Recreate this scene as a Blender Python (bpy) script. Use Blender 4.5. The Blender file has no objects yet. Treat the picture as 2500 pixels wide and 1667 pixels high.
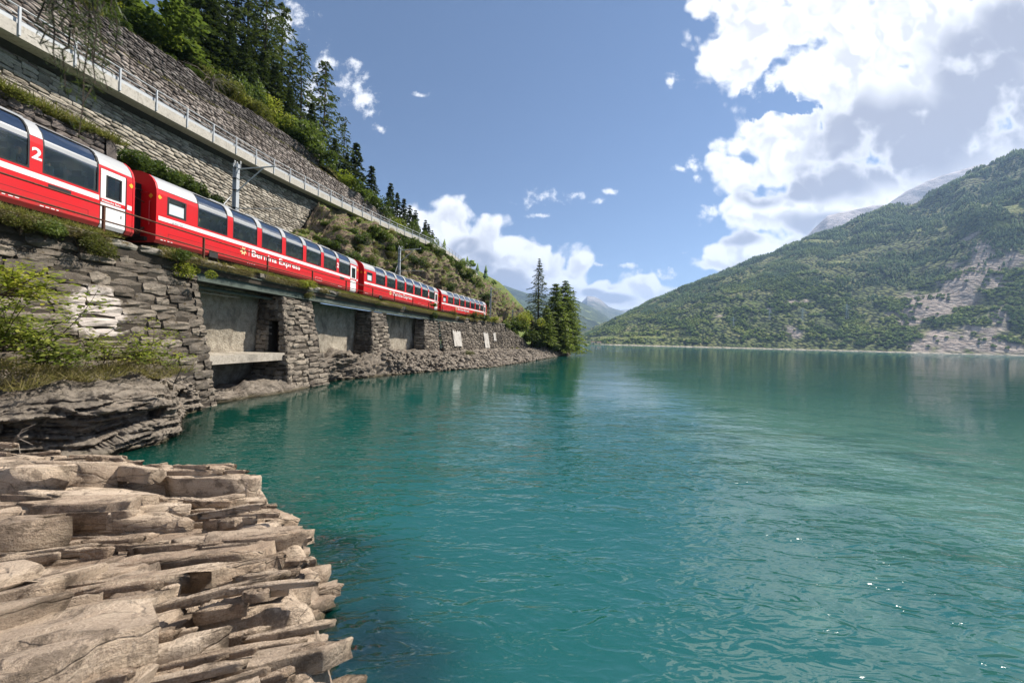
import bpy, math, random
import numpy as np
from mathutils import Matrix, Vector

# ---------------------------------------------------------------- camera, sky, sun, exposure
S = bpy.context.scene
COL = S.collection
F_PX, ROLL, HC = 880.0, math.radians(1.43), 3.1          # focal length in photo pixels, camera roll, eye height over the lake
cam_d = bpy.data.cameras.new('camera')
cam_d.sensor_width = 36.0
cam_d.lens = F_PX / 2500.0 * 36.0
cam_d.clip_start, cam_d.clip_end = 0.05, 40000
cam = bpy.data.objects.new('camera', cam_d)
COL.objects.link(cam)
_c, _s = math.cos(ROLL), math.sin(ROLL)
cam.matrix_world = Matrix(((_c, -_s, 0, 0), (0, 0, -1, 0), (_s, _c, 0, HC), (0, 0, 0, 1)))
cam_d.dof.use_dof = True
cam_d.dof.focus_distance = 22.0
cam_d.dof.aperture_fstop = 2.8
S.camera = cam
S.view_settings.view_transform = 'Standard'
S.view_settings.look = 'None'
S.view_settings.gamma = 1.0
S.view_settings.exposure = 1.05
S.view_settings.use_curve_mapping = False
S.cycles.use_denoising = True
S.cycles.max_bounces = 6
S.cycles.diffuse_bounces = 3
S.cycles.glossy_bounces = 3
S.cycles.transmission_bounces = 4
S.cycles.transparent_max_bounces = 12
S.cycles.volume_bounces = 0
S.cycles.caustics_reflective = False
S.cycles.caustics_refractive = False
S.cycles.sample_clamp_indirect = 6.0
S.cycles.sample_clamp_direct = 4.0

SUN = Vector((0.58, 0.27, 0.77)).normalized()
SUN_EL = math.asin(SUN.z)
SUN_ROT = math.atan2(SUN.x, SUN.y)
sun_d = bpy.data.lights.new('sun', 'SUN')
sun_d.energy = 4.9
sun_d.angle = math.radians(0.53)
sun_d.color = (1.0, 0.935, 0.83)
sun = bpy.data.objects.new('sun', sun_d)
COL.objects.link(sun)
sun.rotation_euler = SUN.to_track_quat('Z', 'Y').to_euler()
sun.location = (60, -20, 200)

def ray(x, y):
    dx, dy = x - 1250.0, 833.5 - y
    return (dx * _c - dy * _s) / F_PX, (dx * _s + dy * _c) / F_PX

def atZ(x, y, z):
    a, b = ray(x, y)
    d = (z - HC) / b
    return a * d, d, z

# ---------------------------------------------------------------- node helpers
class NT:
    def __init__(self, tree):
        self.t = tree
        self.n = tree.nodes
    def new(self, typ, **kw):
        n = self.n.new(typ)
        for k, v in kw.items():
            setattr(n, k, v)
        return n
    def put(self, sock, v):
        if hasattr(v, 'links') or isinstance(v, bpy.types.NodeSocket):
            self.t.links.new(v, sock)
        elif v is not None:
            if sock.type == 'RGBA' and len(v) == 3:
                v = (*v, 1)
            sock.default_value = v
    def math(self, op, a, b=None, c=None, clamp=False):
        n = self.new('ShaderNodeMath', operation=op, use_clamp=clamp)
        for i, v in enumerate((a, b, c)):
            if v is not None:
                self.put(n.inputs[i], v)
        return n.outputs[0]
    def vec(self, op, a, b=None, c=None):
        n = self.new('ShaderNodeVectorMath', operation=op)
        for i, v in enumerate((a, b, c)):
            if v is not None:
                self.put(n.inputs[i], v)
        return n.outputs['Value'] if op in ('LENGTH', 'DOT_PRODUCT', 'DISTANCE') else n.outputs[0]
    def noise(self, vec, scale, detail=4, rough=0.55, dist=0.0, dim='3D', out='Fac'):
        n = self.new('ShaderNodeTexNoise', noise_dimensions=dim)
        self.put(n.inputs['Vector'], vec)
        n.inputs['Scale'].default_value = scale
        n.inputs['Detail'].default_value = detail
        n.inputs['Roughness'].default_value = rough
        n.inputs['Distortion'].default_value = dist
        return n.outputs[out]
    def voro(self, vec, scale, feature='F1', out='Distance', detail=0, rand=1.0, dim='3D'):
        n = self.new('ShaderNodeTexVoronoi', feature=feature, voronoi_dimensions=dim)
        self.put(n.inputs['Vector'], vec)
        n.inputs['Scale'].default_value = scale
        if 'Detail' in n.inputs:
            n.inputs['Detail'].default_value = detail
        n.inputs['Randomness'].default_value = rand
        return n.outputs[out]
    def ramp(self, fac, stops, interp='LINEAR'):
        n = self.new('ShaderNodeValToRGB')
        n.color_ramp.interpolation = interp
        el = n.color_ramp.elements
        while len(el) < len(stops):
            el.new(0.5)
        for e, (p, c) in zip(el, stops):
            e.position = p
            e.color = (*c, 1) if len(c) == 3 else c
        self.put(n.inputs[0], fac)
        return n.outputs[0]
    def mr(self, v, a, b, c=0.0, d=1.0, smooth=True):
        n = self.new('ShaderNodeMapRange', interpolation_type='SMOOTHSTEP' if smooth else 'LINEAR')
        n.clamp = True
        for s, val in zip(n.inputs, (v, a, b, c, d)):
            self.put(s, val)
        return n.outputs[0]
    def mix(self, fac, a, b, mode='MIX'):
        n = self.new('ShaderNodeMix', data_type='RGBA', blend_type=mode)
        self.put(n.inputs[0], fac)
        self.put(n.inputs[6], a)
        self.put(n.inputs[7], b)
        return n.outputs[2]
    def mapping(self, vec, scale=(1, 1, 1), rot=(0, 0, 0), loc=(0, 0, 0)):
        n = self.new('ShaderNodeMapping')
        self.put(n.inputs[0], vec)
        n.inputs[1].default_value = loc
        n.inputs[2].default_value = rot
        n.inputs[3].default_value = scale
        return n.outputs[0]

# ---------------------------------------------------------------- sky with clouds at infinity
W = bpy.data.worlds.new('World')
S.world = W
W.use_nodes = True
W.node_tree.nodes.clear()
w = NT(W.node_tree)
SKY_STRENGTH = 0.054
sky = w.new('ShaderNodeTexSky', sky_type='NISHITA', sun_disc=False, sun_elevation=SUN_EL, sun_rotation=SUN_ROT,
            altitude=960, air_density=0.95, dust_density=0.0, ozone_density=3.0)
gen = w.new('ShaderNodeTexCoord').outputs['Generated']
d_n = w.vec('NORMALIZE', gen)
sep = w.new('ShaderNodeSeparateXYZ')
w.put(sep.inputs[0], d_n)
dy = w.math('MAXIMUM', sep.outputs[1], 0.05)
uv_n = w.new('ShaderNodeCombineXYZ')
w.put(uv_n.inputs[0], w.math('DIVIDE', sep.outputs[0], dy))
w.put(uv_n.inputs[1], w.math('DIVIDE', sep.outputs[2], dy))
uv = uv_n.outputs[0]
front = w.mr(sep.outputs[1], 0.05, 0.25)
def blob(px, py, rx, ry):
    a, b = ray(px, py)
    sx, sy_ = F_PX / rx, F_PX / ry
    return w.vec('LENGTH', w.vec('MULTIPLY_ADD', uv, (sx, sy_, 0), (-a * sx, -b * sy_, 0)))
def blobs(lst):
    cur = None
    for q in lst:
        v = blob(*q)
        cur = v if cur is None else w.math('MINIMUM', cur, v)
    return w.math('SUBTRACT', 1.0, cur)
CUMULUS = [  # left-centre bank
    (1105, 562, 72, 84), (1050, 590, 90, 76), (1165, 610, 95, 85), (1010, 560, 60, 60), (1120, 650, 140, 90), (1260, 720, 200, 70), (1560, 735, 150, 40), (1440, 735, 120, 40), (1250, 628, 72, 66), (1230, 690, 160, 80), (1330, 665, 85, 62),
    (1395, 690, 75, 48), (1420, 655, 42, 40), (1480, 718, 80, 40), (1520, 728, 90, 36), (1640, 735, 70, 30), (1565, 715, 72, 48), (1625, 722, 70, 36), (1150, 700, 110, 60), (1345, 735, 160, 45),
    # right bank
    (2250, 320, 330, 190), (2050, 470, 220, 110), (2120, 250, 190, 150),
    (1870, 330, 120, 85), (1960, 370, 120, 140), (1800, 425, 90, 55), (1850, 520, 110, 62), (1960, 520, 170, 110), (1830, 605, 95, 50), (1930, 610, 140, 80),
    (1760, 648, 80, 34), (2150, 470, 230, 130), (2350, 420, 260, 150), (2300, 250, 330, 190), (2220, 60, 420, 150), (1850, 60, 150, 110), (1800, 140, 95, 90),
    (2080, 170, 200, 150), (2440, 110, 250, 220), (2600, 300, 300, 200), (2080, 310, 120, 110)]
WISPS = [(1322, 478, 66, 30), (1300, 492, 60, 16), (1405, 478, 48, 20), (1455, 492, 42, 14), (1310, 520, 40, 9), (1690, 400, 46, 26), (1660, 412, 26, 14), (1640, 197, 34, 26), (1770, 195, 52, 40), (1830, 210, 40, 46), (1890, 190, 50, 60), (1970, 160, 50, 60),
         (885, 240, 52, 46), (905, 275, 40, 26), (860, 210, 60, 50), (870, 152, 34, 20), (790, 160, 60, 60), (700, 60, 80, 90), (760, 250, 60, 80), (560, 60, 60, 90), (925, 315, 24, 24), (1030, 228, 30, 16),
         (1462, 640, 44, 12), (1535, 646, 40, 14), (1600, 668, 66, 24), (1740, 625, 90, 18), (1700, 440, 20, 18), (1725, 520, 40, 30), (1500, 470, 30, 10)]
HOLES = [(1900, 240, 70, 34), (1845, 255, 44, 40), (1950, 262, 50, 20)]
GREYS = [(2230, 330, 300, 130), (2440, 280, 260, 130), (2130, 390, 190, 80), (2040, 440, 130, 55), (2390, 170, 170, 140), (2490, 90, 140, 110), (1850, 480, 70, 30), (1940, 470, 70, 30), (1130, 600, 46, 30), (1170, 640, 60, 40), (1220, 690, 110, 30),
         (1240, 675, 50, 24), (1300, 720, 120, 26), (1110, 690, 70, 30), (1500, 735, 60, 16), (1450, 722, 40, 14), (2020, 560, 120, 40), (1880, 650, 70, 20), (1800, 580, 60, 20)]
warp = w.noise(uv, 9.0, 2, 0.5, dim='2D', out='Color')
uvw = w.vec('MULTIPLY_ADD', w.vec('SUBTRACT', warp, (0.5, 0.5, 0.5)), (0.045, 0.045, 0), uv)
uv0 = uv
uv = uvw
m_cum, m_wisp, m_hole, m_grey = blobs(CUMULUS), blobs(WISPS), blobs(HOLES), blobs(GREYS)
uv = uv0
def billow(vec):
    a = w.voro(vec, 9.5, 'F1', detail=2, dim='2D')
    b = w.noise(vec, 12.0, 4, 0.52, dim='2D')
    return w.math('MULTIPLY_ADD', a, -0.75, w.math('MULTIPLY_ADD', b, 0.8, 0.07))
bl = billow(uvw)
bl_up = billow(w.vec('ADD', uvw, (0.022, 0.036, 0)))
fine = w.noise(uv, 22.0, 6, 0.66, dim='2D')
hole = w.math('MAXIMUM', w.math('ADD', w.math('MULTIPLY_ADD', fine, 2.2, -1.1), m_hole), 0.0)
base = w.math('SUBTRACT', m_cum, w.math('MULTIPLY', w.math('MINIMUM', hole, 1.0), 1.1))
dens = w.math('ADD', w.math('MULTIPLY_ADD', bl, 0.95, w.math('MULTIPLY_ADD', fine, 0.36, base)), -0.05)
cov_c = w.mr(dens, -0.04, 0.34)
dens_w = w.math('ADD', w.math('MULTIPLY_ADD', fine, 2.8, m_wisp), -1.72)
cov_w = w.mr(dens_w, 0.0, 0.9)
hi = w.mr(w.noise(w.mapping(d_n, (1, 1, 2.2)), 3.2, 4, 0.6), 0.46, 0.62)     # unseen scattered cloud over the rest of the sky, thickened to brighten reflections
cov_o = w.math('MULTIPLY', w.math('MULTIPLY', hi, w.math('SUBTRACT', 1.0, front)), w.mr(sep.outputs[2], 0.02, 0.2))
upper = w.mr(sep.outputs[2], 0.70, 0.85)
cov_o = w.math('MAXIMUM', cov_o, w.math('MULTIPLY', hi, upper))
cov = w.math('MAXIMUM', w.math('MULTIPLY', w.math('MAXIMUM', cov_c, w.math('MULTIPLY', cov_w, 0.9)), front), cov_o, clamp=True)
shade = w.mr(w.math('SUBTRACT', bl_up, bl), -0.20, 0.22)                     # the side turned from the sun is greyer
greyn = w.mr(w.math('MULTIPLY_ADD', w.noise(uvw, 4.5, 4, 0.5, dim='2D'), 0.7, w.math('ADD', m_grey, -0.16)), -0.10, 0.70)
thick = w.mr(dens, 0.1, 0.75)
dark = w.math('MAXIMUM', w.math('MULTIPLY', w.math('MULTIPLY', shade, thick), 0.52), w.math('MULTIPLY', greyn, w.math('MULTIPLY_ADD', thick, 0.75, 0.25)), clamp=True)
c_col = w.mix(dark, (0.86, 0.86, 0.87), (0.30, 0.305, 0.35))
cb = w.new('ShaderNodeBackground')
w.put(cb.inputs[0], c_col)
cb.inputs[1].default_value = 0.74
sb = w.new('ShaderNodeBackground')
w.put(sb.inputs[0], sky.outputs[0])
sb.inputs[1].default_value = SKY_STRENGTH
mx = w.new('ShaderNodeMixShader')
w.put(mx.inputs[0], cov)
w.put(mx.inputs[1], sb.outputs[0])
w.put(mx.inputs[2], cb.outputs[0])
wo = w.new('ShaderNodeOutputWorld')
w.put(wo.inputs[0], mx.outputs[0])
W.cycles.sampling_method = 'MANUAL'
W.cycles.sample_map_resolution = 512
# ---------------------------------------------------------------- numpy noise
RNG = np.random.default_rng(7)
random.seed(7)
def _h(ix, iy, iz, k=0):
    h = (ix.astype(np.int64) * 374761393 + iy.astype(np.int64) * 668265263 + iz.astype(np.int64) * 2147483647 + k * 974634533) & 0xffffffff
    h = ((h ^ (h >> 13)) * 1274126177) & 0xffffffff
    h = ((h ^ (h >> 16)) * 2246822519) & 0xffffffff
    return ((h ^ (h >> 15)) & 0xffffff) / float(0xffffff)
def vnoise(P):
    i = np.floor(P)
    f = P - i
    f = f * f * f * (f * (f * 6 - 15) + 10)
    i = i.astype(np.int64)
    r = 0
    for dx in (0, 1):
        for dy in (0, 1):
            for dz in (0, 1):
                wgt = (f[:, 0] if dx else 1 - f[:, 0]) * (f[:, 1] if dy else 1 - f[:, 1]) * (f[:, 2] if dz else 1 - f[:, 2])
                r = r + wgt * _h(i[:, 0] + dx, i[:, 1] + dy, i[:, 2] + dz)
    return r * 2 - 1
def fbm(P, oct=4, gain=0.5, lac=2.03):
    a, r, q = 1.0, 0.0, np.array(P, float)
    for k in range(oct):
        r = r + a * vnoise(q + 17.3 * k)
        q = q * lac
        a *= gain
    return r
def cells(U, V, seed=0, jit=0.85):
    """2-D Voronoi: id hashes of the nearest cell, offset to its centre, distance gap to the second cell."""
    iu, iv = np.floor(U).astype(np.int64), np.floor(V).astype(np.int64)
    best = np.full(U.shape, 9e9)
    sec = np.full(U.shape, 9e9)
    bu, bv = np.zeros_like(iu), np.zeros_like(iv)
    cu, cv = np.zeros_like(U), np.zeros_like(V)
    z = np.zeros_like(iu) + seed
    for du in (-1, 0, 1):
        for dv in (-1, 0, 1):
            a, b = iu + du, iv + dv
            x = a + 0.5 + (_h(a, b, z, 1) - 0.5) * jit
            y = b + 0.5 + (_h(a, b, z, 2) - 0.5) * jit
            d = (U - x) ** 2 + (V - y) ** 2
            m = d < best
            sec = np.where(m, best, np.minimum(sec, d))
            best = np.where(m, d, best)
            bu, bv = np.where(m, a, bu), np.where(m, b, bv)
            cu, cv = np.where(m, x, cu), np.where(m, y, cv)
    return _h(bu, bv, z, 3), _h(bu, bv, z, 4), _h(bu, bv, z, 5), U - cu, V - cv, np.sqrt(sec) - np.sqrt(best)
def sstep(a, b, x):
    t = np.clip((x - a) / (b - a), 0, 1)
    return t * t * (3 - 2 * t)
def lerp_curve(pts):
    p = sorted(pts)
    xs, ys = [q[0] for q in p], [q[1] for q in p]
    return lambda v: np.interp(v, xs, ys)

# ---------------------------------------------------------------- mesh and object helpers
def mesh_np(name, V, Fq, smooth=False, n=4):
    V = np.ascontiguousarray(V, dtype=np.float32)
    Fq = np.ascontiguousarray(Fq, dtype=np.int32)
    me = bpy.data.meshes.new(name)
    me.vertices.add(len(V))
    me.vertices.foreach_set('co', V.ravel())
    me.loops.add(Fq.size)
    me.loops.foreach_set('vertex_index', Fq.ravel())
    me.polygons.add(len(Fq))
    me.polygons.foreach_set('loop_start', np.arange(0, Fq.size, n, dtype=np.int32))
    me.polygons.foreach_set('loop_total', np.full(len(Fq), n, dtype=np.int32))
    if smooth:
        me.polygons.foreach_set('use_smooth', np.ones(len(Fq), dtype=bool))
    me.update(calc_edges=True)
    return me
def grid_faces(nu, nv):
    i = np.arange(nu - 1)[:, None] * nv + np.arange(nv - 1)[None]
    i = i.ravel()
    return np.stack([i, i + nv, i + nv + 1, i + 1], 1)
class MB:
    def __init__(self):
        self.v, self.f = [], []
    def poly(self, pts, faces):
        b = len(self.v)
        self.v += [tuple(p) for p in pts]
        self.f += [tuple(i + b for i in q) for q in faces]
        return self
    def box(self, x0, x1, y0, y1, z0, z1):
        p = [(x, y, z) for z in (z0, z1) for y in (y0, y1) for x in (x0, x1)]
        return self.poly(p, [(0, 2, 3, 1), (4, 5, 7, 6), (0, 1, 5, 4), (2, 6, 7, 3), (0, 4, 6, 2), (1, 3, 7, 5)])
    def tube(self, pts, r0, r1=None, n=6, cap=True):
        pts = [Vector(p) for p in pts]
        r1 = r0 if r1 is None else r1
        b = len(self.v)
        m = len(pts)
        for i, p in enumerate(pts):
            t = (pts[min(i + 1, m - 1)] - pts[max(i - 1, 0)]).normalized()
            a = t.cross(Vector((0, 0, 1)) if abs(t.z) < 0.9 else Vector((1, 0, 0))).normalized()
            c = t.cross(a)
            r = r0 + (r1 - r0) * i / max(m - 1, 1)
            for k in range(n):
                g = 2 * math.pi * k / n
                self.v.append(tuple(p + (a * math.cos(g) + c * math.sin(g)) * r))
        for i in range(m - 1):
            for k in range(n):
                self.f.append((b + i * n + k, b + i * n + (k + 1) % n, b + (i + 1) * n + (k + 1) % n, b + (i + 1) * n + k))
        if cap:
            self.f.append(tuple(b + k for k in range(n))[::-1])
            self.f.append(tuple(b + (m - 1) * n + k for k in range(n)))
        return self
    def beam(self, a, b, wx, wz):
        """box of section wx (sideways) by wz (up) along a -> b"""
        a, b = Vector(a), Vector(b)
        t = (b - a).normalized()
        s = t.cross(Vector((0, 0, 1)))
        s = Vector((1, 0, 0)) if s.length < 1e-4 else s.normalized()
        u = s.cross(t)
        p = []
        for q in (a, b):
            for i, j in ((-1, -1), (1, -1), (1, 1), (-1, 1)):
                p.append(q + s * (i * wx / 2) + u * (j * wz / 2))
        return self.poly(p, [(0, 1, 2, 3), (7, 6, 5, 4), (0, 4, 5, 1), (1, 5, 6, 2), (2, 6, 7, 3), (3, 7, 4, 0)])
    def mesh(self, name, smooth=False):
        me = bpy.data.meshes.new(name)
        me.from_pydata(self.v, [], self.f)
        if smooth:
            me.polygons.foreach_set('use_smooth', np.ones(len(me.polygons), dtype=bool))
        me.update()
        return me
def tag(o, label=None, cat=None, group=None, kind=None):
    for k, v in (('label', label), ('category', cat), ('group', group), ('kind', kind)):
        if v:
            o[k] = v
    return o
def obj(name, me, mat=None, parent=None, loc=None, world=False):
    if isinstance(me, MB):
        me = me.mesh(name)
    if mat is not None and not me.materials:
        me.materials.append(mat)
    o = bpy.data.objects.new(name, me)
    COL.objects.link(o)
    if parent is not None:
        o.parent = parent
        if world:
            o.location = -parent.location
    if loc is not None:
        o.location = loc
    return o
def thing(name, label, cat, loc=(0, 0, 0), group=None, rz=0.0):
    o = bpy.data.objects.new(name, None)
    COL.objects.link(o)
    o.location = loc
    o.rotation_euler = (0, 0, rz)
    o.empty_display_size = 0.3
    return tag(o, label, cat, group)
def dup(root, loc, rz=0.0, sc=1.0, label=None, group=None):
    r = root.copy()
    COL.objects.link(r)
    r.location, r.rotation_euler = loc, (0, 0, rz)
    r.scale = (sc, sc, sc) if isinstance(sc, (int, float)) else sc
    if label:
        r['label'] = label
    if group:
        r['group'] = group
    for ch in root.children:
        c = ch.copy()
        COL.objects.link(c)
        c.parent = r
        for g in ch.children:
            q = g.copy()
            COL.objects.link(q)
            q.parent = c
    return r
def struct(name, me, mat, kind='structure'):
    return tag(obj(name, me, mat), kind=kind)

# ---------------------------------------------------------------- materials
def new_mat(name):
    m = bpy.data.materials.new(name)
    m.use_nodes = True
    m.node_tree.nodes.clear()
    t = NT(m.node_tree)
    out = t.new('ShaderNodeOutputMaterial')
    return m, t, out
def principled(t, out, col, rough=0.6, spec=0.3, metal=0.0, bump=None, bdist=0.02, bstr=1.0):
    p = t.new('ShaderNodeBsdfPrincipled')
    t.put(p.inputs['Base Color'], col)
    t.put(p.inputs['Roughness'], rough)
    t.put(p.inputs['Metallic'], metal)
    p.inputs['Specular IOR Level'].default_value = spec
    if bump is not None:
        b = t.new('ShaderNodeBump')
        b.inputs['Strength'].default_value = bstr
        b.inputs['Distance'].default_value = bdist
        t.put(b.inputs['Height'], bump)
        t.put(p.inputs['Normal'], b.outputs[0])
    t.put(out.inputs[0], p.outputs[0])
    return p
def paint(name, col, rough=0.4, spec=0.5, metal=0.0, wear=0.06, wscale=3.0, dust=False):
    m, t, out = new_mat(name)
    pos = t.new('ShaderNodeNewGeometry').outputs['Position']
    n = t.noise(pos, wscale, 6, 0.65)
    c = t.mix(t.mr(n, 0.35, 0.75, 0, 1), col, tuple(x * (1 - wear * 3) for x in col))
    if dust:                                              # brake dust and road film low on the sides
        sp = t.new('ShaderNodeSeparateXYZ')
        t.put(sp.inputs[0], t.new('ShaderNodeTexCoord').outputs['Object'])
        f = t.mr(t.math('MULTIPLY_ADD', t.noise(t.mapping(pos, (1, 1, 0.25)), 5, 6, 0.7), 0.7, t.math('MULTIPLY', sp.outputs[2], -1.0)), -0.55, 0.15)
        c = t.mix(t.math('MULTIPLY', f, 0.55), c, (0.10, 0.065, 0.05))
    principled(t, out, c, t.math('MULTIPLY_ADD', n, 0.25, rough - 0.1), spec, metal, t.noise(pos, 60, 3), 0.002, 0.3)
    return m
def stone_mat(name, cols, scale=1.0, moss=0.0, mosscol=(0.055, 0.06, 0.018), stain=0.5, staincol=(0.03, 0.027, 0.024), tone=0.45, lichen=0.15,
              bump=0.03, stretch=(1, 1, 1), white=None):
    m, t, out = new_mat(name)
    g = t.new('ShaderNodeNewGeometry')
    pos = t.mapping(g.outputs['Position'], stretch)
    isl = t.math('FRACT', t.math('ADD', g.outputs['Random Per Island'], t.math('MULTIPLY', t.new('ShaderNodeObjectInfo').outputs['Random'], 7.31)))
    n1 = t.noise(pos, 2.2 * scale, 8, 0.62, 0.3)
    n2 = t.noise(pos, 11 * scale, 6, 0.65)
    k = len(cols)
    c = t.ramp(t.math('MULTIPLY_ADD', isl, tone, t.math('MULTIPLY_ADD', n1, 1.2 - tone * 0.6, -0.1 - tone * 0.2)), [(0.15 + 0.7 * i / (k - 1), q) for i, q in enumerate(cols)])
    c = t.mix(t.math('MULTIPLY', t.mr(n2, 0.45, 0.72), 0.55), c, tuple(q * 0.45 for q in cols[0]))
    c = t.mix(t.math('MULTIPLY', t.mr(t.noise(t.mapping(g.outputs['Position'], (1, 1, 0.45)), 0.75 * scale, 6, 0.6), 0.47, 0.66), stain), c, staincol)
    if lichen:
        lv = t.mr(t.noise(g.outputs['Position'], 17 * scale, 4, 0.5), 0.66, 0.72)
        c = t.mix(t.math('MULTIPLY', lv, lichen), c, (0.55, 0.53, 0.48))
    if moss:
        sp = t.new('ShaderNodeSeparateXYZ')
        t.put(sp.inputs[0], g.outputs['Normal'])
        mv = t.math('ADD', t.noise(g.outputs['Position'], 3.1 * scale, 7, 0.65), t.math('MULTIPLY', sp.outputs[2], 0.10))
        c = t.mix(t.mr(mv, 0.70 - 0.22 * moss, 0.78 - 0.2 * moss), c, mosscol)
    if white:
        c = white(t, g, c)
    h = t.math('ADD', t.math('MULTIPLY', t.noise(pos, 7 * scale, 9, 0.68), 1.0), t.math('MULTIPLY', t.noise(pos, 40 * scale, 5, 0.6), 0.25))
    principled(t, out, c, 0.85, 0.2, 0, h, bump)
    return m
def leaf_mat(name, a, b, c, trans=0.35, scale=0.5):
    """three leaf colours mixed per leaf and per clump"""
    m, t, out = new_mat(name)
    g = t.new('ShaderNodeNewGeometry')
    isl = g.outputs['Random Per Island']
    orn = t.new('ShaderNodeObjectInfo').outputs['Random']
    n = t.noise(g.outputs['Position'], scale, 3, 0.5)
    f = t.math('ADD', t.math('MULTIPLY', isl, 0.55), t.math('ADD', t.math('MULTIPLY', n, 0.6), t.math('MULTIPLY_ADD', orn, 0.3, -0.25)))
    col = t.ramp(f, [(0.15, a), (0.5, b), (0.88, c)])
    d = t.new('ShaderNodeBsdfPrincipled')
    t.put(d.inputs['Base Color'], col)
    d.inputs['Roughness'].default_value = 0.55
    d.inputs['Specular IOR Level'].default_value = 0.25
    tr = t.new('ShaderNodeBsdfTranslucent')
    t.put(tr.inputs[0], t.mix(0.5, col, (0.16, 0.22, 0.02), 'ADD'))
    ms = t.new('ShaderNodeMixShader')
    ms.inputs[0].default_value = trans
    t.put(ms.inputs[1], d.outputs[0])
    t.put(ms.inputs[2], tr.outputs[0])
    t.put(out.inputs[0], ms.outputs[0])
    return m
M = {}
M['bark'] = stone_mat('bark', [(0.05, 0.036, 0.027), (0.11, 0.08, 0.06)], 3, stretch=(1, 1, 0.2), lichen=0.1)
M['abut'] = stone_mat('abutment_stone', [(0.075, 0.06, 0.046), (0.15, 0.126, 0.10), (0.25, 0.21, 0.168)], 1.2, moss=0.35, stain=0.55, tone=0.5, lichen=0.35, mosscol=(0.05, 0.036, 0.016))
M['pier'] = stone_mat('pier_stone', [(0.072, 0.058, 0.046), (0.15, 0.126, 0.102), (0.29, 0.245, 0.195)], 1.2, moss=0.15, stain=0.75, tone=0.6, lichen=0.3)
M['pale'] = stone_mat('pale_wall_stone', [(0.18, 0.155, 0.125), (0.31, 0.275, 0.225), (0.43, 0.385, 0.325)], 1.4, stain=0.12, tone=0.75, lichen=0.05)
M['lower'] = stone_mat('dark_wall_stone', [(0.065, 0.055, 0.05), (0.13, 0.11, 0.10), (0.20, 0.165, 0.145)], 1.4, stain=0.4, tone=0.7, lichen=0.12)
M['mid'] = stone_mat('road_wall_stone', [(0.11, 0.09, 0.08), (0.22, 0.186, 0.165), (0.38, 0.33, 0.295)], 1.4, stain=0.35, tone=0.7, lichen=0.2)
M['upper'] = stone_mat('upper_wall_stone', [(0.042, 0.034, 0.033), (0.092, 0.078, 0.074), (0.21, 0.185, 0.175)], 1.4, stain=0.4, tone=0.7, lichen=0.2)
M['mortar'] = stone_mat('mortar', [(0.03, 0.024, 0.018), (0.06, 0.048, 0.036)], 2, moss=0.4, mosscol=(0.035, 0.03, 0.012), lichen=0)
M['palemortar'] = stone_mat('pale_mortar', [(0.10, 0.09, 0.078), (0.17, 0.155, 0.135)], 2, lichen=0)
M['plaster'] = stone_mat('old_render', [(0.14, 0.115, 0.088), (0.36, 0.315, 0.25), (0.52, 0.465, 0.38)], 1.7, stain=0.75, staincol=(0.12, 0.10, 0.078), lichen=0.2, tone=0.05, bump=0.09)
M['concrete'] = stone_mat('concrete', [(0.34, 0.315, 0.275), (0.42, 0.39, 0.345), (0.48, 0.45, 0.40)], 0.8, stain=0.2, staincol=(0.2, 0.18, 0.15), lichen=0.05, tone=0.1, bump=0.006)
M['ledge'] = stone_mat('weathered_concrete', [(0.24, 0.21, 0.175), (0.36, 0.32, 0.27), (0.42, 0.38, 0.32)], 1.2, moss=0.25, stain=0.35, lichen=0.1, tone=0.1, bump=0.02)
M['coping'] = stone_mat('coping_stone', [(0.14, 0.12, 0.10), (0.24, 0.215, 0.18), (0.33, 0.30, 0.26)], 1.4, moss=0.62, mosscol=(0.075, 0.05, 0.016), lichen=0.3, stain=0.4)
M['steel'] = paint('galvanised_steel', (0.40, 0.42, 0.44), 0.5, 0.5, 0.1, 0.05, 8)
M['girder'] = paint('girder_paint', (0.095, 0.115, 0.10), 0.75, 0.15, 0, 0.14, 2.5)
M['rust'] = paint('rusty_steel', (0.115, 0.05, 0.032), 0.8, 0.2, 0, 0.2, 14)
M['red'] = paint('red_coach_paint', (0.56, 0.012, 0.016), 0.30, 0.5, 0, 0.03, 1.5, True)
M['silver'] = paint('silver_roof', (0.33, 0.335, 0.345), 0.42, 0.4, 0.2, 0.06, 1.2)
M['white'] = paint('white_coach_paint', (0.74, 0.74, 0.73), 0.35, 0.4, 0, 0.02, 2)
M['black'] = paint('black_rubber', (0.018, 0.018, 0.02), 0.5, 0.3, 0, 0.05)
M['dark'] = paint('underframe_black', (0.03, 0.028, 0.027), 0.7, 0.3, 0, 0.2)
M['yellow'] = paint('yellow_paint', (0.72, 0.42, 0.03), 0.4)
M['emblem'] = paint('cream_paint', (0.78, 0.66, 0.32), 0.4)
M['seatcloth'] = paint('seat_cloth', (0.30, 0.22, 0.18), 0.9)
M['inner'] = paint('coach_lining', (0.50, 0.48, 0.43), 0.7)
M['lampglow'] = paint('cabin_lamp', (0.8, 0.55, 0.2), 0.5)
M['frost'] = paint('frosted_glass', (0.62, 0.68, 0.69), 0.25, 0.5)
M['handrail'] = paint('red_handrail', (0.45, 0.02, 0.02), 0.4)
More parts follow.
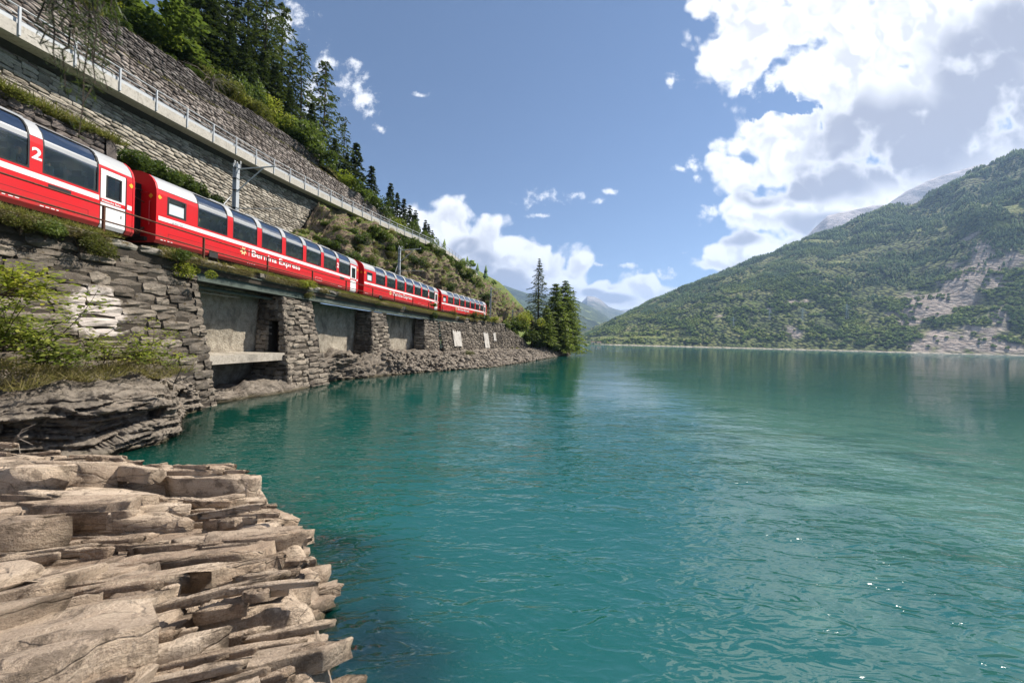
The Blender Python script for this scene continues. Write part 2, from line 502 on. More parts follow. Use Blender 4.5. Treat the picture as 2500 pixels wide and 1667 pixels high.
def glass():
    m, t, out = new_mat('tinted_glass')
    fr = t.new('ShaderNodeFresnel')
    fr.inputs[0].default_value = 1.9
    gl = t.new('ShaderNodeBsdfGlossy')
    gl.inputs['Roughness'].default_value = 0.03
    gl.inputs['Color'].default_value = (0.92, 0.95, 1, 1)
    tr = t.new('ShaderNodeBsdfTransparent')
    tr.inputs[0].default_value = (0.84, 0.86, 0.76, 1)
    ms = t.new('ShaderNodeMixShader')
    t.put(ms.inputs[0], t.math('MULTIPLY_ADD', fr.outputs[0], 1.25, 0.15, clamp=True))
    t.put(ms.inputs[1], tr.outputs[0])
    t.put(ms.inputs[2], gl.outputs[0])
    t.put(out.inputs[0], ms.outputs[0])
    return m
M['glass'] = glass()
M['needle'] = leaf_mat('spruce_needles', (0.012, 0.022, 0.010), (0.026, 0.044, 0.016), (0.055, 0.080, 0.026), 0.15)
M['larch'] = leaf_mat('larch_needles', (0.020, 0.028, 0.012), (0.042, 0.058, 0.022), (0.085, 0.105, 0.036), 0.25)
M['cedar'] = leaf_mat('soft_conifer', (0.05, 0.08, 0.018), (0.125, 0.165, 0.034), (0.24, 0.265, 0.06), 0.45)
M['leaf'] = leaf_mat('green_leaves', (0.028, 0.05, 0.012), (0.065, 0.10, 0.022), (0.14, 0.17, 0.04), 0.35)
M['leafdk'] = leaf_mat('dark_leaves', (0.016, 0.032, 0.010), (0.036, 0.062, 0.018), (0.085, 0.12, 0.034), 0.3)
M['leafyl'] = leaf_mat('yellow_green_leaves', (0.07, 0.10, 0.014), (0.19, 0.22, 0.026), (0.36, 0.33, 0.045), 0.45)
M['leafbr'] = leaf_mat('light_green_leaves', (0.045, 0.075, 0.014), (0.12, 0.16, 0.028), (0.26, 0.27, 0.05), 0.45)
M['leafol'] = leaf_mat('olive_leaves', (0.045, 0.05, 0.015), (0.10, 0.10, 0.028), (0.19, 0.165, 0.055), 0.35)
M['grass'] = leaf_mat('grass_blades', (0.06, 0.07, 0.018), (0.13, 0.13, 0.03), (0.28, 0.23, 0.08), 0.35, 1.2)
M['drygrass'] = leaf_mat('dry_grass_blades', (0.10, 0.085, 0.03), (0.19, 0.155, 0.06), (0.32, 0.26, 0.12), 0.3, 1.2)
M['twig'] = stone_mat('dry_twigs', [(0.16, 0.13, 0.11), (0.30, 0.26, 0.22)], 3, lichen=0)

def layered_rock(name, pal, wet=True, dip=(0, 0, 0), bump=0.05, lichen=0.18, rust=0.35, sc=1.0):
    m, t, out = new_mat(name)
    g = t.new('ShaderNodeNewGeometry')
    pos = g.outputs['Position']
    lay = t.mapping(pos, (0.75, 1.0, 2.2), dip)
    n1 = t.noise(lay, 1.7 * sc, 9, 0.66, 0.4)
    n2 = t.noise(lay, 9 * sc, 8, 0.7, 0.2)
    c = t.ramp(n1, [(0.28, pal[0]), (0.46, pal[1]), (0.6, pal[2]), (0.78, pal[3])])
    c = t.mix(t.math('MULTIPLY', t.mr(n2, 0.5, 0.72), 0.6), c, tuple(q * 0.35 for q in pal[1]))
    c = t.mix(t.math('MULTIPLY', t.mr(t.noise(pos, 1.1 * sc, 6, 0.6), 0.55, 0.7), rust), c, (0.23, 0.125, 0.06))
    lv = t.mr(t.noise(pos, 23 * sc, 5, 0.55), 0.60, 0.70)
    c = t.mix(t.math('MULTIPLY', lv, lichen), c, (0.52, 0.48, 0.42))
    spk = t.noise(pos, 70 * sc, 3, 0.6)
    c = t.mix(t.math('MULTIPLY', t.mr(spk, 0.56, 0.68), 0.5), c, (0.05, 0.042, 0.036))
    c = t.mix(t.math('MULTIPLY', t.mr(spk, 0.44, 0.34), 0.4), c, (0.62, 0.54, 0.45))
    sp = t.new('ShaderNodeSeparateXYZ')
    t.put(sp.inputs[0], pos)
    wv = t.vec('MULTIPLY_ADD', t.noise(pos, 1.3 * sc, 4, 0.6, out='Color'), (0.9, 0.5, 0.3), pos)
    crack = t.voro(t.mapping(wv, (0.35, 0.8, 1.8), (0, 0, -0.3)), 1.3 * sc, 'DISTANCE_TO_EDGE')
    ck = t.mr(crack, 0.0, 0.02)
    c = t.mix(t.math('MULTIPLY', t.math('SUBTRACT', 1.0, ck), t.mr(t.noise(pos, 2.0, 3), 0.45, 0.6, 0, 0.55)), c, (0.04, 0.03, 0.022))
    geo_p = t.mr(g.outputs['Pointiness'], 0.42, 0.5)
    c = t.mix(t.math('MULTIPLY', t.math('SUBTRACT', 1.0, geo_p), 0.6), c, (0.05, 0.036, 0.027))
    isl = t.math('FRACT', t.math('ADD', g.outputs['Random Per Island'], t.math('MULTIPLY', t.new('ShaderNodeObjectInfo').outputs['Random'], 7.31)))
    c = t.mix(t.mr(isl, 0.0, 1.0, 0.0, 0.55, False), c, t.mix(t.math('FRACT', t.math('MULTIPLY', isl, 13.7)), tuple(q * 0.40 for q in pal[1]), tuple(q * 0.95 for q in pal[3])))
    blot = t.mr(t.noise(pos, 4.0 * sc, 8, 0.72), 0.50, 0.60)
    c = t.mix(t.math('MULTIPLY', blot, 0.7), c, tuple(q * 0.33 for q in pal[1]))
    if wet:
        wl = t.mr(t.math('MULTIPLY_ADD', t.noise(pos, 3, 4), 0.25, sp.outputs[2]), 0.13, 0.3)
        c = t.mix(wl, t.mix(0.5, (0.10, 0.085, 0.05), c, 'MULTIPLY'), c)
    h = t.math('ADD', t.math('MULTIPLY', n2, 0.8), t.math('MULTIPLY_ADD', t.noise(pos, 45 * sc, 6, 0.7), 0.6, t.math('MULTIPLY', ck, 0.35)))
    principled(t, out, c, 0.82, 0.25, 0, h, bump)
    return m
M['rock'] = layered_rock('schist_rock', [(0.12, 0.078, 0.054), (0.33, 0.245, 0.178), (0.52, 0.405, 0.30), (0.68, 0.56, 0.44)], dip=(0.1, 0.05, -0.12))
M['rockgrey'] = layered_rock('grey_shore_rock', [(0.062, 0.050, 0.040), (0.155, 0.128, 0.102), (0.25, 0.21, 0.168), (0.38, 0.325, 0.265)], dip=(0.1, 0.0, 0.1), rust=0.25)

def hill_mat(name, grasscols, rockcols, steep=(0.45, 0.7), scale=1.0):
    m, t, out = new_mat(name)
    g = t.new('ShaderNodeNewGeometry')
    pos = g.outputs['Position']
    sp = t.new('ShaderNodeSeparateXYZ')
    t.put(sp.inputs[0], g.outputs['Normal'])
    r = t.ramp(t.noise(t.mapping(pos, (1, 1, 2.2), (0.3, 0.2, 0)), 0.9 * scale, 9, 0.68, 0.5), [(0.25, rockcols[0]), (0.45, rockcols[1]), (0.6, rockcols[2]), (0.8, rockcols[3])])
    gr = t.ramp(t.noise(pos, 0.8 * scale, 7, 0.65), [(0.3, grasscols[0]), (0.5, grasscols[1]), (0.72, grasscols[2])])
    f = t.mr(t.math('ADD', sp.outputs[2], t.math('MULTIPLY_ADD', t.noise(pos, 0.6 * scale, 6, 0.6), 0.7, -0.35)), steep[0], steep[1])
    c = t.mix(f, r, gr)
    h = t.noise(t.mapping(pos, (1, 1, 2)), 3 * scale, 9, 0.7)
    principled(t, out, c, 0.9, 0.15, 0, h, 0.15 / scale)
    return m
M['hill'] = hill_mat('hillside_ground', [(0.042, 0.060, 0.016), (0.092, 0.12, 0.03), (0.16, 0.165, 0.05)], [(0.045, 0.033, 0.025), (0.13, 0.095, 0.07), (0.26, 0.19, 0.135), (0.44, 0.33, 0.235)], (0.30, 0.56), 1.3)
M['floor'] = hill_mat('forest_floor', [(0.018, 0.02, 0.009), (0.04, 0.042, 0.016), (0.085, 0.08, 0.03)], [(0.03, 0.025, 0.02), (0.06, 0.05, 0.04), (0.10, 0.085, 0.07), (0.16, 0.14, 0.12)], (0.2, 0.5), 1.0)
M['ballast'] = stone_mat('track_ballast', [(0.12, 0.105, 0.09), (0.22, 0.2, 0.175)], 4, lichen=0.1)

# ---------------------------------------------------------------- foliage generators
def leaf_quads(C, size, up=0.5, aspect=0.55, D=None, rng=RNG, fold=0.0):
    n = len(C)
    size = np.broadcast_to(size, (n,))[:, None] * rng.uniform(0.65, 1.3, (n, 1))
    N = rng.normal(size=(n, 3))
    N[:, 2] = np.abs(N[:, 2]) + up
    N /= np.linalg.norm(N, axis=1, keepdims=True)
    if D is None:
        D = rng.normal(size=(n, 3))
    D = D - (D * N).sum(1, keepdims=True) * N
    D /= np.linalg.norm(D, axis=1, keepdims=True) + 1e-9
    B = np.cross(N, D)
    a = C - D * size * 0.5
    b = C + B * size * aspect * 0.5 - N * fold * size
    c = C + D * size * 0.5
    d = C - B * size * aspect * 0.5 - N * fold * size
    V = np.stack([a, b, c, d], 1).reshape(-1, 3)
    return V, np.arange(n * 4).reshape(-1, 4)
def blades(P, h, wdt, lean=0.5, rng=RNG, D=None):
    n = len(P)
    h = np.broadcast_to(h, (n,))[:, None] * rng.uniform(0.5, 1.3, (n, 1))
    L = rng.normal(size=(n, 3)) * lean
    L[:, 2] = 1
    if D is not None:
        L = L + D
    L /= np.linalg.norm(L, axis=1, keepdims=True)
    s = rng.normal(size=(n, 3))
    s[:, 2] = 0
    s /= np.linalg.norm(s, axis=1, keepdims=True) + 1e-9
    tip = P + L * h
    tip[:, 2] -= 0.15 * h[:, 0]
    V = np.stack([P - s * wdt / 2, P + s * wdt / 2, tip], 1).reshape(-1, 3)
    return V, np.arange(n * 3).reshape(-1, 3)
def bush_mesh(name, n, leaf, seed, rad=(1, 1, 0.9), lumps=9, up=0.6, aspect=0.55, shell=0.35):
    rng = np.random.default_rng(seed)
    c = rng.normal(size=(lumps, 3)) * np.array([0.45, 0.45, 0.28])
    c[:, 2] = np.abs(c[:, 2]) + 0.35
    r = rng.uniform(0.28, 0.55, lumps)
    k = rng.integers(0, lumps, n)
    d = rng.normal(size=(n, 3))
    d /= np.linalg.norm(d, axis=1, keepdims=True)
    rr = r[k] * (1 - shell * rng.random(n) ** 2) * (1 + 0.22 * vnoise(d * 3 + k[:, None] * 5))
    P = (c[k] + d * rr[:, None]) * np.array(rad)
    P = P[P[:, 2] > 0.0]
    V, Fq = leaf_quads(P, leaf, up, aspect, rng=rng)
    return mesh_np(name, V, Fq)
def conifer_mesh(name, h, r, n_whorl, n_br, cards, seed, droop=0.35, csize=0.5, base=0.08, rag=0.35, gap=0.1, aspect=0.35, prof=0.8, hang=0.4):
    """needle sprays along drooping branches in whorls; gaps and uneven branch lengths keep the outline ragged"""
    rng = np.random.default_rng(seed)
    Cs, Ds, Sz = [], [], []
    for i in range(n_whorl):
        t = (i + rng.uniform(-0.3, 0.3)) / n_whorl
        z = h * (base + (1 - base) * t)
        ln = r * (max(1 - t, 0.0) ** prof) * (0.75 + 0.25 * math.sin(i * 1.7)) + 0.035 * h * (1 - t) + 0.1
        a0 = rng.uniform(0, 6.28)
        for j in range(n_br):
            if rng.random() < gap:
                continue
            a = a0 + j * 6.283 / n_br + rng.normal() * 0.25
            l = ln * rng.uniform(1 - rag, 1 + rag * 0.6)
            m = max(2, int(cards * (0.35 + 0.65 * l / (r + 0.2))))
            s = np.sqrt(rng.random(m)) * l
            side = rng.normal(size=m) * 0.14 * (l * 0.6 + 0.3)
            dz = -droop * (s / (l + 1e-6)) ** 1.5 * l + 0.16 * s * t + rng.normal(size=m) * 0.05 * csize - np.abs(side) * 0.25
            ca, sa = math.cos(a), math.sin(a)
            Cs.append(np.stack([ca * s - sa * side, sa * s + ca * side, z + dz], 1))
            sg = np.sign(side + 1e-6)
            Ds.append(np.stack([ca - sa * sg * 0.8, sa + ca * sg * 0.8, np.full(m, -hang) + rng.normal(size=m) * 0.2], 1))
            Sz.append(np.full(m, csize) * (0.55 + 0.45 * l / (r + 0.2)))
    C, D, Z = np.concatenate(Cs), np.concatenate(Ds), np.concatenate(Sz)
    V, Fq = leaf_quads(C, Z, 0.7, aspect, D, rng)
    return mesh_np(name, V, Fq)
def trunk_mesh(name, h, r, seed, bend=0.02, limbs=0):
    rng = random.Random(seed)
    mb = MB()
    pts = [(bend * h * math.sin(i * 1.1 + seed) * (i / 6), bend * h * math.cos(i * 0.9 + seed) * (i / 6), h * i / 6) for i in range(7)]
    mb.tube(pts, r, r * 0.12, 8)
    for k in range(limbs):
        i = rng.randint(1, 4)
        p = Vector(pts[i])
        a = rng.uniform(0, 6.28)
        L = h * rng.uniform(0.18, 0.32)
        q = p + Vector((math.cos(a) * L * 0.5, math.sin(a) * L * 0.5, L * 0.4))
        e = q + Vector((math.cos(a + 0.4) * L * 0.45, math.sin(a + 0.4) * L * 0.45, L * 0.45))
        mb.tube([p, q, e], r * 0.45, r * 0.1, 6)
    return mb.mesh(name, True)
# ---------------------------------------------------------------- plan: railway, road, shore as curves over Y (metres from the eye)
def Xs(Y):                                   # lake side of the coaches
    Y = np.asarray(Y, float)
    return -15.4 + .0517 * (Y - 13) + .00319 * (Y - 13) ** 2
def Xs_(Y):
    return float(Xs(Y))
RAIL_Z, DECK_Z = 6.60, 6.48
EDGE = 1.4
ROAD_PX = [(229, 128, 16.9), (450, 262, 17.4), (688, 402, 18.2), (853, 489, 19.0), (955, 540, 19.6), (1031.6, 573, 20.0), (1082.6, 596, 20.4), (1133.7, 634, 20.8), (1184.7, 680, 21.2)]
_rp = np.array([atZ(*q) for q in ROAD_PX])
_rp = np.vstack([_rp[0] + (_rp[0] - _rp[1]) * 3.2, _rp])
_pY = np.linspace(-2, 130, 400)
_px = np.interp(_pY, _rp[:, 1], _rp[:, 0])
_pz = np.interp(_pY, _rp[:, 1], _rp[:, 2])
_px[_pY > _rp[-1, 1]] = _rp[-1, 0] + (_pY[_pY > _rp[-1, 1]] - _rp[-1, 1]) * -0.25
for _ in range(6):
    k = np.ones(13) / 13
    _px[6:-6], _pz[6:-6] = np.convolve(_px, k, 'valid'), np.convolve(_pz, k, 'valid')
def Xr(Y):
    return np.interp(Y, _pY, _px)            # outer edge of the road beam
def Zr(Y):
    return np.interp(Y, _pY, _pz) - 0.74     # road level
def hitcurve(px, py, Xf, lo=4, hi=140):
    a, b = ray(px, py)
    Y = np.linspace(lo, hi, 4000)
    f = a * Y - Xf(Y)
    k = np.where(f[:-1] * f[1:] <= 0)[0]
    k = k[0] if len(k) else np.argmin(np.abs(f))
    return Y[k], HC + b * Y[k]
Xmid = lambda Y: Xr(Y) - 5.6
Xdark = lambda Y: Xr(Y) - 7.2
Zmid = lerp_curve([hitcurve(x, y, Xmid) for x, y in [(98, 0), (316, 140), (411, 197), (596, 295), (700, 354), (789, 417), (878, 473), (930, 517), (958, 532)]])
Zdark = lerp_curve([hitcurve(x, y, Xdark) for x, y in [(180, 0), (313, 71), (387, 119), (462, 167), (521, 217), (640, 286), (700, 328), (774, 374)]])
Y_MID_END = hitcurve(955, 535, Xmid)[0]
Y_DARK_END = hitcurve(780, 390, Xdark)[0]
Y_PALE_END = 38.0
Zbase = lerp_curve([(-5, 12.2), (14, 12.3), (18, 12.7), (22, 12.8), (25, 11.6), (29, 10.4), (32, 11.6), (35, 13.6), (38, 17.6), (39, 30)])
Y_LOW = 16.9
def zslope(Y):
    return np.minimum(Zbase(Y), Zr(Y) - 0.62)

# ---------------------------------------------------------------- lofted ground sheets
def loft(name, rows, mat, nu, nv, disp=None, kind='structure', smooth=True, parent=None, power=1.0):
    """rows: list of (n,3) polylines along the shore; filled in between, then pushed about by disp(P, N)"""
    R = np.array(rows, float)
    m, n, _ = R.shape
    L = np.concatenate([[0], np.cumsum(np.linalg.norm(np.diff(R.mean(1), axis=0), axis=1))])
    tv = np.linspace(0, L[-1], nv)
    U = np.linspace(0, n - 1, nu)
    A = np.empty((nu, nv, 3))
    for c in range(3):
        q = np.stack([np.interp(U, np.arange(n), R[i, :, c]) for i in range(m)])
        for i in range(nu):
            A[i, :, c] = np.interp(tv, L, q[:, i])
    du, dv = np.gradient(A, axis=0), np.gradient(A, axis=1)
    N = np.cross(du, dv)
    N /= np.linalg.norm(N, axis=2, keepdims=True) + 1e-9
    P = A.reshape(-1, 3)
    if disp is not None:
        P = P + disp(P, N.reshape(-1, 3))
    me = mesh_np(name, P, grid_faces(nu, nv), smooth)
    o = obj(name, me, mat, parent)
    if kind and parent is None:
        tag(o, kind=kind)
    return o, P.reshape(nu, nv, 3)
def strata(P, N, amp=0.5, zf=2.2, xf=0.35, seed=3):
    """broken ledges: flat slabs of uneven height stepping in and out of the face"""
    q = P[:, 0] * 0.8 + P[:, 1] * 0.6
    z = P[:, 2] + 0.12 * q * 0.3 + 0.18 * vnoise(P * 0.7)
    a = cells(q * xf, z * zf, seed)
    b = cells(q * xf * 2.7 + 9, z * zf * 2.4, seed + 1)
    c = cells(q * xf * 7 + 9, z * zf * 5, seed + 2)
    d = (a[0] - 0.5) * 1.0 + (b[0] - 0.5) * 0.45 + (c[0] - 0.5) * 0.2 + a[4] * 0.4 - 0.25 * np.exp(-a[5] * 9)
    return d * amp + 0.14 * amp * fbm(P * 3, 4)

Yg = np.linspace(4, 96, 140)
def line(X, Z):
    return np.stack([np.broadcast_to(X, Yg.shape), Yg, np.broadcast_to(Z, Yg.shape)], 1)
low = sstep(Y_LOW + 0.7, Y_LOW - 0.1, Yg)
foot = Xs(Yg) - 3.5 - 0.75 * low
top = Xr(Yg) - 0.55
zb = zslope(Yg)
rows = [line(foot + 0.4, 6.15), line(foot, 6.3),
        line(foot + (top - foot) * (0.30 * (1 - low) + 0.05 * low), 6.3 + (zb - 6.3) * (0.42 * (1 - low) + 0.93 * low)),
        line(foot + (top - foot) * (0.66 * (1 - low) + 0.45 * low), 6.3 + (zb - 6.3) * (0.80 * (1 - low) + 0.98 * low)),
        line(top, zb)]
def d_hill(P, N):
    k = sstep(6.2, 7.6, P[:, 2]) * sstep(17.2, 18.4, P[:, 1]) + 0.03
    e = 1 - sstep(-1.2, -0.2, P[:, 0] - Xr(P[:, 1]))
    r = strata(P, N, 1.25, 0.7, 0.3, 11)
    n = fbm(P * 0.45, 5)
    return N * np.sign(N[:, :1]) * (k * (0.80 * r + 0.42 * n))[:, None] * 1.0
hill, HP = loft('hillside', rows, M['hill'], 520, 170, d_hill, smooth=False)

# forest slope above the road walls
wallx = np.where(Yg < Y_DARK_END, Xdark(Yg) - 0.45, np.where(Yg < Y_MID_END, Xmid(Yg) - 0.45, Xr(Yg) - 5.8))
wallz = np.where(Yg < Y_DARK_END, Zdark(Yg), np.where(Yg < Y_MID_END, Zmid(Yg), Zr(Yg) + 0.2))
for _ in range(3):
    k = np.ones(5) / 5
    wallz[2:-2] = np.convolve(wallz, k, 'valid')
def Zf(X, Y):                                 # forest ground height
    wx, wz = np.interp(Y, Yg, wallx), np.interp(Y, Yg, wallz)
    d = np.maximum(wx - X, 0)
    k = 1 - 1.35 * sstep(40, 57, np.asarray(Y, float))
    return wz - 0.1 + k * (d * 0.62 + 0.06 * np.minimum(d, 20) ** 1.3 * 0.5)
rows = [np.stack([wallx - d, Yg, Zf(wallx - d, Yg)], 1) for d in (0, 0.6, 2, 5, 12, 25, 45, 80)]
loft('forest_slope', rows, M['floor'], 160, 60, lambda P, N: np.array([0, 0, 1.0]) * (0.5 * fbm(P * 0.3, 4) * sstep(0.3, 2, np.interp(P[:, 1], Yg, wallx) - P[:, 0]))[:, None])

# ---------------------------------------------------------------- masonry: every stone a piece of its own
def stone_variants(tagname, mat, n=8, bulge=0.10, seed=0):
    out = []
    rng = np.random.default_rng(seed)
    for k in range(n):
        g = np.linspace(-0.5, 0.5, 4)
        X, Z = np.meshgrid(g, g, indexing='ij')
        ed = (np.abs(X) > 0.4) | (np.abs(Z) > 0.4)
        co = (np.abs(X) > 0.4) & (np.abs(Z) > 0.4)
        Y = np.where(ed, -0.06, bulge * 0.5) + rng.normal(size=X.shape) * bulge * 0.65 - np.where(co, 0.10, 0)
        Xj = X + rng.normal(size=X.shape) * 0.026 - np.where(co, np.sign(X) * 0.035, 0)
        Zj = Z + rng.normal(size=X.shape) * 0.05 - np.where(co, np.sign(Z) * 0.06, 0)
        V = [(a, b, c) for a, b, c in zip(Xj.ravel(), Y.ravel(), Zj.ravel())]
        Fs = [tuple(int(v) for v in q) for q in grid_faces(4, 4)]
        ring = [0, 4, 8, 12, 13, 14, 15, 11, 7, 3, 2, 1]
        b = len(V)
        V += [(V[i][0] * 0.97, -1.0, V[i][2] * 0.97) for i in ring]
        for i in range(12):
            j = (i + 1) % 12
            Fs.append((ring[i], ring[j], b + j, b + i)[::-1])
        me = bpy.data.meshes.new(tagname)
        me.from_pydata(V, [], Fs)
        me.materials.append(mat)
        me.update()
        out.append((me, np.array(V), np.array(Fs)))
    return out
def masonry(parent, P, s0, s1, zb, zt, ch, ln, mat, mort, name='stone', depth=0.22, gap=0.02, seed=1, limit=300, bulge=0.1, smin=None, ends=0.0, rough=0.0, skip=None, core=True, flip=False, wob=1.0):
    """P(s, z) -> (n,3) points of the wall face; courses at constant height"""
    rng = random.Random(seed)
    var = stone_variants(name, mat, 8, bulge, seed)
    zlo = min(zb(s) for s in np.linspace(s0, s1, 60))
    zhi = max(zt(s) for s in np.linspace(s0, s1, 60))
    mats = []
    z = zlo
    while z < zhi:
        h = ch * rng.uniform(0.8, 1.22)
        s = s0 - rng.uniform(0, ln)
        while s < s1:
            l = ln * rng.uniform(0.55, 1.5)
            a, b = max(s, s0), min(s + l, s1)
            s += l
            if b - a < 0.3 * ln * 0.5:
                continue
            m = (a + b) / 2
            wv = 0.22 * ch * math.sin(m * 1.9 / ln + z * 0.7) * wob
            hv = h * (1 + wob * rng.uniform(-0.22, 0.1))
            lo, hi = max(z + wv, zb(m)), min(z + wv + hv, zt(m))
            if hi - lo < 0.35 * h:
                continue
            if skip and skip(m, (lo + hi) / 2):
                continue
            zc = (lo + hi) / 2
            q = P(np.array([m, m - 0.05, m + 0.05, m]), np.array([zc, zc, zc, zc + 0.05]))
            T = Vector(q[2] - q[1]).normalized()
            U = Vector(q[3] - q[0]).normalized()
            N = (U.cross(T) if flip else T.cross(U)).normalized()
            if flip:
                T = -T
            U = N.cross(T).normalized() * (1)
            U = T.cross(-N).normalized() if U.z < 0 else U
            o = Vector(q[0]) + N * rng.uniform(-1, 1) * (0.02 + rough)
            wd, hh = (b - a) - gap, (hi - lo) - gap
            R = Matrix((T * wd, N * depth, U * hh)).transposed().to_4x4()
            R.translation = o
            mats.append((Vector(q[0]).y + abs(Vector(q[0]).x) * 0.2, R, rng.randrange(8)))
        z += h
    mats.sort(key=lambda t: t[0])
    loc = parent.location
    for i, (_, R, k) in enumerate(mats[:limit]):
        o = bpy.data.objects.new(name, var[k][0])
        COL.objects.link(o)
        o.parent = parent
        R = R.copy()
        R.translation -= loc
        o.matrix_local = R
    rest = mats[limit:]
    if rest:
        Vs, Fs, b = [], [], 0
        for _, R, k in rest:
            A = np.array(R)
            v = var[k][1] @ A[:3, :3].T + A[:3, 3]
            Vs.append(v)
            Fs.append(var[k][2] + b)
            b += len(v)
        o = obj(name + 'work', mesh_np(name + 'work', np.concatenate(Vs), np.concatenate(Fs)), mat, parent, world=True)
        o['kind'] = 'stuff'
    if core:
        ns, nz = 60, 10
        ss = np.linspace(s0, s1, ns)
        V = []
        for s in ss:
            zz = np.linspace(zb(s) - 0.3, zt(s) - 0.04, nz)
            q = P(np.full(nz, s), zz)
            e = P(np.array([s + 0.05]), zz[:1]) - P(np.array([s - 0.05]), zz[:1])
            T = Vector(e[0]).normalized()
            N = T.cross(Vector((0, 0, 1)))
            N = -N if flip else N
            V.append(q - np.array(N.normalized()) * 0.07)
        Fg = grid_faces(ns, nz)
        obj('joints', mesh_np('joints', np.concatenate(V), Fg if not flip else Fg[:, ::-1]), mort, parent, world=True)
    return len(mats)
def onY(Xf, batter=0.0, zref=0.0):
    return lambda s, z: np.stack([Xf(np.asarray(s)) - batter * (np.asarray(z) - zref), np.asarray(s, float), np.asarray(z, float)], 1)
def onLine(a, b, bt, tt, z0, z1):
    """face between two plan points; a,b at height z0, bt,tt at z1; s in metres"""
    a, b, bt, tt = (np.array(q, float) for q in (a, b, bt, tt))
    L = np.linalg.norm(b - a)
    def P(s, z):
        s, z = np.asarray(s, float)[:, None] / L, np.asarray(z, float)[:, None]
        k = (z - z0) / (z1 - z0)
        q = (a + (b - a) * s) * (1 - k) + (bt + (tt - bt) * s) * k
        return np.concatenate([q, z], 1)
    return P, L

# lower dark wall behind the first coach
lw = thing('retaining_wall', 'dark brown block wall close behind the first coach, grass on top', 'retaining wall', (-18.5, 12, 6.2))
masonry(lw, onY(lambda Y: Xs(Y) - 3.35, 0.06, 6.2), 6.0, Y_LOW, lambda s: 8.2, lambda s: 11.9 + 0.1 * math.sin(s * 2), 0.27, 0.46, M['lower'], M['mortar'], 'stone', 0.2, 0.02, 3)
mb = MB()
q = [(Xs_(Y_LOW) - 3.35, 6.2), (Xs_(Y_LOW) - 3.65, 11.85), (Xs_(Y_LOW) - 5.6, 12.3), (Xs_(Y_LOW) - 5.6, 6.2)]
mb.poly([(x, Y_LOW + 0.02, z) for x, z in q] + [(x, Y_LOW - 0.4, z) for x, z in q], [(0, 1, 2, 3), (0, 4, 5, 1), (1, 5, 6, 2)])
obj('end_face', mb, M['lower'], lw, world=True)
# pale wall under the road
pw = thing('retaining_wall', 'long pale grey block wall below the concrete edge of the road', 'retaining wall', (-20.5, 22, 12))
masonry(pw, onY(lambda Y: Xr(Y) - 0.95, 0.0, 0.0), 8.5, Y_PALE_END + 3, lambda s: float(zslope(s)) - 0.4, lambda s: float(Zr(s)) - 0.56, 0.20, 0.52, M['pale'], M['palemortar'], 'stone', 0.2, 0.014, 5, bulge=0.05)
# road walls
mw = thing('retaining_wall', 'grey rubble wall along the inner side of the upper road', 'retaining wall', (-25, 24, 16))
masonry(mw, onY(Xmid, 0.0), 12.0, float(Y_MID_END), lambda s: float(Zr(s)) + 0.9, lambda s: float(Zmid(s)), 0.20, 0.50, M['mid'], M['mortar'], 'stone', 0.22, 0.02, 7, rough=0.02)
dw = thing('retaining_wall', 'blackish dry stone wall, highest tier above the road under the trees', 'retaining wall', (-27, 24, 19))
masonry(dw, onY(Xdark, 0.0), 14.0, float(Y_DARK_END), lambda s: float(Zmid(s)) - 0.5, lambda s: float(Zdark(s)), 0.19, 0.44, M['upper'], M['mortar'], 'stone', 0.22, 0.02, 9, rough=0.03)
# ledge of soil between the two tiers
Yw = Yg[(Yg > 10) & (Yg < Y_DARK_END + 0.6)]
V = np.concatenate([np.stack([Xmid(Yw) + 0.02, Yw, Zmid(Yw) - 0.05], 1), np.stack([Xdark(Yw) - 0.1, Yw, Zmid(Yw) + 0.12], 1)])
n = len(Yw)
i = np.arange(n - 1)
struct('soil_ledge', mesh_np('soil_ledge', V, np.stack([i, i + 1, i + 1 + n, i + n], 1)), M['hill'])

# ---------------------------------------------------------------- road, its concrete edge and guard rail
ys = np.arange(6, 100, 1.0)
V, Fs = [], []
for y in ys:
    x, z = float(Xr(y)), float(Zr(y))
    V += [(x - 0.3, y, z - 0.03), (x - 5.9, y, z + 0.02), (x - 5.9, y, z - 0.9), (x - 0.95, y, z - 0.85)]
nn = len(ys)
for i in range(nn - 1):
    for k in range(4):
        Fs.append((i * 4 + k, (i + 1) * 4 + k, (i + 1) * 4 + (k + 1) % 4, i * 4 + (k + 1) % 4))
M['asphalt'] = stone_mat('asphalt', [(0.04, 0.04, 0.04), (0.065, 0.063, 0.06)], 5, lichen=0)
struct('road', mesh_np('road', V, Fs), M['asphalt'])
par = thing('road_edge', 'sunlit concrete edge beam of the upper road, overhanging the pale wall', 'edge beam', (-20, 20, 15))
for a in np.arange(8, 96, 6.0):
    mb = MB()
    yy = np.linspace(a, a + 5.985, 7)
    sec = [(0.0, 0.03), (0.0, -0.52), (-0.18, -0.56), (-1.2, -0.56), (-1.2, -0.1), (-0.32, 0.03)]
    b = []
    for y in yy:
        x, z = float(Xr(y)), float(Zr(y))
        b += [(x + sx, y, z + sz) for sx, sz in sec]
    fs = [(i * 6 + k, i * 6 + (k + 1) % 6, (i + 1) * 6 + (k + 1) % 6, (i + 1) * 6 + k) for i in range(6) for k in range(6)]
    fs += [(0, 5, 4, 3, 2, 1), tuple(36 + k for k in range(6))]
    mb.poly(b, fs)
    obj('edge_section', mb, M['concrete'], par, world=True)
gr = thing('guard_rail', 'galvanised steel guard rail along the edge of the upper road', 'guard rail', (-20, 20, 16))
def along(Xf, Zf_, y0, y1, step):
    out = [y0]
    while out[-1] < y1:
        y = out[-1]
        dx = float(Xf(y + 0.1) - Xf(y - 0.1)) / 0.2
        out.append(y + step / math.sqrt(1 + dx * dx))
    return out
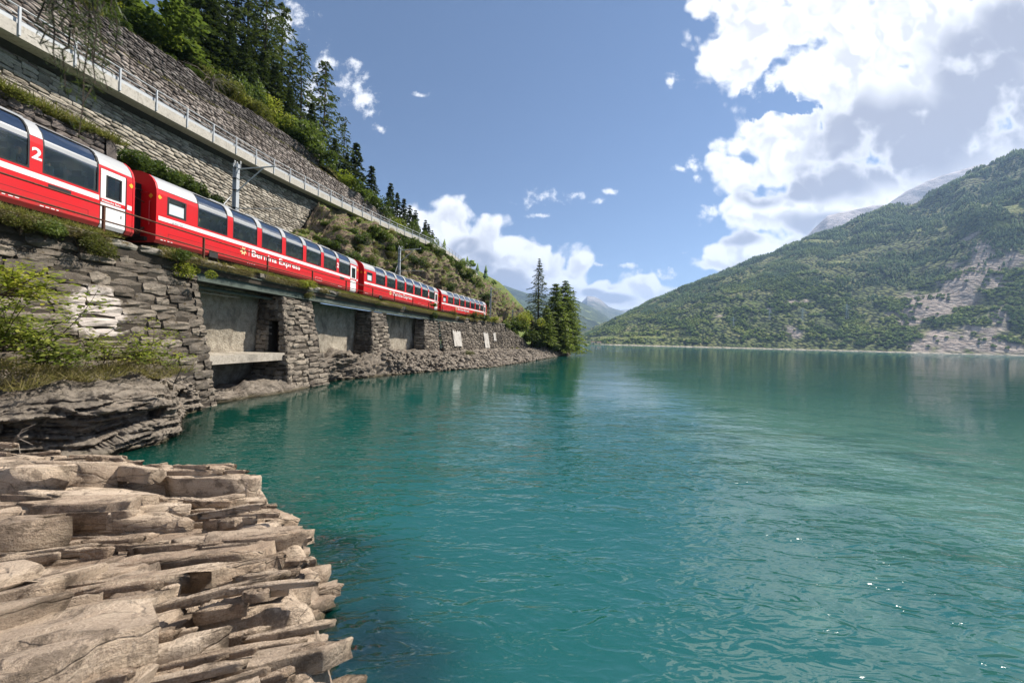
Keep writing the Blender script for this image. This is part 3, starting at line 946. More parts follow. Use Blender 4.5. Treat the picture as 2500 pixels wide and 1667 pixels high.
gp = along(Xr, Zr, 9.3, 92, 1.95)
pm = MB().box(-0.035, 0.035, -0.035, 0.035, -0.45, 0.72).mesh('post')
pm.materials.append(M['steel'])
for y in gp:
    o = obj('post', pm, None, gr)
    o.location = Vector((float(Xr(y)) + 0.03, y, float(Zr(y)))) - gr.location
for dz, r, dx in ((0.73, 0.032, 0.03), (0.40, 0.02, 0.0)):
    mb = MB().tube([(float(Xr(y)) + dx, y, float(Zr(y)) + dz) for y in gp], r, n=6)
    obj('rail', mb, M['steel'], gr, world=True)
mb = MB()
for u, v in zip(gp[:-1], gp[1:]):
    mb.beam((float(Xr(u)) - 0.12, u, float(Zr(u)) + 0.18), (float(Xr(v)) - 0.12, v, float(Zr(v)) + 0.18), 0.05, 0.2)
obj('crash_barrier', mb, M['steel'], gr, world=True)

# ---------------------------------------------------------------- viaduct
XE = lambda Y: Xs(Y) + EDGE
ab = thing('abutment', 'big mossy stone abutment wall under the first coach, left of the openings', 'abutment', (-13.5, 12, 0))
AB_END = 15.75
Pab = onY(lambda Y: Xs(Y) + EDGE, 0.19, 5.6)
M['abwhite'] = None
def white_patch(cx, cy, cz, rx, rz, dark=None):
    def f(t, g, c):
        sp = t.new('ShaderNodeSeparateXYZ')
        t.put(sp.inputs[0], g.outputs['Position'])
        ey = t.math('DIVIDE', t.math('SUBTRACT', sp.outputs[1], cy), rx)
        ez = t.math('DIVIDE', t.math('SUBTRACT', sp.outputs[2], cz), rz)
        r = t.math('SQRT', t.math('ADD', t.math('MULTIPLY', ey, ey), t.math('MULTIPLY', ez, ez)))
        r = t.math('MULTIPLY_ADD', t.math('SUBTRACT', t.noise(g.outputs['Position'], 2.4, 6, 0.65), 0.5), 1.3, r)
        wv = t.mr(r, 1.0, 0.72)
        return t.mix(t.math('MULTIPLY', wv, 0.75), c, (0.52, 0.46, 0.42))
    return f
M['abut'] = stone_mat('abutment_stone', [(0.075, 0.06, 0.047), (0.145, 0.122, 0.098), (0.24, 0.203, 0.163)], 1.2, moss=0.42, stain=0.6, tone=0.55, lichen=0.3, mosscol=(0.05, 0.036, 0.016), white=white_patch(0, 11.9, 3.7, 0.85, 1.0))
masonry(ab, Pab, 6.0, AB_END, lambda s: -0.2 if s > 13.5 else 1.2, lambda s: 6.12 if s > 13 else 6.2, 0.36, 0.80, M['abut'], M['mortar'], 'stone', 0.3, 0.018, 11, bulge=0.13, rough=0.04, limit=300)
def face(parent, a, b, at, bt, z0, z1, ch, ln, mat, mort, seed, **kw):
    P, L = onLine(a, b, at, bt, z0, z1)
    return masonry(parent, P, 0, L, lambda s: z0, lambda s: z1, ch, ln, mat, mort, 'stone', seed=seed, **kw)
xe = lambda Y: float(XE(Y))
e0, e1 = (xe(AB_END) + 1.06, AB_END - 0.02), (xe(AB_END) + 0.0, AB_END - 0.02)
P, L = onLine((xe(AB_END) - 2.0, AB_END), (xe(AB_END) + 1.02, AB_END), (xe(AB_END) - 2.0, AB_END), (xe(AB_END) - 0.04, AB_END), 0.0, 5.6)
masonry(ab, P, 0, L, lambda s: -0.2, lambda s: 5.4, 0.34, 0.7, M['abut'], M['mortar'], 'stone', 0.3, 0.02, 12, flip=True)
PIERS = [(21.0, 23.5, 0.0, 'first stone pier from the left, doorway cut in its near side', 0.85), (30.9, 33.3, 0.4, 'middle stone pier, standing on a stepped footing of rock', 0.6), (41.2, 44.6, 1.2, 'third stone pier, farthest, under ivy and sunk in the wall', 0.5)]
def xpz(y, z, bat):
    return xe(y) - 0.05 + bat * (5.5 - z) / 5.5
for k, (y0, y1, zb_, lab, bat) in enumerate(PIERS):
    p = thing('stone_pier', lab, 'pier', (xe((y0 + y1) / 2), (y0 + y1) / 2, zb_))
    zt_ = 5.42
    fx = lambda y, z: xpz(y, z, bat * (5.5 - zb_) / 5.5)
    ya, yb = y0 - 0.55, y1 + 0.5                # foot
    zlow = 2.05 if k < 2 else zb_
    back = Xs_((y0 + y1) / 2) - 0.1
    def ramp_(z):
        return (zt_ - z) / (zt_ - zb_)
    def pts(z, grow=0.0):
        r = ramp_(z)
        a = y0 - 0.55 * r - grow
        b = y1 + 0.5 * r + grow
        return (xpz(a, z, bat) + grow, a), (xpz(b, z, bat) + grow, b)
    for (z0, z1, g) in (((zb_ - 0.3, zlow, 0.13), (zlow, zt_, 0.0)) if k < 2 else ((zb_, zt_, 0.0),)):
        A0, B0 = pts(z0, g)
        A1, B1 = pts(z1, g)
        sk = None
        if k == 0 and g == 0.0:
            Ls = A0[0] - back
            sk = lambda m, z, Ls=Ls: Ls - 1.06 < m < Ls - 0.42 and z < 3.95
        face(p, A0, B0, A1, B1, z0, z1, 0.33, 0.72, M['pier'], M['mortar'], 20 + k, depth=0.3, gap=0.03, bulge=0.12, rough=0.03, limit=140)
        kw = dict(name='stone', depth=0.3, gap=0.02, bulge=0.08)
        if sk is None:
            face(p, (back, A0[1]), A0, (back, A1[1]), A1, z0, z1, 0.28, 0.62, M['pier'], M['mortar'], 30 + k, depth=0.3, gap=0.02, bulge=0.08, limit=140)
        else:
            Pd, Ld = onLine((back, A0[1]), A0, (back, A1[1]), A1, z0, z1)
            for sa, sb, za, zb2, sd in ((0, Ls - 1.06, z0, z1, 31), (Ls - 0.42, Ld, z0, z1, 32), (Ls - 1.06, Ls - 0.42, 3.95, z1, 33)):
                masonry(p, Pd, sa, sb, lambda q, za=za: za, lambda q, zb2=zb2: zb2, 0.28, 0.62, M['pier'], M['mortar'], seed=sd, limit=60, core=False, **kw)
        if sk is not None:     # doorway reveal
            mb = MB()
            r = []
            Pd, L = onLine((back, A0[1]), A0, (back, A1[1]), A1, z0, z1)
            def pt(s, z, dp):
                q = Pd(np.array([s]), np.array([z]))[0]
                return (q[0], q[1] + dp, q[2])
            s0d, s1d, zd = Ls - 1.06, Ls - 0.42, 3.95
            mb.poly([pt(0, z0, .06), pt(s0d, z0, .06), pt(s0d, z1, .06), pt(0, z1, .06)], [(0, 1, 2, 3)])
            mb.poly([pt(s1d, z0, .06), pt(Ls, z0, .06), pt(Ls, z1, .06), pt(s1d, z1, .06)], [(0, 1, 2, 3)])
            mb.poly([pt(s0d, zd, .06), pt(s1d, zd, .06), pt(s1d, z1, .06), pt(s0d, z1, .06)], [(0, 1, 2, 3)])
            mb.poly([pt(s0d, z0, .06), pt(s1d, z0, .06), pt(s1d, zd, .06), pt(s0d, zd, .06), pt(s0d, z0, .8), pt(s1d, z0, .8), pt(s1d, zd, .8), pt(s0d, zd, .8)],
                    [(0, 4, 7, 3), (1, 2, 6, 5), (3, 7, 6, 2), (4, 5, 6, 7)])
            obj('doorway', mb, M['mortar'], p, world=True)
    A, B = pts(zt_)
    mb = MB().poly([(back, A[1], zt_ - 0.05), (A[0], A[1], zt_ - 0.05), (B[0], B[1], zt_ - 0.05), (back, B[1], zt_ - 0.05)], [(0, 1, 2, 3)])
    obj('pier_top', mb, M['pier'], p, world=True)
    if k == 1:
        A, B = pts(zb_, 0.3)
        mb = MB().poly([(back, A[1], 0.62), (A[0], A[1], 0.62), (B[0], B[1], 0.62), (back, B[1], 0.62), (back, A[1], -0.4), (A[0], A[1], -0.4), (B[0], B[1], -0.4), (back, B[1], -0.4)],
                       [(0, 1, 2, 3), (4, 5, 1, 0), (5, 6, 2, 1)])
        obj('footing', mb, M['pier'], p, world=True)
# rendered back wall of the openings
bw = thing('back_wall', 'pale rendered back wall inside the openings below the train', 'wall', (-14.5, 28, 2))
rows = [np.stack([Xs(Yb) - 0.12 - (0.9 if z < 0 else 0), Yb, np.full_like(Yb, z)], 1) for z in (-0.6, 1.9, 3, 5.55) for Yb in (np.linspace(15.6, 46.5, 60),)]
loft('rendered_face', rows, M['plaster'], 200, 26, lambda P, N: N * (np.sign(N[:, :1]) * (0.09 * fbm(P * 1.1, 6)[:, None])), parent=bw)
for o in bw.children:
    o.location = -bw.location
# ledge slab across the first opening
sl = thing('concrete_ledge', 'stained concrete ledge spanning the first opening between abutment and pier', 'ledge', (-13.3, 18, 1.7))
mb = MB()
pp = []
for y in np.linspace(AB_END + 0.02, 20.75, 10):
    xf = xe(y) + 0.40
    pp += [(xf, y, 2.12), (xf + 0.02, y, 1.72), (xf - 2.0, y, 1.72), (xf - 2.0, y, 2.16)]
mb.poly(pp, [(i * 4 + k, i * 4 + (k + 1) % 4, i * 4 + 4 + (k + 1) % 4, i * 4 + 4 + k) for i in range(9) for k in range(4)])
obj('slab', mb, M['ledge'], sl, world=True)
# steel girders, one per opening
SPANS = [(AB_END + 0.03, 22.2, 'first green-grey steel girder, from abutment to first pier'), (22.25, 32.0, 'second green-grey steel girder, between first and middle pier'),
         (32.05, 42.8, 'third green-grey steel girder, between middle and third pier'), (42.85, 52.5, 'last green-grey steel girder, right of the third pier, low on the wall')]
for a, b, lab in SPANS:
    g = thing('steel_girder', lab, 'girder', (xe(a), a, 5.42))
    for nm, dx0, dx1, z0, z1 in (('bottom_flange', -0.30, 0.03, 5.43, 5.475), ('web', -0.15, -0.12, 5.475, 6.03), ('top_flange', -0.30, 0.03, 6.03, 6.07)):
        mb = MB()
        yy = np.linspace(a, b, 9)
        pp = []
        for y in yy:
            x = xe(y)
            pp += [(x + dx0, y, z0), (x + dx1, y, z0), (x + dx1, y, z1), (x + dx0, y, z1)]
        fs = [(i * 4 + k, i * 4 + (k + 1) % 4, i * 4 + 4 + (k + 1) % 4, i * 4 + 4 + k) for i in range(8) for k in range(4)] + [(3, 2, 1, 0), (32, 33, 34, 35)]
        obj(nm, mb.poly(pp, fs), M['girder'], g, world=True)
    mb = MB()
    st = MB().box(-0.14, 0.02, -0.008, 0.008, 5.475, 6.03)
    n_st = int((b - a) / 1.6)
# pipe and inner beam seen under the first span
pi = thing('service_pipe', 'pale service pipe under the deck of the first opening', 'pipe', (-13.9, 18, 5.2))
obj('pipe', MB().tube([(xe(y) - 0.6 - 0.02 * i, y, 5.22) for i, y in enumerate(np.linspace(AB_END - 0.2, 21.2, 6))], 0.075, n=10), M['girder'], pi, world=True)
obj('bracket', MB().tube([(xe(y) - 0.9, y, 5.05 + 0.0 * y) for y in np.linspace(AB_END - 0.2, 19, 4)], 0.035, n=6), M['ledge'], pi, world=True)
# deck: soffit slab and mossy coping stones
yy = np.linspace(5, 70, 66)
V, Fs = [], []
for y in yy:
    x = xe(y)
    V += [(x - 0.12, y, 6.09), (x - 5.0, y, 6.09), (x - 5.0, y, DECK_Z - 0.12), (x - 0.12, y, DECK_Z - 0.12)]
for i in range(len(yy) - 1):
    for k in range(4):
        Fs.append((i * 4 + k, i * 4 + 4 + k, i * 4 + 4 + (k + 1) % 4, i * 4 + (k + 1) % 4))
dk = thing('viaduct_deck', 'dark deck slab carrying the train above the openings', 'deck', (-14, 20, 6))
obj('slab', mesh_np('slab', V, Fs), M['ballast'], dk, world=True)
cp = thing('coping', 'row of mossy coping stones along the edge of the deck', 'coping', (-13, 20, 6.1))
masonry(cp, onY(lambda Y: Xs(Y) + EDGE + 0.04, 0.0), 5.5, 68, lambda s: 6.09, lambda s: 6.40 + 0.05 * math.sin(s * 1.3), 0.5, 1.0, M['coping'], M['mortar'], 'coping_stone', 0.4, 0.02, 15, bulge=0.08, rough=0.035)
mb = []
Yd = np.linspace(5, 72, 68)
V = np.concatenate([np.stack([XE(Yd) + 0.02, Yd, np.full_like(Yd, 6.36)], 1), np.stack([XE(Yd) - 0.7, Yd, np.full_like(Yd, DECK_Z)], 1), np.stack([XE(Yd) - 5.2, Yd, np.full_like(Yd, DECK_Z)], 1)])
n = len(Yd)
i = np.arange(n - 1)
struct('trackbed', mesh_np('trackbed', V, np.concatenate([np.stack([i + k * n, i + 1 + k * n, i + 1 + (k + 1) * n, i + (k + 1) * n], 1) for k in (0, 1)])), M['ballast'])
tr = thing('railway_track', 'railway track under the red train on the viaduct', 'track', (-16, 20, DECK_Z))
for off in (-0.825, -1.825):
    obj('rail', MB().tube([(Xs_(y) + off, y, RAIL_Z - 0.06) for y in np.linspace(4, 96, 70)], 0.05, n=4), M['rust'], tr, world=True)
# rusty railing
rl = thing('railing', 'rusty two-bar railing on the lake side of the train', 'railing', (-14, 20, DECK_Z))
XR = lambda Y: Xs(Y) + EDGE - 0.18
ry = along(XR, None, 5.1, 66, 3.78)
off0 = 12.45 - min(ry, key=lambda v: abs(v - 12.45))
ry = [v + off0 for v in ry]
for y in ry:
    x = float(XR(y))
    obj('post', MB().beam((x, y, DECK_Z - 0.25), (x, y, 7.42), 0.075, 0.055).mesh('post'), M['rust'], rl, world=True)
for z in (7.42, 6.92):
    obj('rail', MB().tube([(float(XR(y)), y, z) for y in ry], 0.029, n=6), M['rust'], rl, world=True)
# ---------------------------------------------------------------- the train: four panoramic coaches
PROF = [(1.24, 0.32), (1.325, 0.46), (1.325, 2.42), (1.305, 2.62), (1.235, 2.85), (1.10, 3.05), (0.92, 3.20), (0.62, 3.32), (0.3, 3.385), (0.0, 3.40)]
_pl = [0.0]
for (a, b), (c, d) in zip(PROF[:-1], PROF[1:]):
    _pl.append(_pl[-1] + math.hypot(c - a, d - b))
def pq(q):
    y = float(np.interp(q, _pl, [p[0] for p in PROF]))
    z = float(np.interp(q, _pl, [p[1] for p in PROF]))
    return y, z
def qz(z):
    return float(np.interp(z, [p[1] for p in PROF], _pl))
def pnorm(q):
    a, b = pq(max(q - 0.03, 0)), pq(min(q + 0.03, _pl[-1]))
    t = Vector((b[0] - a[0], b[1] - a[1])).normalized()
    return t.y, -t.x
def sp_(x, q, off, side):
    y, z = pq(q)
    ny, nz = pnorm(q)
    return (x, side * (y + ny * off), z + nz * off)
def strip(mb, x0, x1, q0, q1, off=0.0, sides=(-1, 1), nq=None, nx=1, thick=0.0):
    qs = sorted(set([q0, q1] + [q for q in _pl if q0 < q < q1]))
    if nq:
        qs = list(np.linspace(q0, q1, nq))
    for s in sides:
        pts, fs = [], []
        xs = np.linspace(x0, x1, nx + 1)
        for q in qs:
            for x in xs:
                pts.append(sp_(x, q, off, s))
        m = nx + 1
        for i in range(len(qs) - 1):
            for j in range(nx):
                f = (i * m + j, i * m + j + 1, (i + 1) * m + j + 1, (i + 1) * m + j)
                fs.append(f if s < 0 else f[::-1])
        if thick:
            b = len(pts)
            pts += [sp_(x, q, off - thick, s) for q in qs for x in xs]
            per = [(0, j) for j in range(m)] + [(i, m - 1) for i in range(1, len(qs))] + [(len(qs) - 1, j) for j in range(m - 2, -1, -1)] + [(i, 0) for i in range(len(qs) - 2, 0, -1)]
            ids = [i * m + j for i, j in per]
            for a, c in zip(ids, ids[1:] + ids[:1]):
                fs.append((a, b + a, b + c, c) if s < 0 else (a, c, b + c, b + a))
        mb.poly(pts, fs)
def corner(mb, x, q, sx, sq, r, off, sides=(-1, 1)):
    """rounded filler in a window corner at (x,q), opening towards (sx,sq)"""
    for s in sides:
        pts = [sp_(x, q, off, s)]
        for k in range(6):
            a = math.pi / 2 * k / 5
            pts.append(sp_(x + sx * (r - r * math.sin(a)), q + sq * (r - r * math.cos(a)), off, s))
        mb.poly(pts, [(0, k + 1, k + 2) for k in range(5)])
L_CAR = 15.85
WIN = [(1.80 + 1.875 * k, 1.80 + 1.875 * k + 1.56) for k in range(7)]
DOOR = (14.66, 15.56)
Q_SILL, Q_RED, Q_TOP = qz(1.56), qz(2.62), qz(3.17)
Q_S0, Q_S1 = qz(1.305), qz(1.48)
def text_mesh(txt, size, mat, bold=0.0, name='lettering', width=None):
    cu = bpy.data.curves.new(name, 'FONT')
    cu.body = txt
    cu.size = size
    cu.offset = bold
    cu.extrude = 0.002
    cu.resolution_u = 3
    tmp = bpy.data.objects.new('lettering', cu)
    COL.objects.link(tmp)
    bpy.context.view_layer.update()
    me = bpy.data.meshes.new_from_object(tmp.evaluated_get(bpy.context.evaluated_depsgraph_get()))
    bpy.data.objects.remove(tmp)
    me.name = name
    me.materials.clear()
    me.materials.append(mat)
    if width:
        co = np.empty(len(me.vertices) * 3, np.float32)
        me.vertices.foreach_get('co', co)
        co = co.reshape(-1, 3)
        co[:, 0] = (co[:, 0] - co[:, 0].min()) * width / np.ptp(co[:, 0])
        me.vertices.foreach_set('co', co.ravel())
        me.update()
    return me
T_BERNINA = text_mesh('Bernina Express', 0.50, M['white'], 0.0095, width=3.85)
T_TWO = text_mesh('2', 0.50, M['white'], 0.016)
T_RHB = text_mesh('Rhätische Bahn', 0.105, M['white'], 0.002)
T_NOTE = text_mesh('grazia fich', 0.12, M['steel'], 0.0)
ROT_SIDE = Matrix.Rotation(math.pi / 2, 4, 'X')
def make_coach():
    t = thing('railway_carriage', 'x', 'railway carriage', group='panoramic coaches of the red train')
    # --- red body
    mb = MB()
    segs = [(0.02, DOOR[0]), (DOOR[1], L_CAR - 0.02)]
    for a, b in segs:
        strip(mb, a, b, 0.0, Q_SILL)
    strip(mb, 0.02, 0.44, Q_SILL, Q_RED)
    strip(mb, 1.26, WIN[0][0], Q_SILL, Q_RED)
    strip(mb, 0.44, 1.26, qz(2.42), Q_RED)
    strip(mb, 0.44, 1.26, Q_SILL - 0.0, qz(1.62))
    for (a, b), (c, d) in zip(WIN[:-1], WIN[1:]):
        strip(mb, b, c, Q_SILL, Q_RED)
    strip(mb, WIN[-1][1], DOOR[0], Q_SILL, Q_RED)
    strip(mb, DOOR[1], L_CAR - 0.02, Q_SILL, Q_RED)
    strip(mb, DOOR[0], DOOR[1], qz(2.52), Q_RED)
    for a, b in WIN:
        corner(mb, a, Q_SILL, 1, 1, 0.16, 0.0)
        corner(mb, b, Q_SILL, -1, 1, 0.16, 0.0)
    for x in (0.02, L_CAR - 0.02):                      # end walls
        pts = [(x, -p[0], p[1]) for p in PROF] + [(x, p[0], p[1]) for p in PROF[::-1][1:]]
        mb.poly(pts, [tuple(range(len(pts)))[::-1 if x < 1 else 1]])
    obj('body', mb, M['red'], t)
    # rims standing proud round the two ends
    for x0 in (0.0, L_CAR - 0.07):
        mb = MB()
        strip(mb, x0, x0 + 0.07, 0.0, _pl[-1], 0.012, thick=0.03)
        obj('end_rim', mb, M['red'], t)
    # --- roof
    mb = MB()
    strip(mb, 0.09, WIN[0][0] - 0.02, Q_RED, Q_TOP, 0.004)
    for (a, b), (c, d) in zip(WIN[:-1], WIN[1:]):
        strip(mb, b + 0.0, c - 0.0, Q_RED, Q_TOP, 0.010)
    strip(mb, WIN[-1][1] + 0.02, L_CAR - 0.09, Q_RED, Q_TOP, 0.004)
    strip(mb, 0.09, L_CAR - 0.09, Q_TOP, _pl[-1], 0.006)
    for a, b in WIN:
        corner(mb, a, Q_TOP, 1, -1, 0.14, 0.008)
        corner(mb, b, Q_TOP, -1, -1, 0.14, 0.008)
    roof = obj('roof', mb, M['silver'], t)
    mb = MB()
    for k in range(5):
        mb.box(3.2 + k * 2.2, 4.4 + k * 2.2, -0.42, 0.42, 3.385, 3.46)
    obj('roof_box', mb, M['silver'], roof)
    # --- windows
    for a, b in WIN:
        for s in (-1, 1):
            mb = MB()
            strip(mb, a, b, Q_SILL, Q_TOP, -0.022, (s,), nq=15)
            wn = obj('window', mb, M['glass'], t)
            mb = MB()
            e = 0.04
            strip(mb, a, a + e, Q_SILL, Q_TOP, 0.003, (s,), nq=13, thick=0.028)
            strip(mb, b - e, b, Q_SILL, Q_TOP, 0.003, (s,), nq=13, thick=0.028)
            strip(mb, a + e, b - e, Q_SILL, Q_SILL + e, 0.003, (s,), nq=2, thick=0.028)
            strip(mb, a + e, b - e, Q_TOP - e, Q_TOP, 0.003, (s,), nq=2, thick=0.028)
            corner(mb, a + e * 0.7, Q_SILL + e * 0.7, 1, 1, 0.13, 0.001, (s,))
            corner(mb, b - e * 0.7, Q_SILL + e * 0.7, -1, 1, 0.13, 0.001, (s,))
            obj('gasket', mb, M['black'], wn)
            mb = MB()
            strip(mb, a + e, b - e, qz(2.47), qz(2.66), -0.014, (s,), nq=5)
            obj('blind_rail', mb, M['silver'], wn)
    for s in (-1, 1):                                    # vestibule window
        mb = MB()
        strip(mb, 0.52, 1.18, qz(1.70), qz(2.2), -0.02, (s,), nq=2)
        wn = obj('window', mb, M['frost'], t)
        mb = MB()
        strip(mb, 0.52, 1.18, qz(2.2), qz(2.36), -0.02, (s,), nq=2)
        obj('fanlight', mb, M['glass'], wn)
        mb = MB()
        e = 0.08
        strip(mb, 0.44, 0.52, qz(1.62), qz(2.42), 0.006, (s,), nq=2, thick=0.03)
        strip(mb, 1.18, 1.26, qz(1.62), qz(2.42), 0.006, (s,), nq=2, thick=0.03)
        strip(mb, 0.52, 1.18, qz(1.62), qz(1.70), 0.006, (s,), nq=2, thick=0.03)
        strip(mb, 0.52, 1.18, qz(2.36), qz(2.42), 0.006, (s,), nq=2, thick=0.03)
        strip(mb, 0.52, 1.18, qz(2.19), qz(2.21), 0.004, (s,), nq=2, thick=0.02)
        obj('gasket', mb, M['black'], wn)
    # --- stripe, seams, small print
    mb = MB()
    strip(mb, 0.10, DOOR[0] - 0.03, Q_S0, Q_S1, 0.004, nq=2)
    strip(mb, DOOR[1] + 0.03, L_CAR - 0.1, Q_S0, Q_S1, 0.004, nq=2)
    obj('stripe', mb, M['white'], t)
    mb = MB()
    strip(mb, 0.5, DOOR[0] - 0.35, qz(0.80), qz(0.812), 0.003, nq=2)
    strip(mb, DOOR[0] - 0.36, DOOR[0] - 0.348, qz(0.45), qz(0.80), 0.003, nq=2)
    strip(mb, 0.5, 0.512, qz(0.45), qz(0.80), 0.003, nq=2)
    strip(mb, 0.1, WIN[0][0], qz(2.615), qz(2.63), 0.006, nq=2)
    obj('panel_seam', mb, M['black'], t)
    mb = MB()
    rr = random.Random(4)
    for x0, z0 in ((11.3, 0.52), (12.0, 0.50), (0.2, 0.45), (4.6, 0.42), (13.0, 0.46)):
        for k in range(4):
            strip(mb, x0 + 0.14 * k, x0 + 0.14 * k + rr.uniform(0.05, 0.11), qz(z0 + 0.02), qz(z0 + 0.045), 0.004, (-1,), nq=2)
    strip(mb, 10.3, 11.0, qz(0.72), qz(0.73), 0.004, (-1,), nq=2)
    strip(mb, 10.3, 11.0, qz(0.50), qz(0.51), 0.004, (-1,), nq=2)
    strip(mb, 10.3, 10.31, qz(0.51), qz(0.72), 0.004, (-1,), nq=2)
    strip(mb, 10.99, 11.0, qz(0.51), qz(0.72), 0.004, (-1,), nq=2)
    obj('small_marking', mb, M['white'], t)
    mb = MB()
    strip(mb, WIN[6][0] + 0.15, WIN[6][0] + 0.75, qz(1.12), qz(1.27), 0.006, (-1,), nq=2)
    obj('display_panel', mb, M['black'], t)
    # --- doors
    for s in (-1, 1):
        mb = MB()
        a, b = DOOR[0] + 0.03, DOOR[1] - 0.03
        w0, w1, z0, z1 = a + 0.2, b - 0.16, 1.52, 2.30
        strip(mb, a, b, 0.01, qz(z0), -0.012, (s,))
        strip(mb, a, w0, qz(z0), qz(z1), -0.012, (s,))
        strip(mb, w1, b, qz(z0), qz(z1), -0.012, (s,))
        strip(mb, a, b, qz(z1), qz(2.52), -0.012, (s,))
        d = obj('door', mb, M['white'], t)
        mb = MB()
        strip(mb, w0, w1, qz(z0), qz(z1), -0.03, (s,), nq=2)
        obj('door_window', mb, M['glass'], d)
        mb = MB()
        for p0, p1, u0, u1 in ((w0 - .03, w0 + .02, z0 - .03, z1 + .03), (w1 - .02, w1 + .03, z0 - .03, z1 + .03), (w0, w1, z0 - .03, z0 + .02), (w0, w1, z1 - .02, z1 + .03)):
            strip(mb, p0, p1, qz(u0), qz(u1), -0.006, (s,), nq=2, thick=0.02)
        obj('gasket', mb, M['black'], d)
        mb = MB()
        strip(mb, DOOR[0], a, 0.0, qz(2.52), -0.006, (s,))
        strip(mb, b, DOOR[1], 0.0, qz(2.52), -0.006, (s,))
        obj('door_seal', mb, M['black'], d)
        mb = MB()
        strip(mb, a, b, qz(1.27), qz(1.42), -0.008, (s,), nq=2)
        obj('door_band', mb, M['red'], d)
        mb = MB()
        strip(mb, b - 0.16, b - 0.13, qz(0.85), qz(0.98), -0.004, (s,), nq=2)
        obj('handle', mb, M['black'], d)
        if s < 0:
            o = obj('lettering', T_RHB, None, d)
            o.matrix_local = Matrix.Translation((a + 0.03, -1.3265, 1.30)) @ ROT_SIDE
    # --- lettering, class number, sun emblem
    o = obj('lettering', T_BERNINA, None, t)
    o.matrix_local = Matrix.Translation((4.88, -1.331, 0.885)) @ ROT_SIDE
    o = obj('class_number', T_TWO, None, t)
    o.matrix_local = Matrix.Translation((WIN[5][1] + 0.04, -1.331, 1.92)) @ ROT_SIDE
    o = obj('lettering', T_NOTE, None, t)
    o.matrix_local = Matrix.Translation((0.66, -1.334, 1.33)) @ ROT_SIDE
    mb = MB()
    pts = [(4.34, -1.331, 1.04)]
    for k in range(32):
        r = 0.215 if k % 4 in (1, 2) else 0.12
        pts.append((4.34 + r * math.cos(k * math.pi / 16), -1.331, 1.04 + r * math.sin(k * math.pi / 16)))
    mb.poly(pts, [(0, k + 1, (k + 1) % 32 + 1) for k in range(32)])
    em = obj('sun_emblem', mb, M['emblem'], t)
    mb = MB()
    pts = [(4.34 + 0.07 * math.cos(k * math.pi / 6), -1.333, 1.04 + 0.07 * math.sin(k * math.pi / 6)) for k in range(12)]
    mb.poly(pts, [tuple(range(12))])
    obj('emblem_centre', mb, M['red'], em)
    mb = MB()
    strip(mb, 4.69, 4.71, qz(0.86), qz(1.22), 0.005, (-1,), nq=2)
    obj('emblem_bar', mb, M['white'], t)
    # --- ends
    for sx, x in ((-1, 0.02), (1, L_CAR - 0.02)):
        mb = MB().box(min(x, x + sx * 0.42), max(x, x + sx * 0.42), -0.55, 0.55, 0.55, 2.75)
        for k in range(9):
            mb.box(min(x + sx * (0.02 + 0.045 * k), x + sx * (0.045 + 0.045 * k)), max(x + sx * (0.02 + 0.045 * k), x + sx * (0.045 + 0.045 * k)), -0.59, 0.59, 0.52, 2.79)
        obj('gangway', mb, M['black'], t)
        mb = MB().tube([(x + sx * 0.02, -1.08, 1.05), (x + sx * 0.09, -1.08, 1.05), (x + sx * 0.09, -1.08, 2.05), (x + sx * 0.02, -1.08, 2.05)], 0.018)
        mb.tube([(x + sx * 0.02, -0.95, 2.42), (x + sx * 0.08, -0.95, 2.42), (x + sx * 0.08, -0.65, 2.42), (x + sx * 0.02, -0.65, 2.42)], 0.018)
        obj('handrail', mb, M['handrail'], t)
        mb = MB()
        mb.poly([(x + sx * 0.012, -1.16, 2.30), (x + sx * 0.012, -1.05, 2.41), (x + sx * 0.012, -0.94, 2.30), (x + sx * 0.012, -1.05, 2.19)], [(0, 1, 2, 3)])
        px = 0.13 if sx < 0 else L_CAR - 0.13
        mb.poly([(px - 0.09, -1.334, 2.28), (px, -1.334, 2.38), (px + 0.09, -1.334, 2.28), (px, -1.334, 2.18)], [(0, 1, 2, 3)])
        obj('warning_mark', mb, M['yellow'], t)
        mb = MB()
        for k, yy_ in enumerate((-0.72, -0.8, 0.72)):
            mb.tube([(x + sx * 0.05, yy_, 0.95), (x + sx * 0.3, yy_ * 1.02, 0.6), (x + sx * 0.45, yy_ * 0.9, 0.85)], 0.028)
        mb.tube([(x, -0.62, 2.55), (x + sx * 0.3, -0.66, 2.5), (x + sx * 0.42, -0.7, 2.15), (x + sx * 0.04, -0.78, 2.0)], 0.022)
        obj('hose', mb, M['rust'], t)
        mb = MB().tube([(x, 0, 0.62), (x + sx * 0.45, 0, 0.62)], 0.09, n=8)
        mb.tube([(x + sx * 0.42, 0, 0.62), (x + sx * 0.46, 0, 0.62)], 0.2, n=12)
        mb.box(min(x, x + sx * 0.12), max(x, x + sx * 0.12), -0.9, 0.9, 0.40, 0.55)
        obj('coupler', mb, M['dark'], t)
    # --- underside
    mb = MB().box(0.3, L_CAR - 0.3, -1.12, 1.12, 0.30, 0.52)
    mb.box(6.2, 7.6, -1.1, 1.1, 0.05, 0.3).box(8.3, 9.6, -1.05, 1.05, 0.02, 0.3)
    obj('underframe', mb, M['dark'], t)
    mb = MB().box(2.4, 2.85, -1.345, -1.2, 0.28, 0.55)
    obj('filler_box', mb, M['dark'], t)
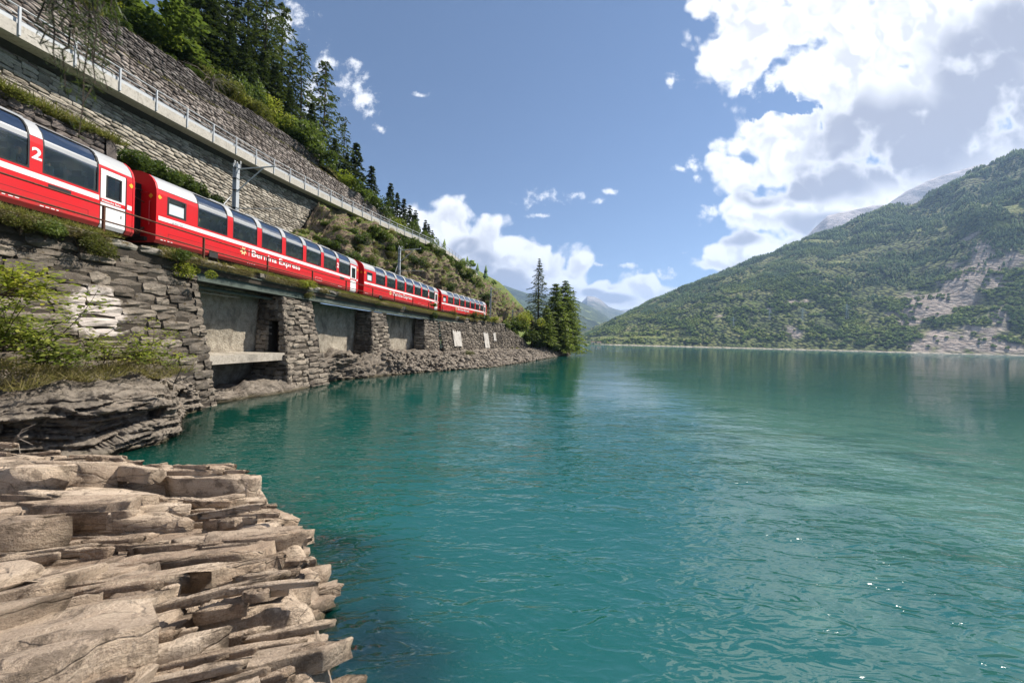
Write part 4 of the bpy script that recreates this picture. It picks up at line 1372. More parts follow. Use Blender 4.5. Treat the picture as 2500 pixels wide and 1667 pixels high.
    for xc in (2.3, L_CAR - 2.3):
        mb = MB().box(xc - 1.15, xc + 1.15, -0.78, 0.78, 0.1, 0.34)
        bg = obj('bogie', mb, M['dark'], t)
        for dx in (-0.75, 0.75):
            mb = MB()
            for yy_ in (-0.52, 0.52):
                mb.tube([(xc + dx, yy_ - 0.05, 0.34), (xc + dx, yy_ + 0.05, 0.34)], 0.34, n=16)
            mb.tube([(xc + dx, -0.5, 0.34), (xc + dx, 0.5, 0.34)], 0.06, n=8)
            obj('wheelset', mb, M['dark'], bg)
    # --- inside
    mb = MB().box(0.1, L_CAR - 0.1, -1.22, 1.22, 0.95, 1.0)
    for x in (1.55, 14.58):
        mb.box(x, x + 0.05, -1.18, 1.18, 1.0, 2.95)
    mb.box(1.6, 14.58, -0.55, 0.55, 3.18, 3.22)
    obj('interior', mb, M['inner'], t)
    mb = MB()
    for k in range(4):
        mb.box(12.6 - k * 3.0, 13.15 - k * 3.0, -0.45, -0.3, 2.95, 3.0)
    obj('ceiling_lamp', mb, M['lampglow'], t)
    sm = MB().box(-0.25, 0.22, -0.5, 0.5, 1.28, 1.44).box(0.14, 0.26, -0.5, 0.5, 1.4, 2.02).box(0.12, 0.28, -0.4, -0.08, 1.98, 2.2).box(0.12, 0.28, 0.08, 0.4, 1.98, 2.2).box(-0.1, 0.1, -0.2, 0.2, 1.0, 1.28).mesh('seat')
    sm.materials.append(M['seatcloth'])
    for k in range(7):
        for yy_ in (-0.68, 0.68):
            o = obj('seat', sm, None, t)
            o.location = (2.3 + 1.875 * k, yy_, 0)
            o = obj('seat', sm, None, t)
            o.location = (3.3 + 1.875 * k, yy_, 0)
            o.rotation_euler = (0, 0, math.pi)
    return t
coach0 = make_coach()
LBL = ['nearest red coach with silver roof, cut off by the left edge of the photo', 'second red coach, its end facing us beside the first coach, large Bernina Express lettering',
       'third red coach along the viaduct, between the second coach and the last one', 'last and smallest red coach, far end of the train below the rocky bluff']
def cl(Y):
    return np.array([Xs_(Y) - 1.325, Y])
def advance(Y, d):
    s = 0
    p = cl(Y)
    while s < abs(d):
        Y += 0.02 * (1 if d > 0 else -1)
        q = cl(Y)
        s += np.linalg.norm(q - p)
        p = q
    return Y
PITCH = L_CAR + 0.97
Y2 = 15.42
starts = [advance(Y2, -PITCH), Y2]
starts.append(advance(Y2, PITCH))
starts.append(advance(starts[-1], PITCH))
coaches = []
for k, y in enumerate(starts):
    a, b = cl(y), cl(advance(y, L_CAR))
    ang = math.atan2(b[1] - a[1], b[0] - a[0])
    off = Vector((math.sin(ang), -math.cos(ang), 0)) * 0.06
    c = coach0 if k == 0 else dup(coach0, (0, 0, 0))
    c.location = Vector((a[0], a[1], RAIL_Z)) + off
    c.rotation_euler = (0, 0, ang)
    c['label'] = LBL[k]
    coaches.append((c, ang))

# passengers behind the glass: one continuous skinned body each, hair and clothes coloured by height
def person_mesh(name, seed):
    rng = random.Random(seed)
    me = bpy.data.meshes.new(name)
    lean = rng.uniform(-0.06, 0.1)
    v = [(0, 0, 0), (0, lean * 0.3, 0.22), (0, lean * 0.6, 0.42), (0, lean, 0.52), (0, lean + 0.02, 0.60), (0, lean + 0.03, 0.70), (0, lean + 0.02, 0.80),
         (-0.17, lean * 0.7, 0.46), (-0.23, lean + 0.05, 0.22), (-0.15, lean + 0.27, 0.12), (0.17, lean * 0.7, 0.46), (0.23, lean + 0.05, 0.22), (0.15, lean + 0.27, 0.12),
         (-0.1, 0.22, 0.0), (-0.11, 0.45, 0.0), (-0.11, 0.47, -0.38), (-0.11, 0.58, -0.42), (0.1, 0.22, 0.0), (0.11, 0.45, 0.0), (0.11, 0.47, -0.38), (0.11, 0.58, -0.42), (-0.12, lean + 0.36, 0.13), (0.12, lean + 0.36, 0.13)]
    e = [(0, 1), (1, 2), (2, 3), (3, 4), (4, 5), (5, 6), (2, 7), (7, 8), (8, 9), (9, 21), (2, 10), (10, 11), (11, 12), (12, 22), (0, 13), (13, 14), (14, 15), (15, 16), (0, 17), (17, 18), (18, 19), (19, 20)]
    r = [.15, .15, .16, .075, .07, .095, .07, .075, .05, .04, .075, .05, .04, .085, .065, .05, .04, .085, .065, .05, .04, .035, .035]
    me.from_pydata(v, e, [])
    o = bpy.data.objects.new(name, me)
    COL.objects.link(o)
    m = o.modifiers.new('skin', 'SKIN')
    for k, d in enumerate(me.skin_vertices[0].data):
        d.radius = (r[k], r[k] * 0.85)
    me.skin_vertices[0].data[0].use_root = True
    s = o.modifiers.new('sub', 'SUBSURF')
    s.levels = s.render_levels = 1
    bpy.context.view_layer.update()
    out = bpy.data.meshes.new_from_object(o.evaluated_get(bpy.context.evaluated_depsgraph_get()))
    bpy.data.objects.remove(o)
    out.name = name
    out.polygons.foreach_set('use_smooth', np.ones(len(out.polygons), dtype=bool))
    return out
def person_mat(name, shirt, hair, trousers=(0.05, 0.06, 0.09)):
    m, t, out = new_mat(name)
    sp = t.new('ShaderNodeSeparateXYZ')
    t.put(sp.inputs[0], t.new('ShaderNodeTexCoord').outputs['Object'])
    x, y, z = sp.outputs
    skin = (0.42, 0.24, 0.16)
    c = t.mix(t.math('GREATER_THAN', z, 0.545), shirt, skin)
    c = t.mix(t.math('GREATER_THAN', t.math('ADD', z, t.math('MULTIPLY', y, -1.1)), 0.735), c, hair)
    c = t.mix(t.math('LESS_THAN', z, 0.06), c, trousers)
    c = t.mix(t.math('MULTIPLY', t.math('GREATER_THAN', y, 0.3), t.math('GREATER_THAN', z, 0.08)), c, skin)
    principled(t, out, c, 0.7, 0.2)
    return m
pm_ = [person_mesh('person', k) for k in range(3)]
LOOKS = [('orange shirt and pale sun hat', (0.45, 0.16, 0.05), (0.5, 0.42, 0.28)), ('grey top and brown hair', (0.3, 0.29, 0.28), (0.06, 0.035, 0.02)), ('white shirt and fair hair', (0.62, 0.6, 0.56), (0.32, 0.22, 0.1)),
         ('red top and dark hair', (0.4, 0.05, 0.04), (0.02, 0.016, 0.014)), ('blue shirt and grey hair', (0.08, 0.13, 0.24), (0.35, 0.34, 0.33)), ('cream jumper and light hair', (0.5, 0.45, 0.36), (0.24, 0.16, 0.08))]
pmats = [person_mat('clothes_' + str(k), q[1], q[2]) for k, q in enumerate(LOOKS)]
ORD = ['first', 'second', 'third', 'fourth', 'fifth', 'sixth', 'last']
COACHN = ['nearest coach', 'second coach', 'third coach', 'last coach']
for ci, seats in enumerate([[(5, 0), (6, 2)], [(0, 0), (1, 1), (1, 5), (3, 2), (4, 2), (5, 3), (6, 4)], [(0, 3), (1, 2), (4, 5), (6, 3)], [(1, 1), (3, 4)]]):
    c, ang = coaches[ci]
    for k, (wi, lk) in enumerate(seats):
        lx = 2.3 + 1.875 * wi + (0.0 if k % 2 else 1.05)
        if k % 2:
            rz, lx2 = ang + math.pi / 2, lx - 0.03
        else:
            rz, lx2 = ang - math.pi / 2, lx + 0.03
        side = -0.78 if not (wi == 1 and lk == 5) else -0.45
        p = Vector((lx2 * math.cos(ang) - side * math.sin(ang), lx2 * math.sin(ang) + side * math.cos(ang), 1.50)) + c.location
        me = pm_[k % 3].copy()
        me.materials.clear()
        me.materials.append(pmats[lk])
        o = obj('person', me, None)
        o.location = p
        o.rotation_euler = (0, 0, rz)
        tag(o, 'passenger in %s behind the %s window, %s' % (LOOKS[lk][0], ORD[wi], COACHN[ci]), 'person', 'passengers in the train')

# ---------------------------------------------------------------- overhead line masts
def insul(mb, p, d=(0, 0, 1), n=4):
    p, d = Vector(p), Vector(d)
    for k in range(n):
        mb.tube([p + d * 0.045 * k, p + d * (0.045 * k + 0.025)], 0.05, 0.03, 8)
def mast(px, py, lab, arm=2.6, d=None):
    Y, Z = hitcurve(px, py, lambda y: Xs(y) - 3.75, 15, 120)
    x = Xs_(Y) - 3.75
    t = thing('catenary_mast', lab, 'mast', (x, Y, RAIL_Z - 0.4), 'overhead line masts')
    h = Z - RAIL_Z + 0.4
    mb = MB()
    for dx in (-0.13, 0.10):
        mb.box(dx, dx + 0.03, -0.13, 0.13, 0, h)
    mb.box(-0.10, 0.10, -0.012, 0.012, 0, h)
    obj('pole', mb, M['steel'], t)
    mb = MB()
    mb.tube([(0.13, 0, h - 0.35), (arm, 0, h - 0.12)], 0.045, n=8)
    mb.tube([(0.13, 0, h - 1.75), (arm * 0.72, 0, h - 0.2)], 0.035, n=8)
    obj('bracket_arm', mb, M['steel'], t)
    mb = MB().tube([(0.13, 0, h - 2.9), (1.0, 0, h - 2.9)], 0.03, n=6).tube([(1.0, 0, h - 2.9), (3.1, 0.1, h - 2.8)], 0.018, n=6)
    obj('steady_arm', mb, M['steel'], t)
    mb = MB()
    for dx, dy in ((0.28, 0), (-0.02, 0.1), (-0.02, -0.1)):
        mb.tube([(dx, dy, h - 0.35), (dx, dy, h + 0.1)], 0.014)
        insul(mb, (dx, dy, h + 0.0), n=4)
    insul(mb, (arm, 0, h - 0.12), n=4)
    obj('insulator', mb, M['white'], t)
    for z in (h - 0.3, h - 1.0, h - 1.75, h - 2.9):
        obj('clamp', MB().box(-0.15, 0.15, -0.15, 0.15, z, z + 0.025), M['dark'], t)
    mb = MB().tube([(-0.12, 0, h - 1.9), (-0.1, -1.75, h - 4.2)], 0.02)
    obj('guy_rod', mb, M['steel'], t)
    return Vector((x + 2.2, Y, RAIL_Z - 0.4 + h - 2.75)), Vector((x + arm, Y, RAIL_Z - 0.4 + h - 0.05))
mp = [mast(578, 400, 'nearest grey lattice mast behind the second coach', 2.5), mast(976, 604, 'grey mast behind the third coach, in front of the bushy bank', 2.6),
      mast(1199, 702, 'grey mast standing just past the end of the train', 2.9), mast(1252, 757, 'small distant mast among the bushes of the headland', 2.6)]
pts = [Vector((Xs_(2) - 1.3, 2, mp[0][0].z)), mp[0][0], mp[1][0], mp[2][0], mp[3][0]]
cw = thing('contact_wire', 'thin overhead contact wire strung from mast to mast above the train', 'wire', pts[0])
mb = MB()
for a, b in zip(pts[:-1], pts[1:]):
    mb.tube([a + (b - a) * k / 6 - Vector((0, 0, 0.25 * (1 - (k / 3 - 1) ** 2))) for k in range(7)], 0.012, n=4)
    mb.tube([a + (b - a) * k / 6 + Vector((0, 0, 1.25 - 0.7 * (1 - (k / 3 - 1) ** 2))) for k in range(7)], 0.010, n=4)
obj('wire', mb, M['dark'], cw, world=True)
# ---------------------------------------------------------------- foreground schist ledge
OUT_PX = [(235, 1160), (350, 1164), (470, 1172), (560, 1180), (640, 1190), (690, 1212), (696, 1262), (745, 1300), (775, 1335), (785, 1400), (760, 1470), (800, 1530), (838, 1575), (830, 1667)]
_o = [atZ(x, y, 0.42)[:2] for x, y in OUT_PX]
POLY = np.array([(-13.5, 7.6), (-10.0, 7.1), (-8.6, 6.95)] + _o + [(-1.25, 2.2), (-0.7, 0.4), (-13.5, 0.4)])
def sdist(X, Y, poly):
    d = np.full(X.shape, 9e9)
    ins = np.zeros(X.shape, bool)
    for (ax, ay), (bx, by) in zip(poly, np.roll(poly, -1, 0)):
        ex, ey = bx - ax, by - ay
        t = np.clip(((X - ax) * ex + (Y - ay) * ey) / (ex * ex + ey * ey), 0, 1)
        d = np.minimum(d, np.hypot(X - ax - t * ex, Y - ay - t * ey))
        c = ((ay > Y) != (by > Y)) & (X < (bx - ax) * (Y - ay) / (by - ay + 1e-12) + ax)
        ins ^= c
    return np.where(ins, d, -d)
def ledge_base(X, Y):
    P = np.stack([X, Y, X * 0], 1)
    th = math.radians(15)
    u = X * math.cos(th) + Y * math.sin(th) + 0.25 * fbm(P * 0.8, 3)
    v = -X * math.sin(th) + Y * math.cos(th) + 0.16 * fbm(P * 0.9 + 31, 3)
    a = cells(u * 0.34, v * 1.05, 21)
    h = (a[0] - 0.5) * 0.46 - a[4] / 1.05 * 0.36 + 0.04 * fbm(P * 1.4, 4)
    base = 0.46 + 0.085 * np.clip(6.6 - Y, 0, 6) + 0.055 * np.clip(-5 - X, 0, 8) + 0.16 * sstep(3.4, 2.2, Y) * sstep(-2.0, -3.4, X)
    return base + h
def ledge_sd(X, Y):
    return sdist(X, Y, POLY) + 0.08 * fbm(np.stack([X, Y, X * 0], 1) * 2.2, 4)
def front_rock(X, Y):
    P = np.stack([X, Y, X * 0], 1)
    sd = ledge_sd(X, Y)
    k = sstep(-0.06, 0.16, sd)
    shelf = sstep(-3.6, -2.6, X) * sstep(6.2, 5.4, Y)
    under = -0.14 - np.clip(-sd, 0, 0.75) * (1.1 - 0.85 * shelf) - np.clip(-sd - 0.75, 0, 9) * 1.3 - 0.25 * (1 - shelf) + 0.16 * fbm(P * 1.6, 4)
    return under * (1 - k) + (ledge_base(X, Y) - 0.07) * k
gx = np.concatenate([np.arange(-12.5, -7, 0.06), np.arange(-7, 0.9, 0.03)])
gy = np.arange(0.9, 8.4, 0.03)
GX, GY = np.meshgrid(gx, gy, indexing='ij')
GZ = front_rock(GX.ravel(), GY.ravel()).reshape(GX.shape)
kern = np.exp(-0.5 * (np.arange(-4, 5) / 1.8) ** 2)
kern /= kern.sum()
for ax in (0, 1):
    pad = np.pad(GZ, [(4, 4) if q == ax else (0, 0) for q in (0, 1)], mode='edge')
    GZ = sum(kern[i] * np.take(pad, np.arange(i, i + GZ.shape[ax]), ax) for i in range(9))
GZ = GZ.ravel() + 0.02 * fbm(np.stack([GX.ravel() * 4, GY.ravel() * 8, GX.ravel() * 0], 1), 4)
# split slabs of schist lying in steps on the ledge
def slab(rng, L, Wd, T):
    n = 16
    ang = np.sort((np.arange(n) + rng.uniform(-0.42, 0.42, n)) / n * 6.2832)
    e = rng.uniform(0.35, 0.6)
    cu, su = np.cos(ang), np.sin(ang)
    r = rng.uniform(0.74, 1.10, n)
    ou = np.sign(cu) * np.abs(cu) ** e * r * L / 2 + 0.10 * L * su * rng.normal()
    ov = np.sign(su) * np.abs(su) ** e * rng.uniform(0.78, 1.12, n) * Wd / 2
    rings = []
    for f, dz in ((0.45, 0.0), (0.80, 0.0), (0.975, -0.006), (1.0, -0.018)):
        z = dz + rng.normal(size=n) * (0.006 + 0.016 * Wd) * (f < 0.99)
        rings.append(np.stack([ou * f, ov * f, np.broadcast_to(z, (n,))], 1))
    lo = rng.uniform(0.93, 1.03, n)
    rings.append(np.stack([ou * lo, ov * lo, np.full(n, -T * 0.5) + rng.normal(size=n) * 0.01], 1))
    lo = rng.uniform(0.86, 1.0, n)
    rings.append(np.stack([ou * lo, ov * lo, np.full(n, -T)], 1))
    V = np.concatenate([[[0, 0, rng.normal() * 0.006]]] + rings)
    F3 = [(0, 1 + k, 1 + (k + 1) % n) for k in range(n)]
    F4 = [(1 + i * n + k, 1 + (i + 1) * n + k, 1 + (i + 1) * n + (k + 1) % n, 1 + i * n + (k + 1) % n) for i in range(5) for k in range(n)]
    return V, np.array(F3), np.array(F4)
rs = np.random.default_rng(44)
SV, SF3, SF4, sb = [], [], [], 0
def lay(x, y, L, Wd, T, dz, dipv, dipu, zabs=None, th=None):
    global sb
    th = math.radians(3 + 5.0 * (6.3 - y) + rs.normal() * 5) if th is None else th
    V, f3, f4 = slab(rs, L, Wd, T)
    z0 = float(ledge_base(np.array([x]), np.array([y]))[0]) + dz if zabs is None else zabs
    Z = V[:, 2] + V[:, 0] * dipu - V[:, 1] * dipv + 0.012 * np.sin(V[:, 0] * 3 + x * 5)
    c, s_ = math.cos(th), math.sin(th)
    SV.append(np.stack([x + V[:, 0] * c - V[:, 1] * s_, y + V[:, 0] * s_ + V[:, 1] * c, z0 + Z], 1))
    SF3.append(f3 + sb)
    SF4.append(f4 + sb)
    sb += len(V)
for num, l0, l1, w0, w1, t0, t1, z0_, z1_, dp in ((230, 0.9, 3.2, 0.36, 1.0, 0.35, 0.55, -0.10, 0.16, 0.30), (260, 0.5, 1.5, 0.14, 0.36, 0.15, 0.25, -0.06, 0.14, 0.36), (480, 0.18, 0.7, 0.05, 0.16, 0.08, 0.14, -0.02, 0.12, 0.38), (800, 0.25, 0.9, 0.025, 0.08, 0.06, 0.1, 0.0, 0.15, 0.3)):
    k = 0
    while k < num:
        x, y = rs.uniform(-9.5, -0.9), 1.3 + 5.9 * rs.random() ** 1.15
        sd = float(ledge_sd(np.array([x]), np.array([y]))[0])
        L, Wd = rs.uniform(l0, l1), rs.uniform(w0, w1)
        k += 1
        if sd < max(0.14, L * (0.37 if y > 5 else 0.47)):
            continue
        lay(x, y, L, Wd, rs.uniform(t0, t1), rs.uniform(z0_, z1_), dp * rs.uniform(0.2, 1.3), rs.normal() * 0.05)
# stepped broken edge above the water
per = np.concatenate([POLY[2:-2], POLY[-2:-1]])
for (ax, ay), (bx, by) in zip(per[:-1], per[1:]):
    m = int(math.hypot(bx - ax, by - ay) / 0.15) + 1
    for i in range(m):
        t = (i + rs.random()) / m
        x, y = ax + (bx - ax) * t, ay + (by - ay) * t
        if y > 5.75 or y < 1.2:
            continue
        zt_ = rs.uniform(-0.1, 0.30)
        nx_, ny_ = (by - ay), -(bx - ax)
        q = math.hypot(nx_, ny_) + 1e-6
        ins = -0.20 - 0.25 * zt_ + rs.uniform(-0.06, 0.06)
        s1 = 1 if sdist(np.array([x + nx_ / q * 0.05]), np.array([y + ny_ / q * 0.05]), POLY)[0] < 0 else -1
        lay(x + s1 * nx_ / q * ins, y + s1 * ny_ / q * ins, rs.uniform(0.35, 1.0), rs.uniform(0.16, 0.45), rs.uniform(0.1, 0.25), 0, rs.uniform(0.0, 0.3), rs.normal() * 0.12, zabs=zt_ + 0.04, th=rs.normal() * 0.45 + 0.1)
for k in range(26):                                 # drowned slabs in the shallow water
    x, y = rs.uniform(-3.2, -1.2), rs.uniform(2.6, 6.0)
    sd = float(sdist(np.array([x]), np.array([y]), POLY)[0])
    if -0.75 < sd < 0.1:
        lay(x, y, rs.uniform(0.5, 1.3), rs.uniform(0.3, 0.7), 0.3, 0, rs.uniform(-0.1, 0.25), rs.normal() * 0.1, zabs=-0.06 + 0.34 * sd + rs.uniform(-0.1, 0.05), th=rs.uniform(-0.5, 0.9))
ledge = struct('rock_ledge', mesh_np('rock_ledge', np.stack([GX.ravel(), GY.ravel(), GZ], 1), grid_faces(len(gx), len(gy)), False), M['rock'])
def mixed_mesh(name, V, f3, f4):
    me = bpy.data.meshes.new(name)
    me.vertices.add(len(V))
    me.vertices.foreach_set('co', V.astype(np.float32).ravel())
    me.loops.add(f3.size + f4.size)
    me.loops.foreach_set('vertex_index', np.concatenate([f3.ravel(), f4.ravel()]).astype(np.int32))
    me.polygons.add(len(f3) + len(f4))
    me.polygons.foreach_set('loop_start', np.concatenate([np.arange(0, f3.size, 3), f3.size + np.arange(0, f4.size, 4)]).astype(np.int32))
    me.polygons.foreach_set('loop_total', np.concatenate([np.full(len(f3), 3), np.full(len(f4), 4)]).astype(np.int32))
    me.update(calc_edges=True)
    return me
big = sorted(range(len(SV)), key=lambda i: -np.ptp(SV[i][:, 0]) * np.ptp(SV[i][:, 1]) / max(SV[i][0, 1], 1.0) ** 2)
big = set(big[:290])
off = np.concatenate([[0], np.cumsum([len(v) for v in SV])])
for i in big:
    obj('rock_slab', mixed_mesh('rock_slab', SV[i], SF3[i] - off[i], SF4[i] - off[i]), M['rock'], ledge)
rv_, r3, r4, nb = [], [], [], 0
for i in range(len(SV)):
    if i not in big:
        rv_.append(SV[i])
        r3.append(SF3[i] - off[i] + nb)
        r4.append(SF4[i] - off[i] + nb)
        nb += len(SV[i])
o = obj('rock_splinters', mixed_mesh('rock_splinters', np.concatenate(rv_), np.concatenate(r3), np.concatenate(r4)), M['rock'], ledge)
o['kind'] = 'stuff'
GZ2 = GZ.reshape(GX.shape)
def front_h(x, y):
    i = np.clip(np.searchsorted(gx, x), 0, len(gx) - 1)
    j = np.clip(np.searchsorted(gy, y), 0, len(gy) - 1)
    return GZ2[i, j]

# ---------------------------------------------------------------- rock point left of the cove
SH = np.array([(-15.5, 5.0), (-13.2, 6.3), (-11.5, 7.7), (-10.35, 9.0), (-9.85, 10.1), (-10.3, 11.2), (-11.6, 12.6), (-12.55, 13.9), (-12.7, 14.8)])
def arc(P, n):
    s = np.concatenate([[0], np.cumsum(np.linalg.norm(np.diff(P, axis=0), axis=1))])
    t = np.linspace(0, s[-1], n)
    return np.stack([np.interp(t, s, P[:, k]) for k in range(2)], 1)
SH = arc(SH, 60)
C0 = np.array([-16.0, 13.6])
def inw(d, z):
    q = C0 - SH
    q = q / np.linalg.norm(q, axis=1, keepdims=True)
    return np.concatenate([SH + q * d, np.full((len(SH), 1), z) + (0.0 if np.isscalar(z) else 0)], 1)
def d_mid(P, N):
    k = sstep(-0.4, 0.1, P[:, 2])
    H = np.stack([np.full(len(P), 0.85), np.full(len(P), -0.5), np.zeros(len(P))], 1)
    r = strata(P, N, 0.75, 2.6, 0.40, 41)
    r2 = strata(P, N, 0.22, 7.0, 0.9, 45)
    upk = sstep(1.0, 1.5, P[:, 2])
    return H * ((r + r2) * k * (1 - 0.7 * upk))[:, None] + np.array([0, 0, 1.0]) * (upk * (0.16 * r + 0.12 * fbm(P * 1.7, 5)))[:, None]
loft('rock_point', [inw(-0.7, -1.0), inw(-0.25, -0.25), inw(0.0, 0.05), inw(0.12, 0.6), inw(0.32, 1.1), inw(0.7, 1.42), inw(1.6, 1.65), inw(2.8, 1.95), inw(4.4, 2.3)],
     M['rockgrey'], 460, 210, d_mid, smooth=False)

# ---------------------------------------------------------------- shore below the viaduct and the wall
shoreX = lerp_curve([(14, -12.9), (16, -13.2), (19, -12.6), (20.4, -12.25), (23, -12.5), (25.6, -12.7), (29, -10.6), (32, -9.2), (34.8, -7.8), (38, -5.4), (42, -2.9), (50, 0.4), (60, 3.5), (70, 6.6), (80, 9.6), (86, 11.2), (94, 13.8), (101, 16.2), (106, 15.5), (112, 8.0), (116, -2)])
Ys = np.concatenate([np.linspace(15.9, 30, 36), np.linspace(30.5, 116, 110)])
def sl_(X, Z):
    return np.stack([np.broadcast_to(X, Ys.shape), Ys, np.broadcast_to(Z, Ys.shape)], 1)
z0 = np.interp(Ys, [16, 20, 23, 27, 31, 45, 66, 79, 86, 92, 104, 112, 116], [0.75, 0.6, 1.5, 2.2, 2.0, 1.8, 1.8, 2.0, 4.2, 5.6, 5.6, 2.5, 0.2])
x0 = np.where(Ys < 45, Xs(Ys) - 0.1, np.minimum(XE(Ys) - 0.2, shoreX(Ys) - 1.0))
xb = np.where(Ys < 45, XE(Ys) + 0.3, XE(Ys) + 0.9)
sx = shoreX(Ys)
xb = np.minimum(xb, sx - 0.2)
rows = [sl_(x0, z0), sl_(xb, z0 * 0.9), sl_(xb + (sx - xb) * 0.5, z0 * np.where(Ys < 70, 0.50, 0.62)), sl_(sx, 0.02), sl_(sx + 0.7, -0.5), sl_(sx + 3, -2.5)]
def d_shore(P, N):
    s = np.sign(N[:, 2:3]) * N
    k = sstep(-0.6, 0.2, P[:, 2])
    near = sstep(44, 36, P[:, 1])
    return s * (k * (near * (0.25 + 0.37 * sstep(22, 25, P[:, 1])) * (strata(P, N, 0.8, 1.1, 0.35, 51) + strata(P, N, 0.5, 3.2, 1.0, 57)) + (1 - near) * 0.22 * fbm(P * 1.1, 5)) + 0.12 * fbm(P * 1.5, 4))[:, None]
shore, SP = loft('rocky_shore', rows, M['rockgrey'], 700, 90, d_shore, smooth=False)

# boulders and rubble along the water
def boulder_mesh(seed):
    rng = np.random.default_rng(seed)
    a = (1 + 5 ** .5) / 2
    V = np.array([(-1, a, 0), (1, a, 0), (-1, -a, 0), (1, -a, 0), (0, -1, a), (0, 1, a), (0, -1, -a), (0, 1, -a), (a, 0, -1), (a, 0, 1), (-a, 0, -1), (-a, 0, 1)], float) / 1.9
    F = [(0, 11, 5), (0, 5, 1), (0, 1, 7), (0, 7, 10), (0, 10, 11), (1, 5, 9), (5, 11, 4), (11, 10, 2), (10, 7, 6), (7, 1, 8), (3, 9, 4), (3, 4, 2), (3, 2, 6), (3, 6, 8), (3, 8, 9), (4, 9, 5), (2, 4, 11), (6, 2, 10), (8, 6, 7), (9, 8, 1)]
    V = V * rng.uniform(0.6, 1.25, (12, 1)) * np.array([1.0, 0.8, 0.55]) + rng.normal(size=(12, 3)) * 0.09
    return V * 0.5, np.array(F)
BV = [boulder_mesh(k) for k in range(10)]
BM = []
for k, (v, f) in enumerate(BV):
    me = mesh_np('boulder', v, f, n=3)
    me.materials.append(M['rockgrey'])
    BM.append(me)
nu, nv, _ = SP.shape
def shore_pts(n, y0, y1, rng, t0=0.25, t1=0.66):
    out = []
    while len(out) < n:
        i, j = rng.integers(0, nu), int(nv * rng.uniform(t0, t1))
        p = SP[i, j]
        if y0 < p[1] < y1 and p[2] > -0.1 and p[0] > XE(p[1]) + 0.8:
            out.append(p)
    return np.array(out)
rb = np.random.default_rng(5)
for p in shore_pts(150, 33, 62, rb):
    o = obj('boulder', BM[rb.integers(0, 10)], None)
    s = rb.uniform(0.45, 1.0)
    o.location = p + np.array([0, 0, 0.08 * s])
    o.scale = (s, s, s)
    o.rotation_euler = (rb.normal() * 0.3, rb.normal() * 0.3, rb.uniform(0, 6.28))
    tag(o, 'angular grey boulder on the rubble bank below the far wall', 'boulder', 'boulders on the rubble bank')
Vs, Fs, b = [], [], 0
for p in shore_pts(7000, 31, 104, rb, 0.2, 0.68):
    v, f = BV[rb.integers(0, 10)]
    s = rb.uniform(0.16, 0.5) * (1 + 0.006 * p[1])
    a = rb.uniform(0, 6.28)
    R = np.array([[math.cos(a), -math.sin(a), 0], [math.sin(a), math.cos(a), 0], [0, 0, 1]])
    Vs.append((v * s) @ R.T + p + np.array([0, 0, 0.03]))
    Fs.append(f + b)
    b += len(v)
tag(obj('rubble', mesh_np('rubble', np.concatenate(Vs), np.concatenate(Fs), n=3), M['rockgrey']), 'loose rubble stones along the foot of the wall', 'rubble', kind='stuff')
# single loose stones on the near rocks
for k, (px, py, z, s, lab) in enumerate([(1180 * .48 - 0, 1520, 0.85, 0.17, 'pale flat stone lying in a crevice of the near rock ledge'), (60, 1110, 0.55, 0.24, 'light angular stone wedged between the rock point and the ledge'), (330, 1232, 0.75, 0.26, 'dark wedge-shaped stone sitting on the sunlit ledge'), (398, 1292, 0.8, 0.07, 'small white pebble on the near rock ledge')]):
    x, y, _ = atZ(px, py, z)
    if y < 8:
        z = float(front_h(x, y)) + 0.02
        x, y, _ = atZ(px, py, z)
    o = obj('loose_stone', BM[k + 2].copy(), None)
    o.data.materials.clear()
    o.data.materials.append(M['rock'] if k != 3 else M['white'])
    o.location = (x, y, z + s * 0.12)
    o.scale = (s * 1.4, s, s * 1.1)
    o.rotation_euler = (0.1, 0.1, k * 1.3)
    tag(o, lab, 'stone')

# long retaining wall right of the third pier
rw = thing('retaining_wall', 'brown rubble retaining wall with white painted patches, right of the viaduct', 'retaining wall', (-6, 56, 2))
RW0, RW1 = 44.7, 79.0
Prw = onY(lambda Y: XE(Y) + 0.02, 0.17, 6.0)
zt_rw = lambda s: float(np.interp(s, [44, 68, 74, 79], [5.42 if s < 52.4 else 6.05, 6.05, 4.4, 2.3]))
masonry(rw, Prw, RW0, RW1, lambda s: 1.4, zt_rw, 0.34, 0.66, M['pier'], M['mortar'], 'stone', 0.3, 0.03, 17, bulge=0.16, rough=0.05)
mb = MB()
rr = random.Random(8)
def hit_rw(px, py):
    Y, Z = hitcurve(px, py, lambda y: XE(y) + 0.6, 40, 90)
    return Y, Z
for x0_, x1_, y0_, y1_ in ((1108, 1126, 806, 845), (1183, 1193, 810, 849), (1207, 1212, 811, 832)):
    a, za = hit_rw(x0_, y0_)
    b, zb_ = hit_rw(x1_, y1_)
    zb_ = max(zb_, 1.6)
    n = 9
    up = [(a + (b - a) * i / n, za + rr.uniform(-0.25, 0.1)) for i in range(n + 1)]
    P = Prw(np.array([q[0] for q in up] + [q[0] for q in up]), np.array([q[1] for q in up] + [zb_] * (n + 1)))
    P[:, 0] += 0.125
    mb.poly(P, [(i, i + 1, n + 2 + i, n + 1 + i)[::-1] for i in range(n)])
M['wash'] = stone_mat('whitewash', [(0.30, 0.27, 0.24), (0.48, 0.45, 0.41), (0.62, 0.6, 0.56)], 3, stain=0.7, staincol=(0.15, 0.13, 0.11), lichen=0, tone=0.1)
obj('whitewash', mb, M['wash'], rw, world=True)
Y_, Z_ = hitcurve(1008, 830, lambda y: Xs(y) - 0.1, 30, 60)
mb = MB()
n = 10
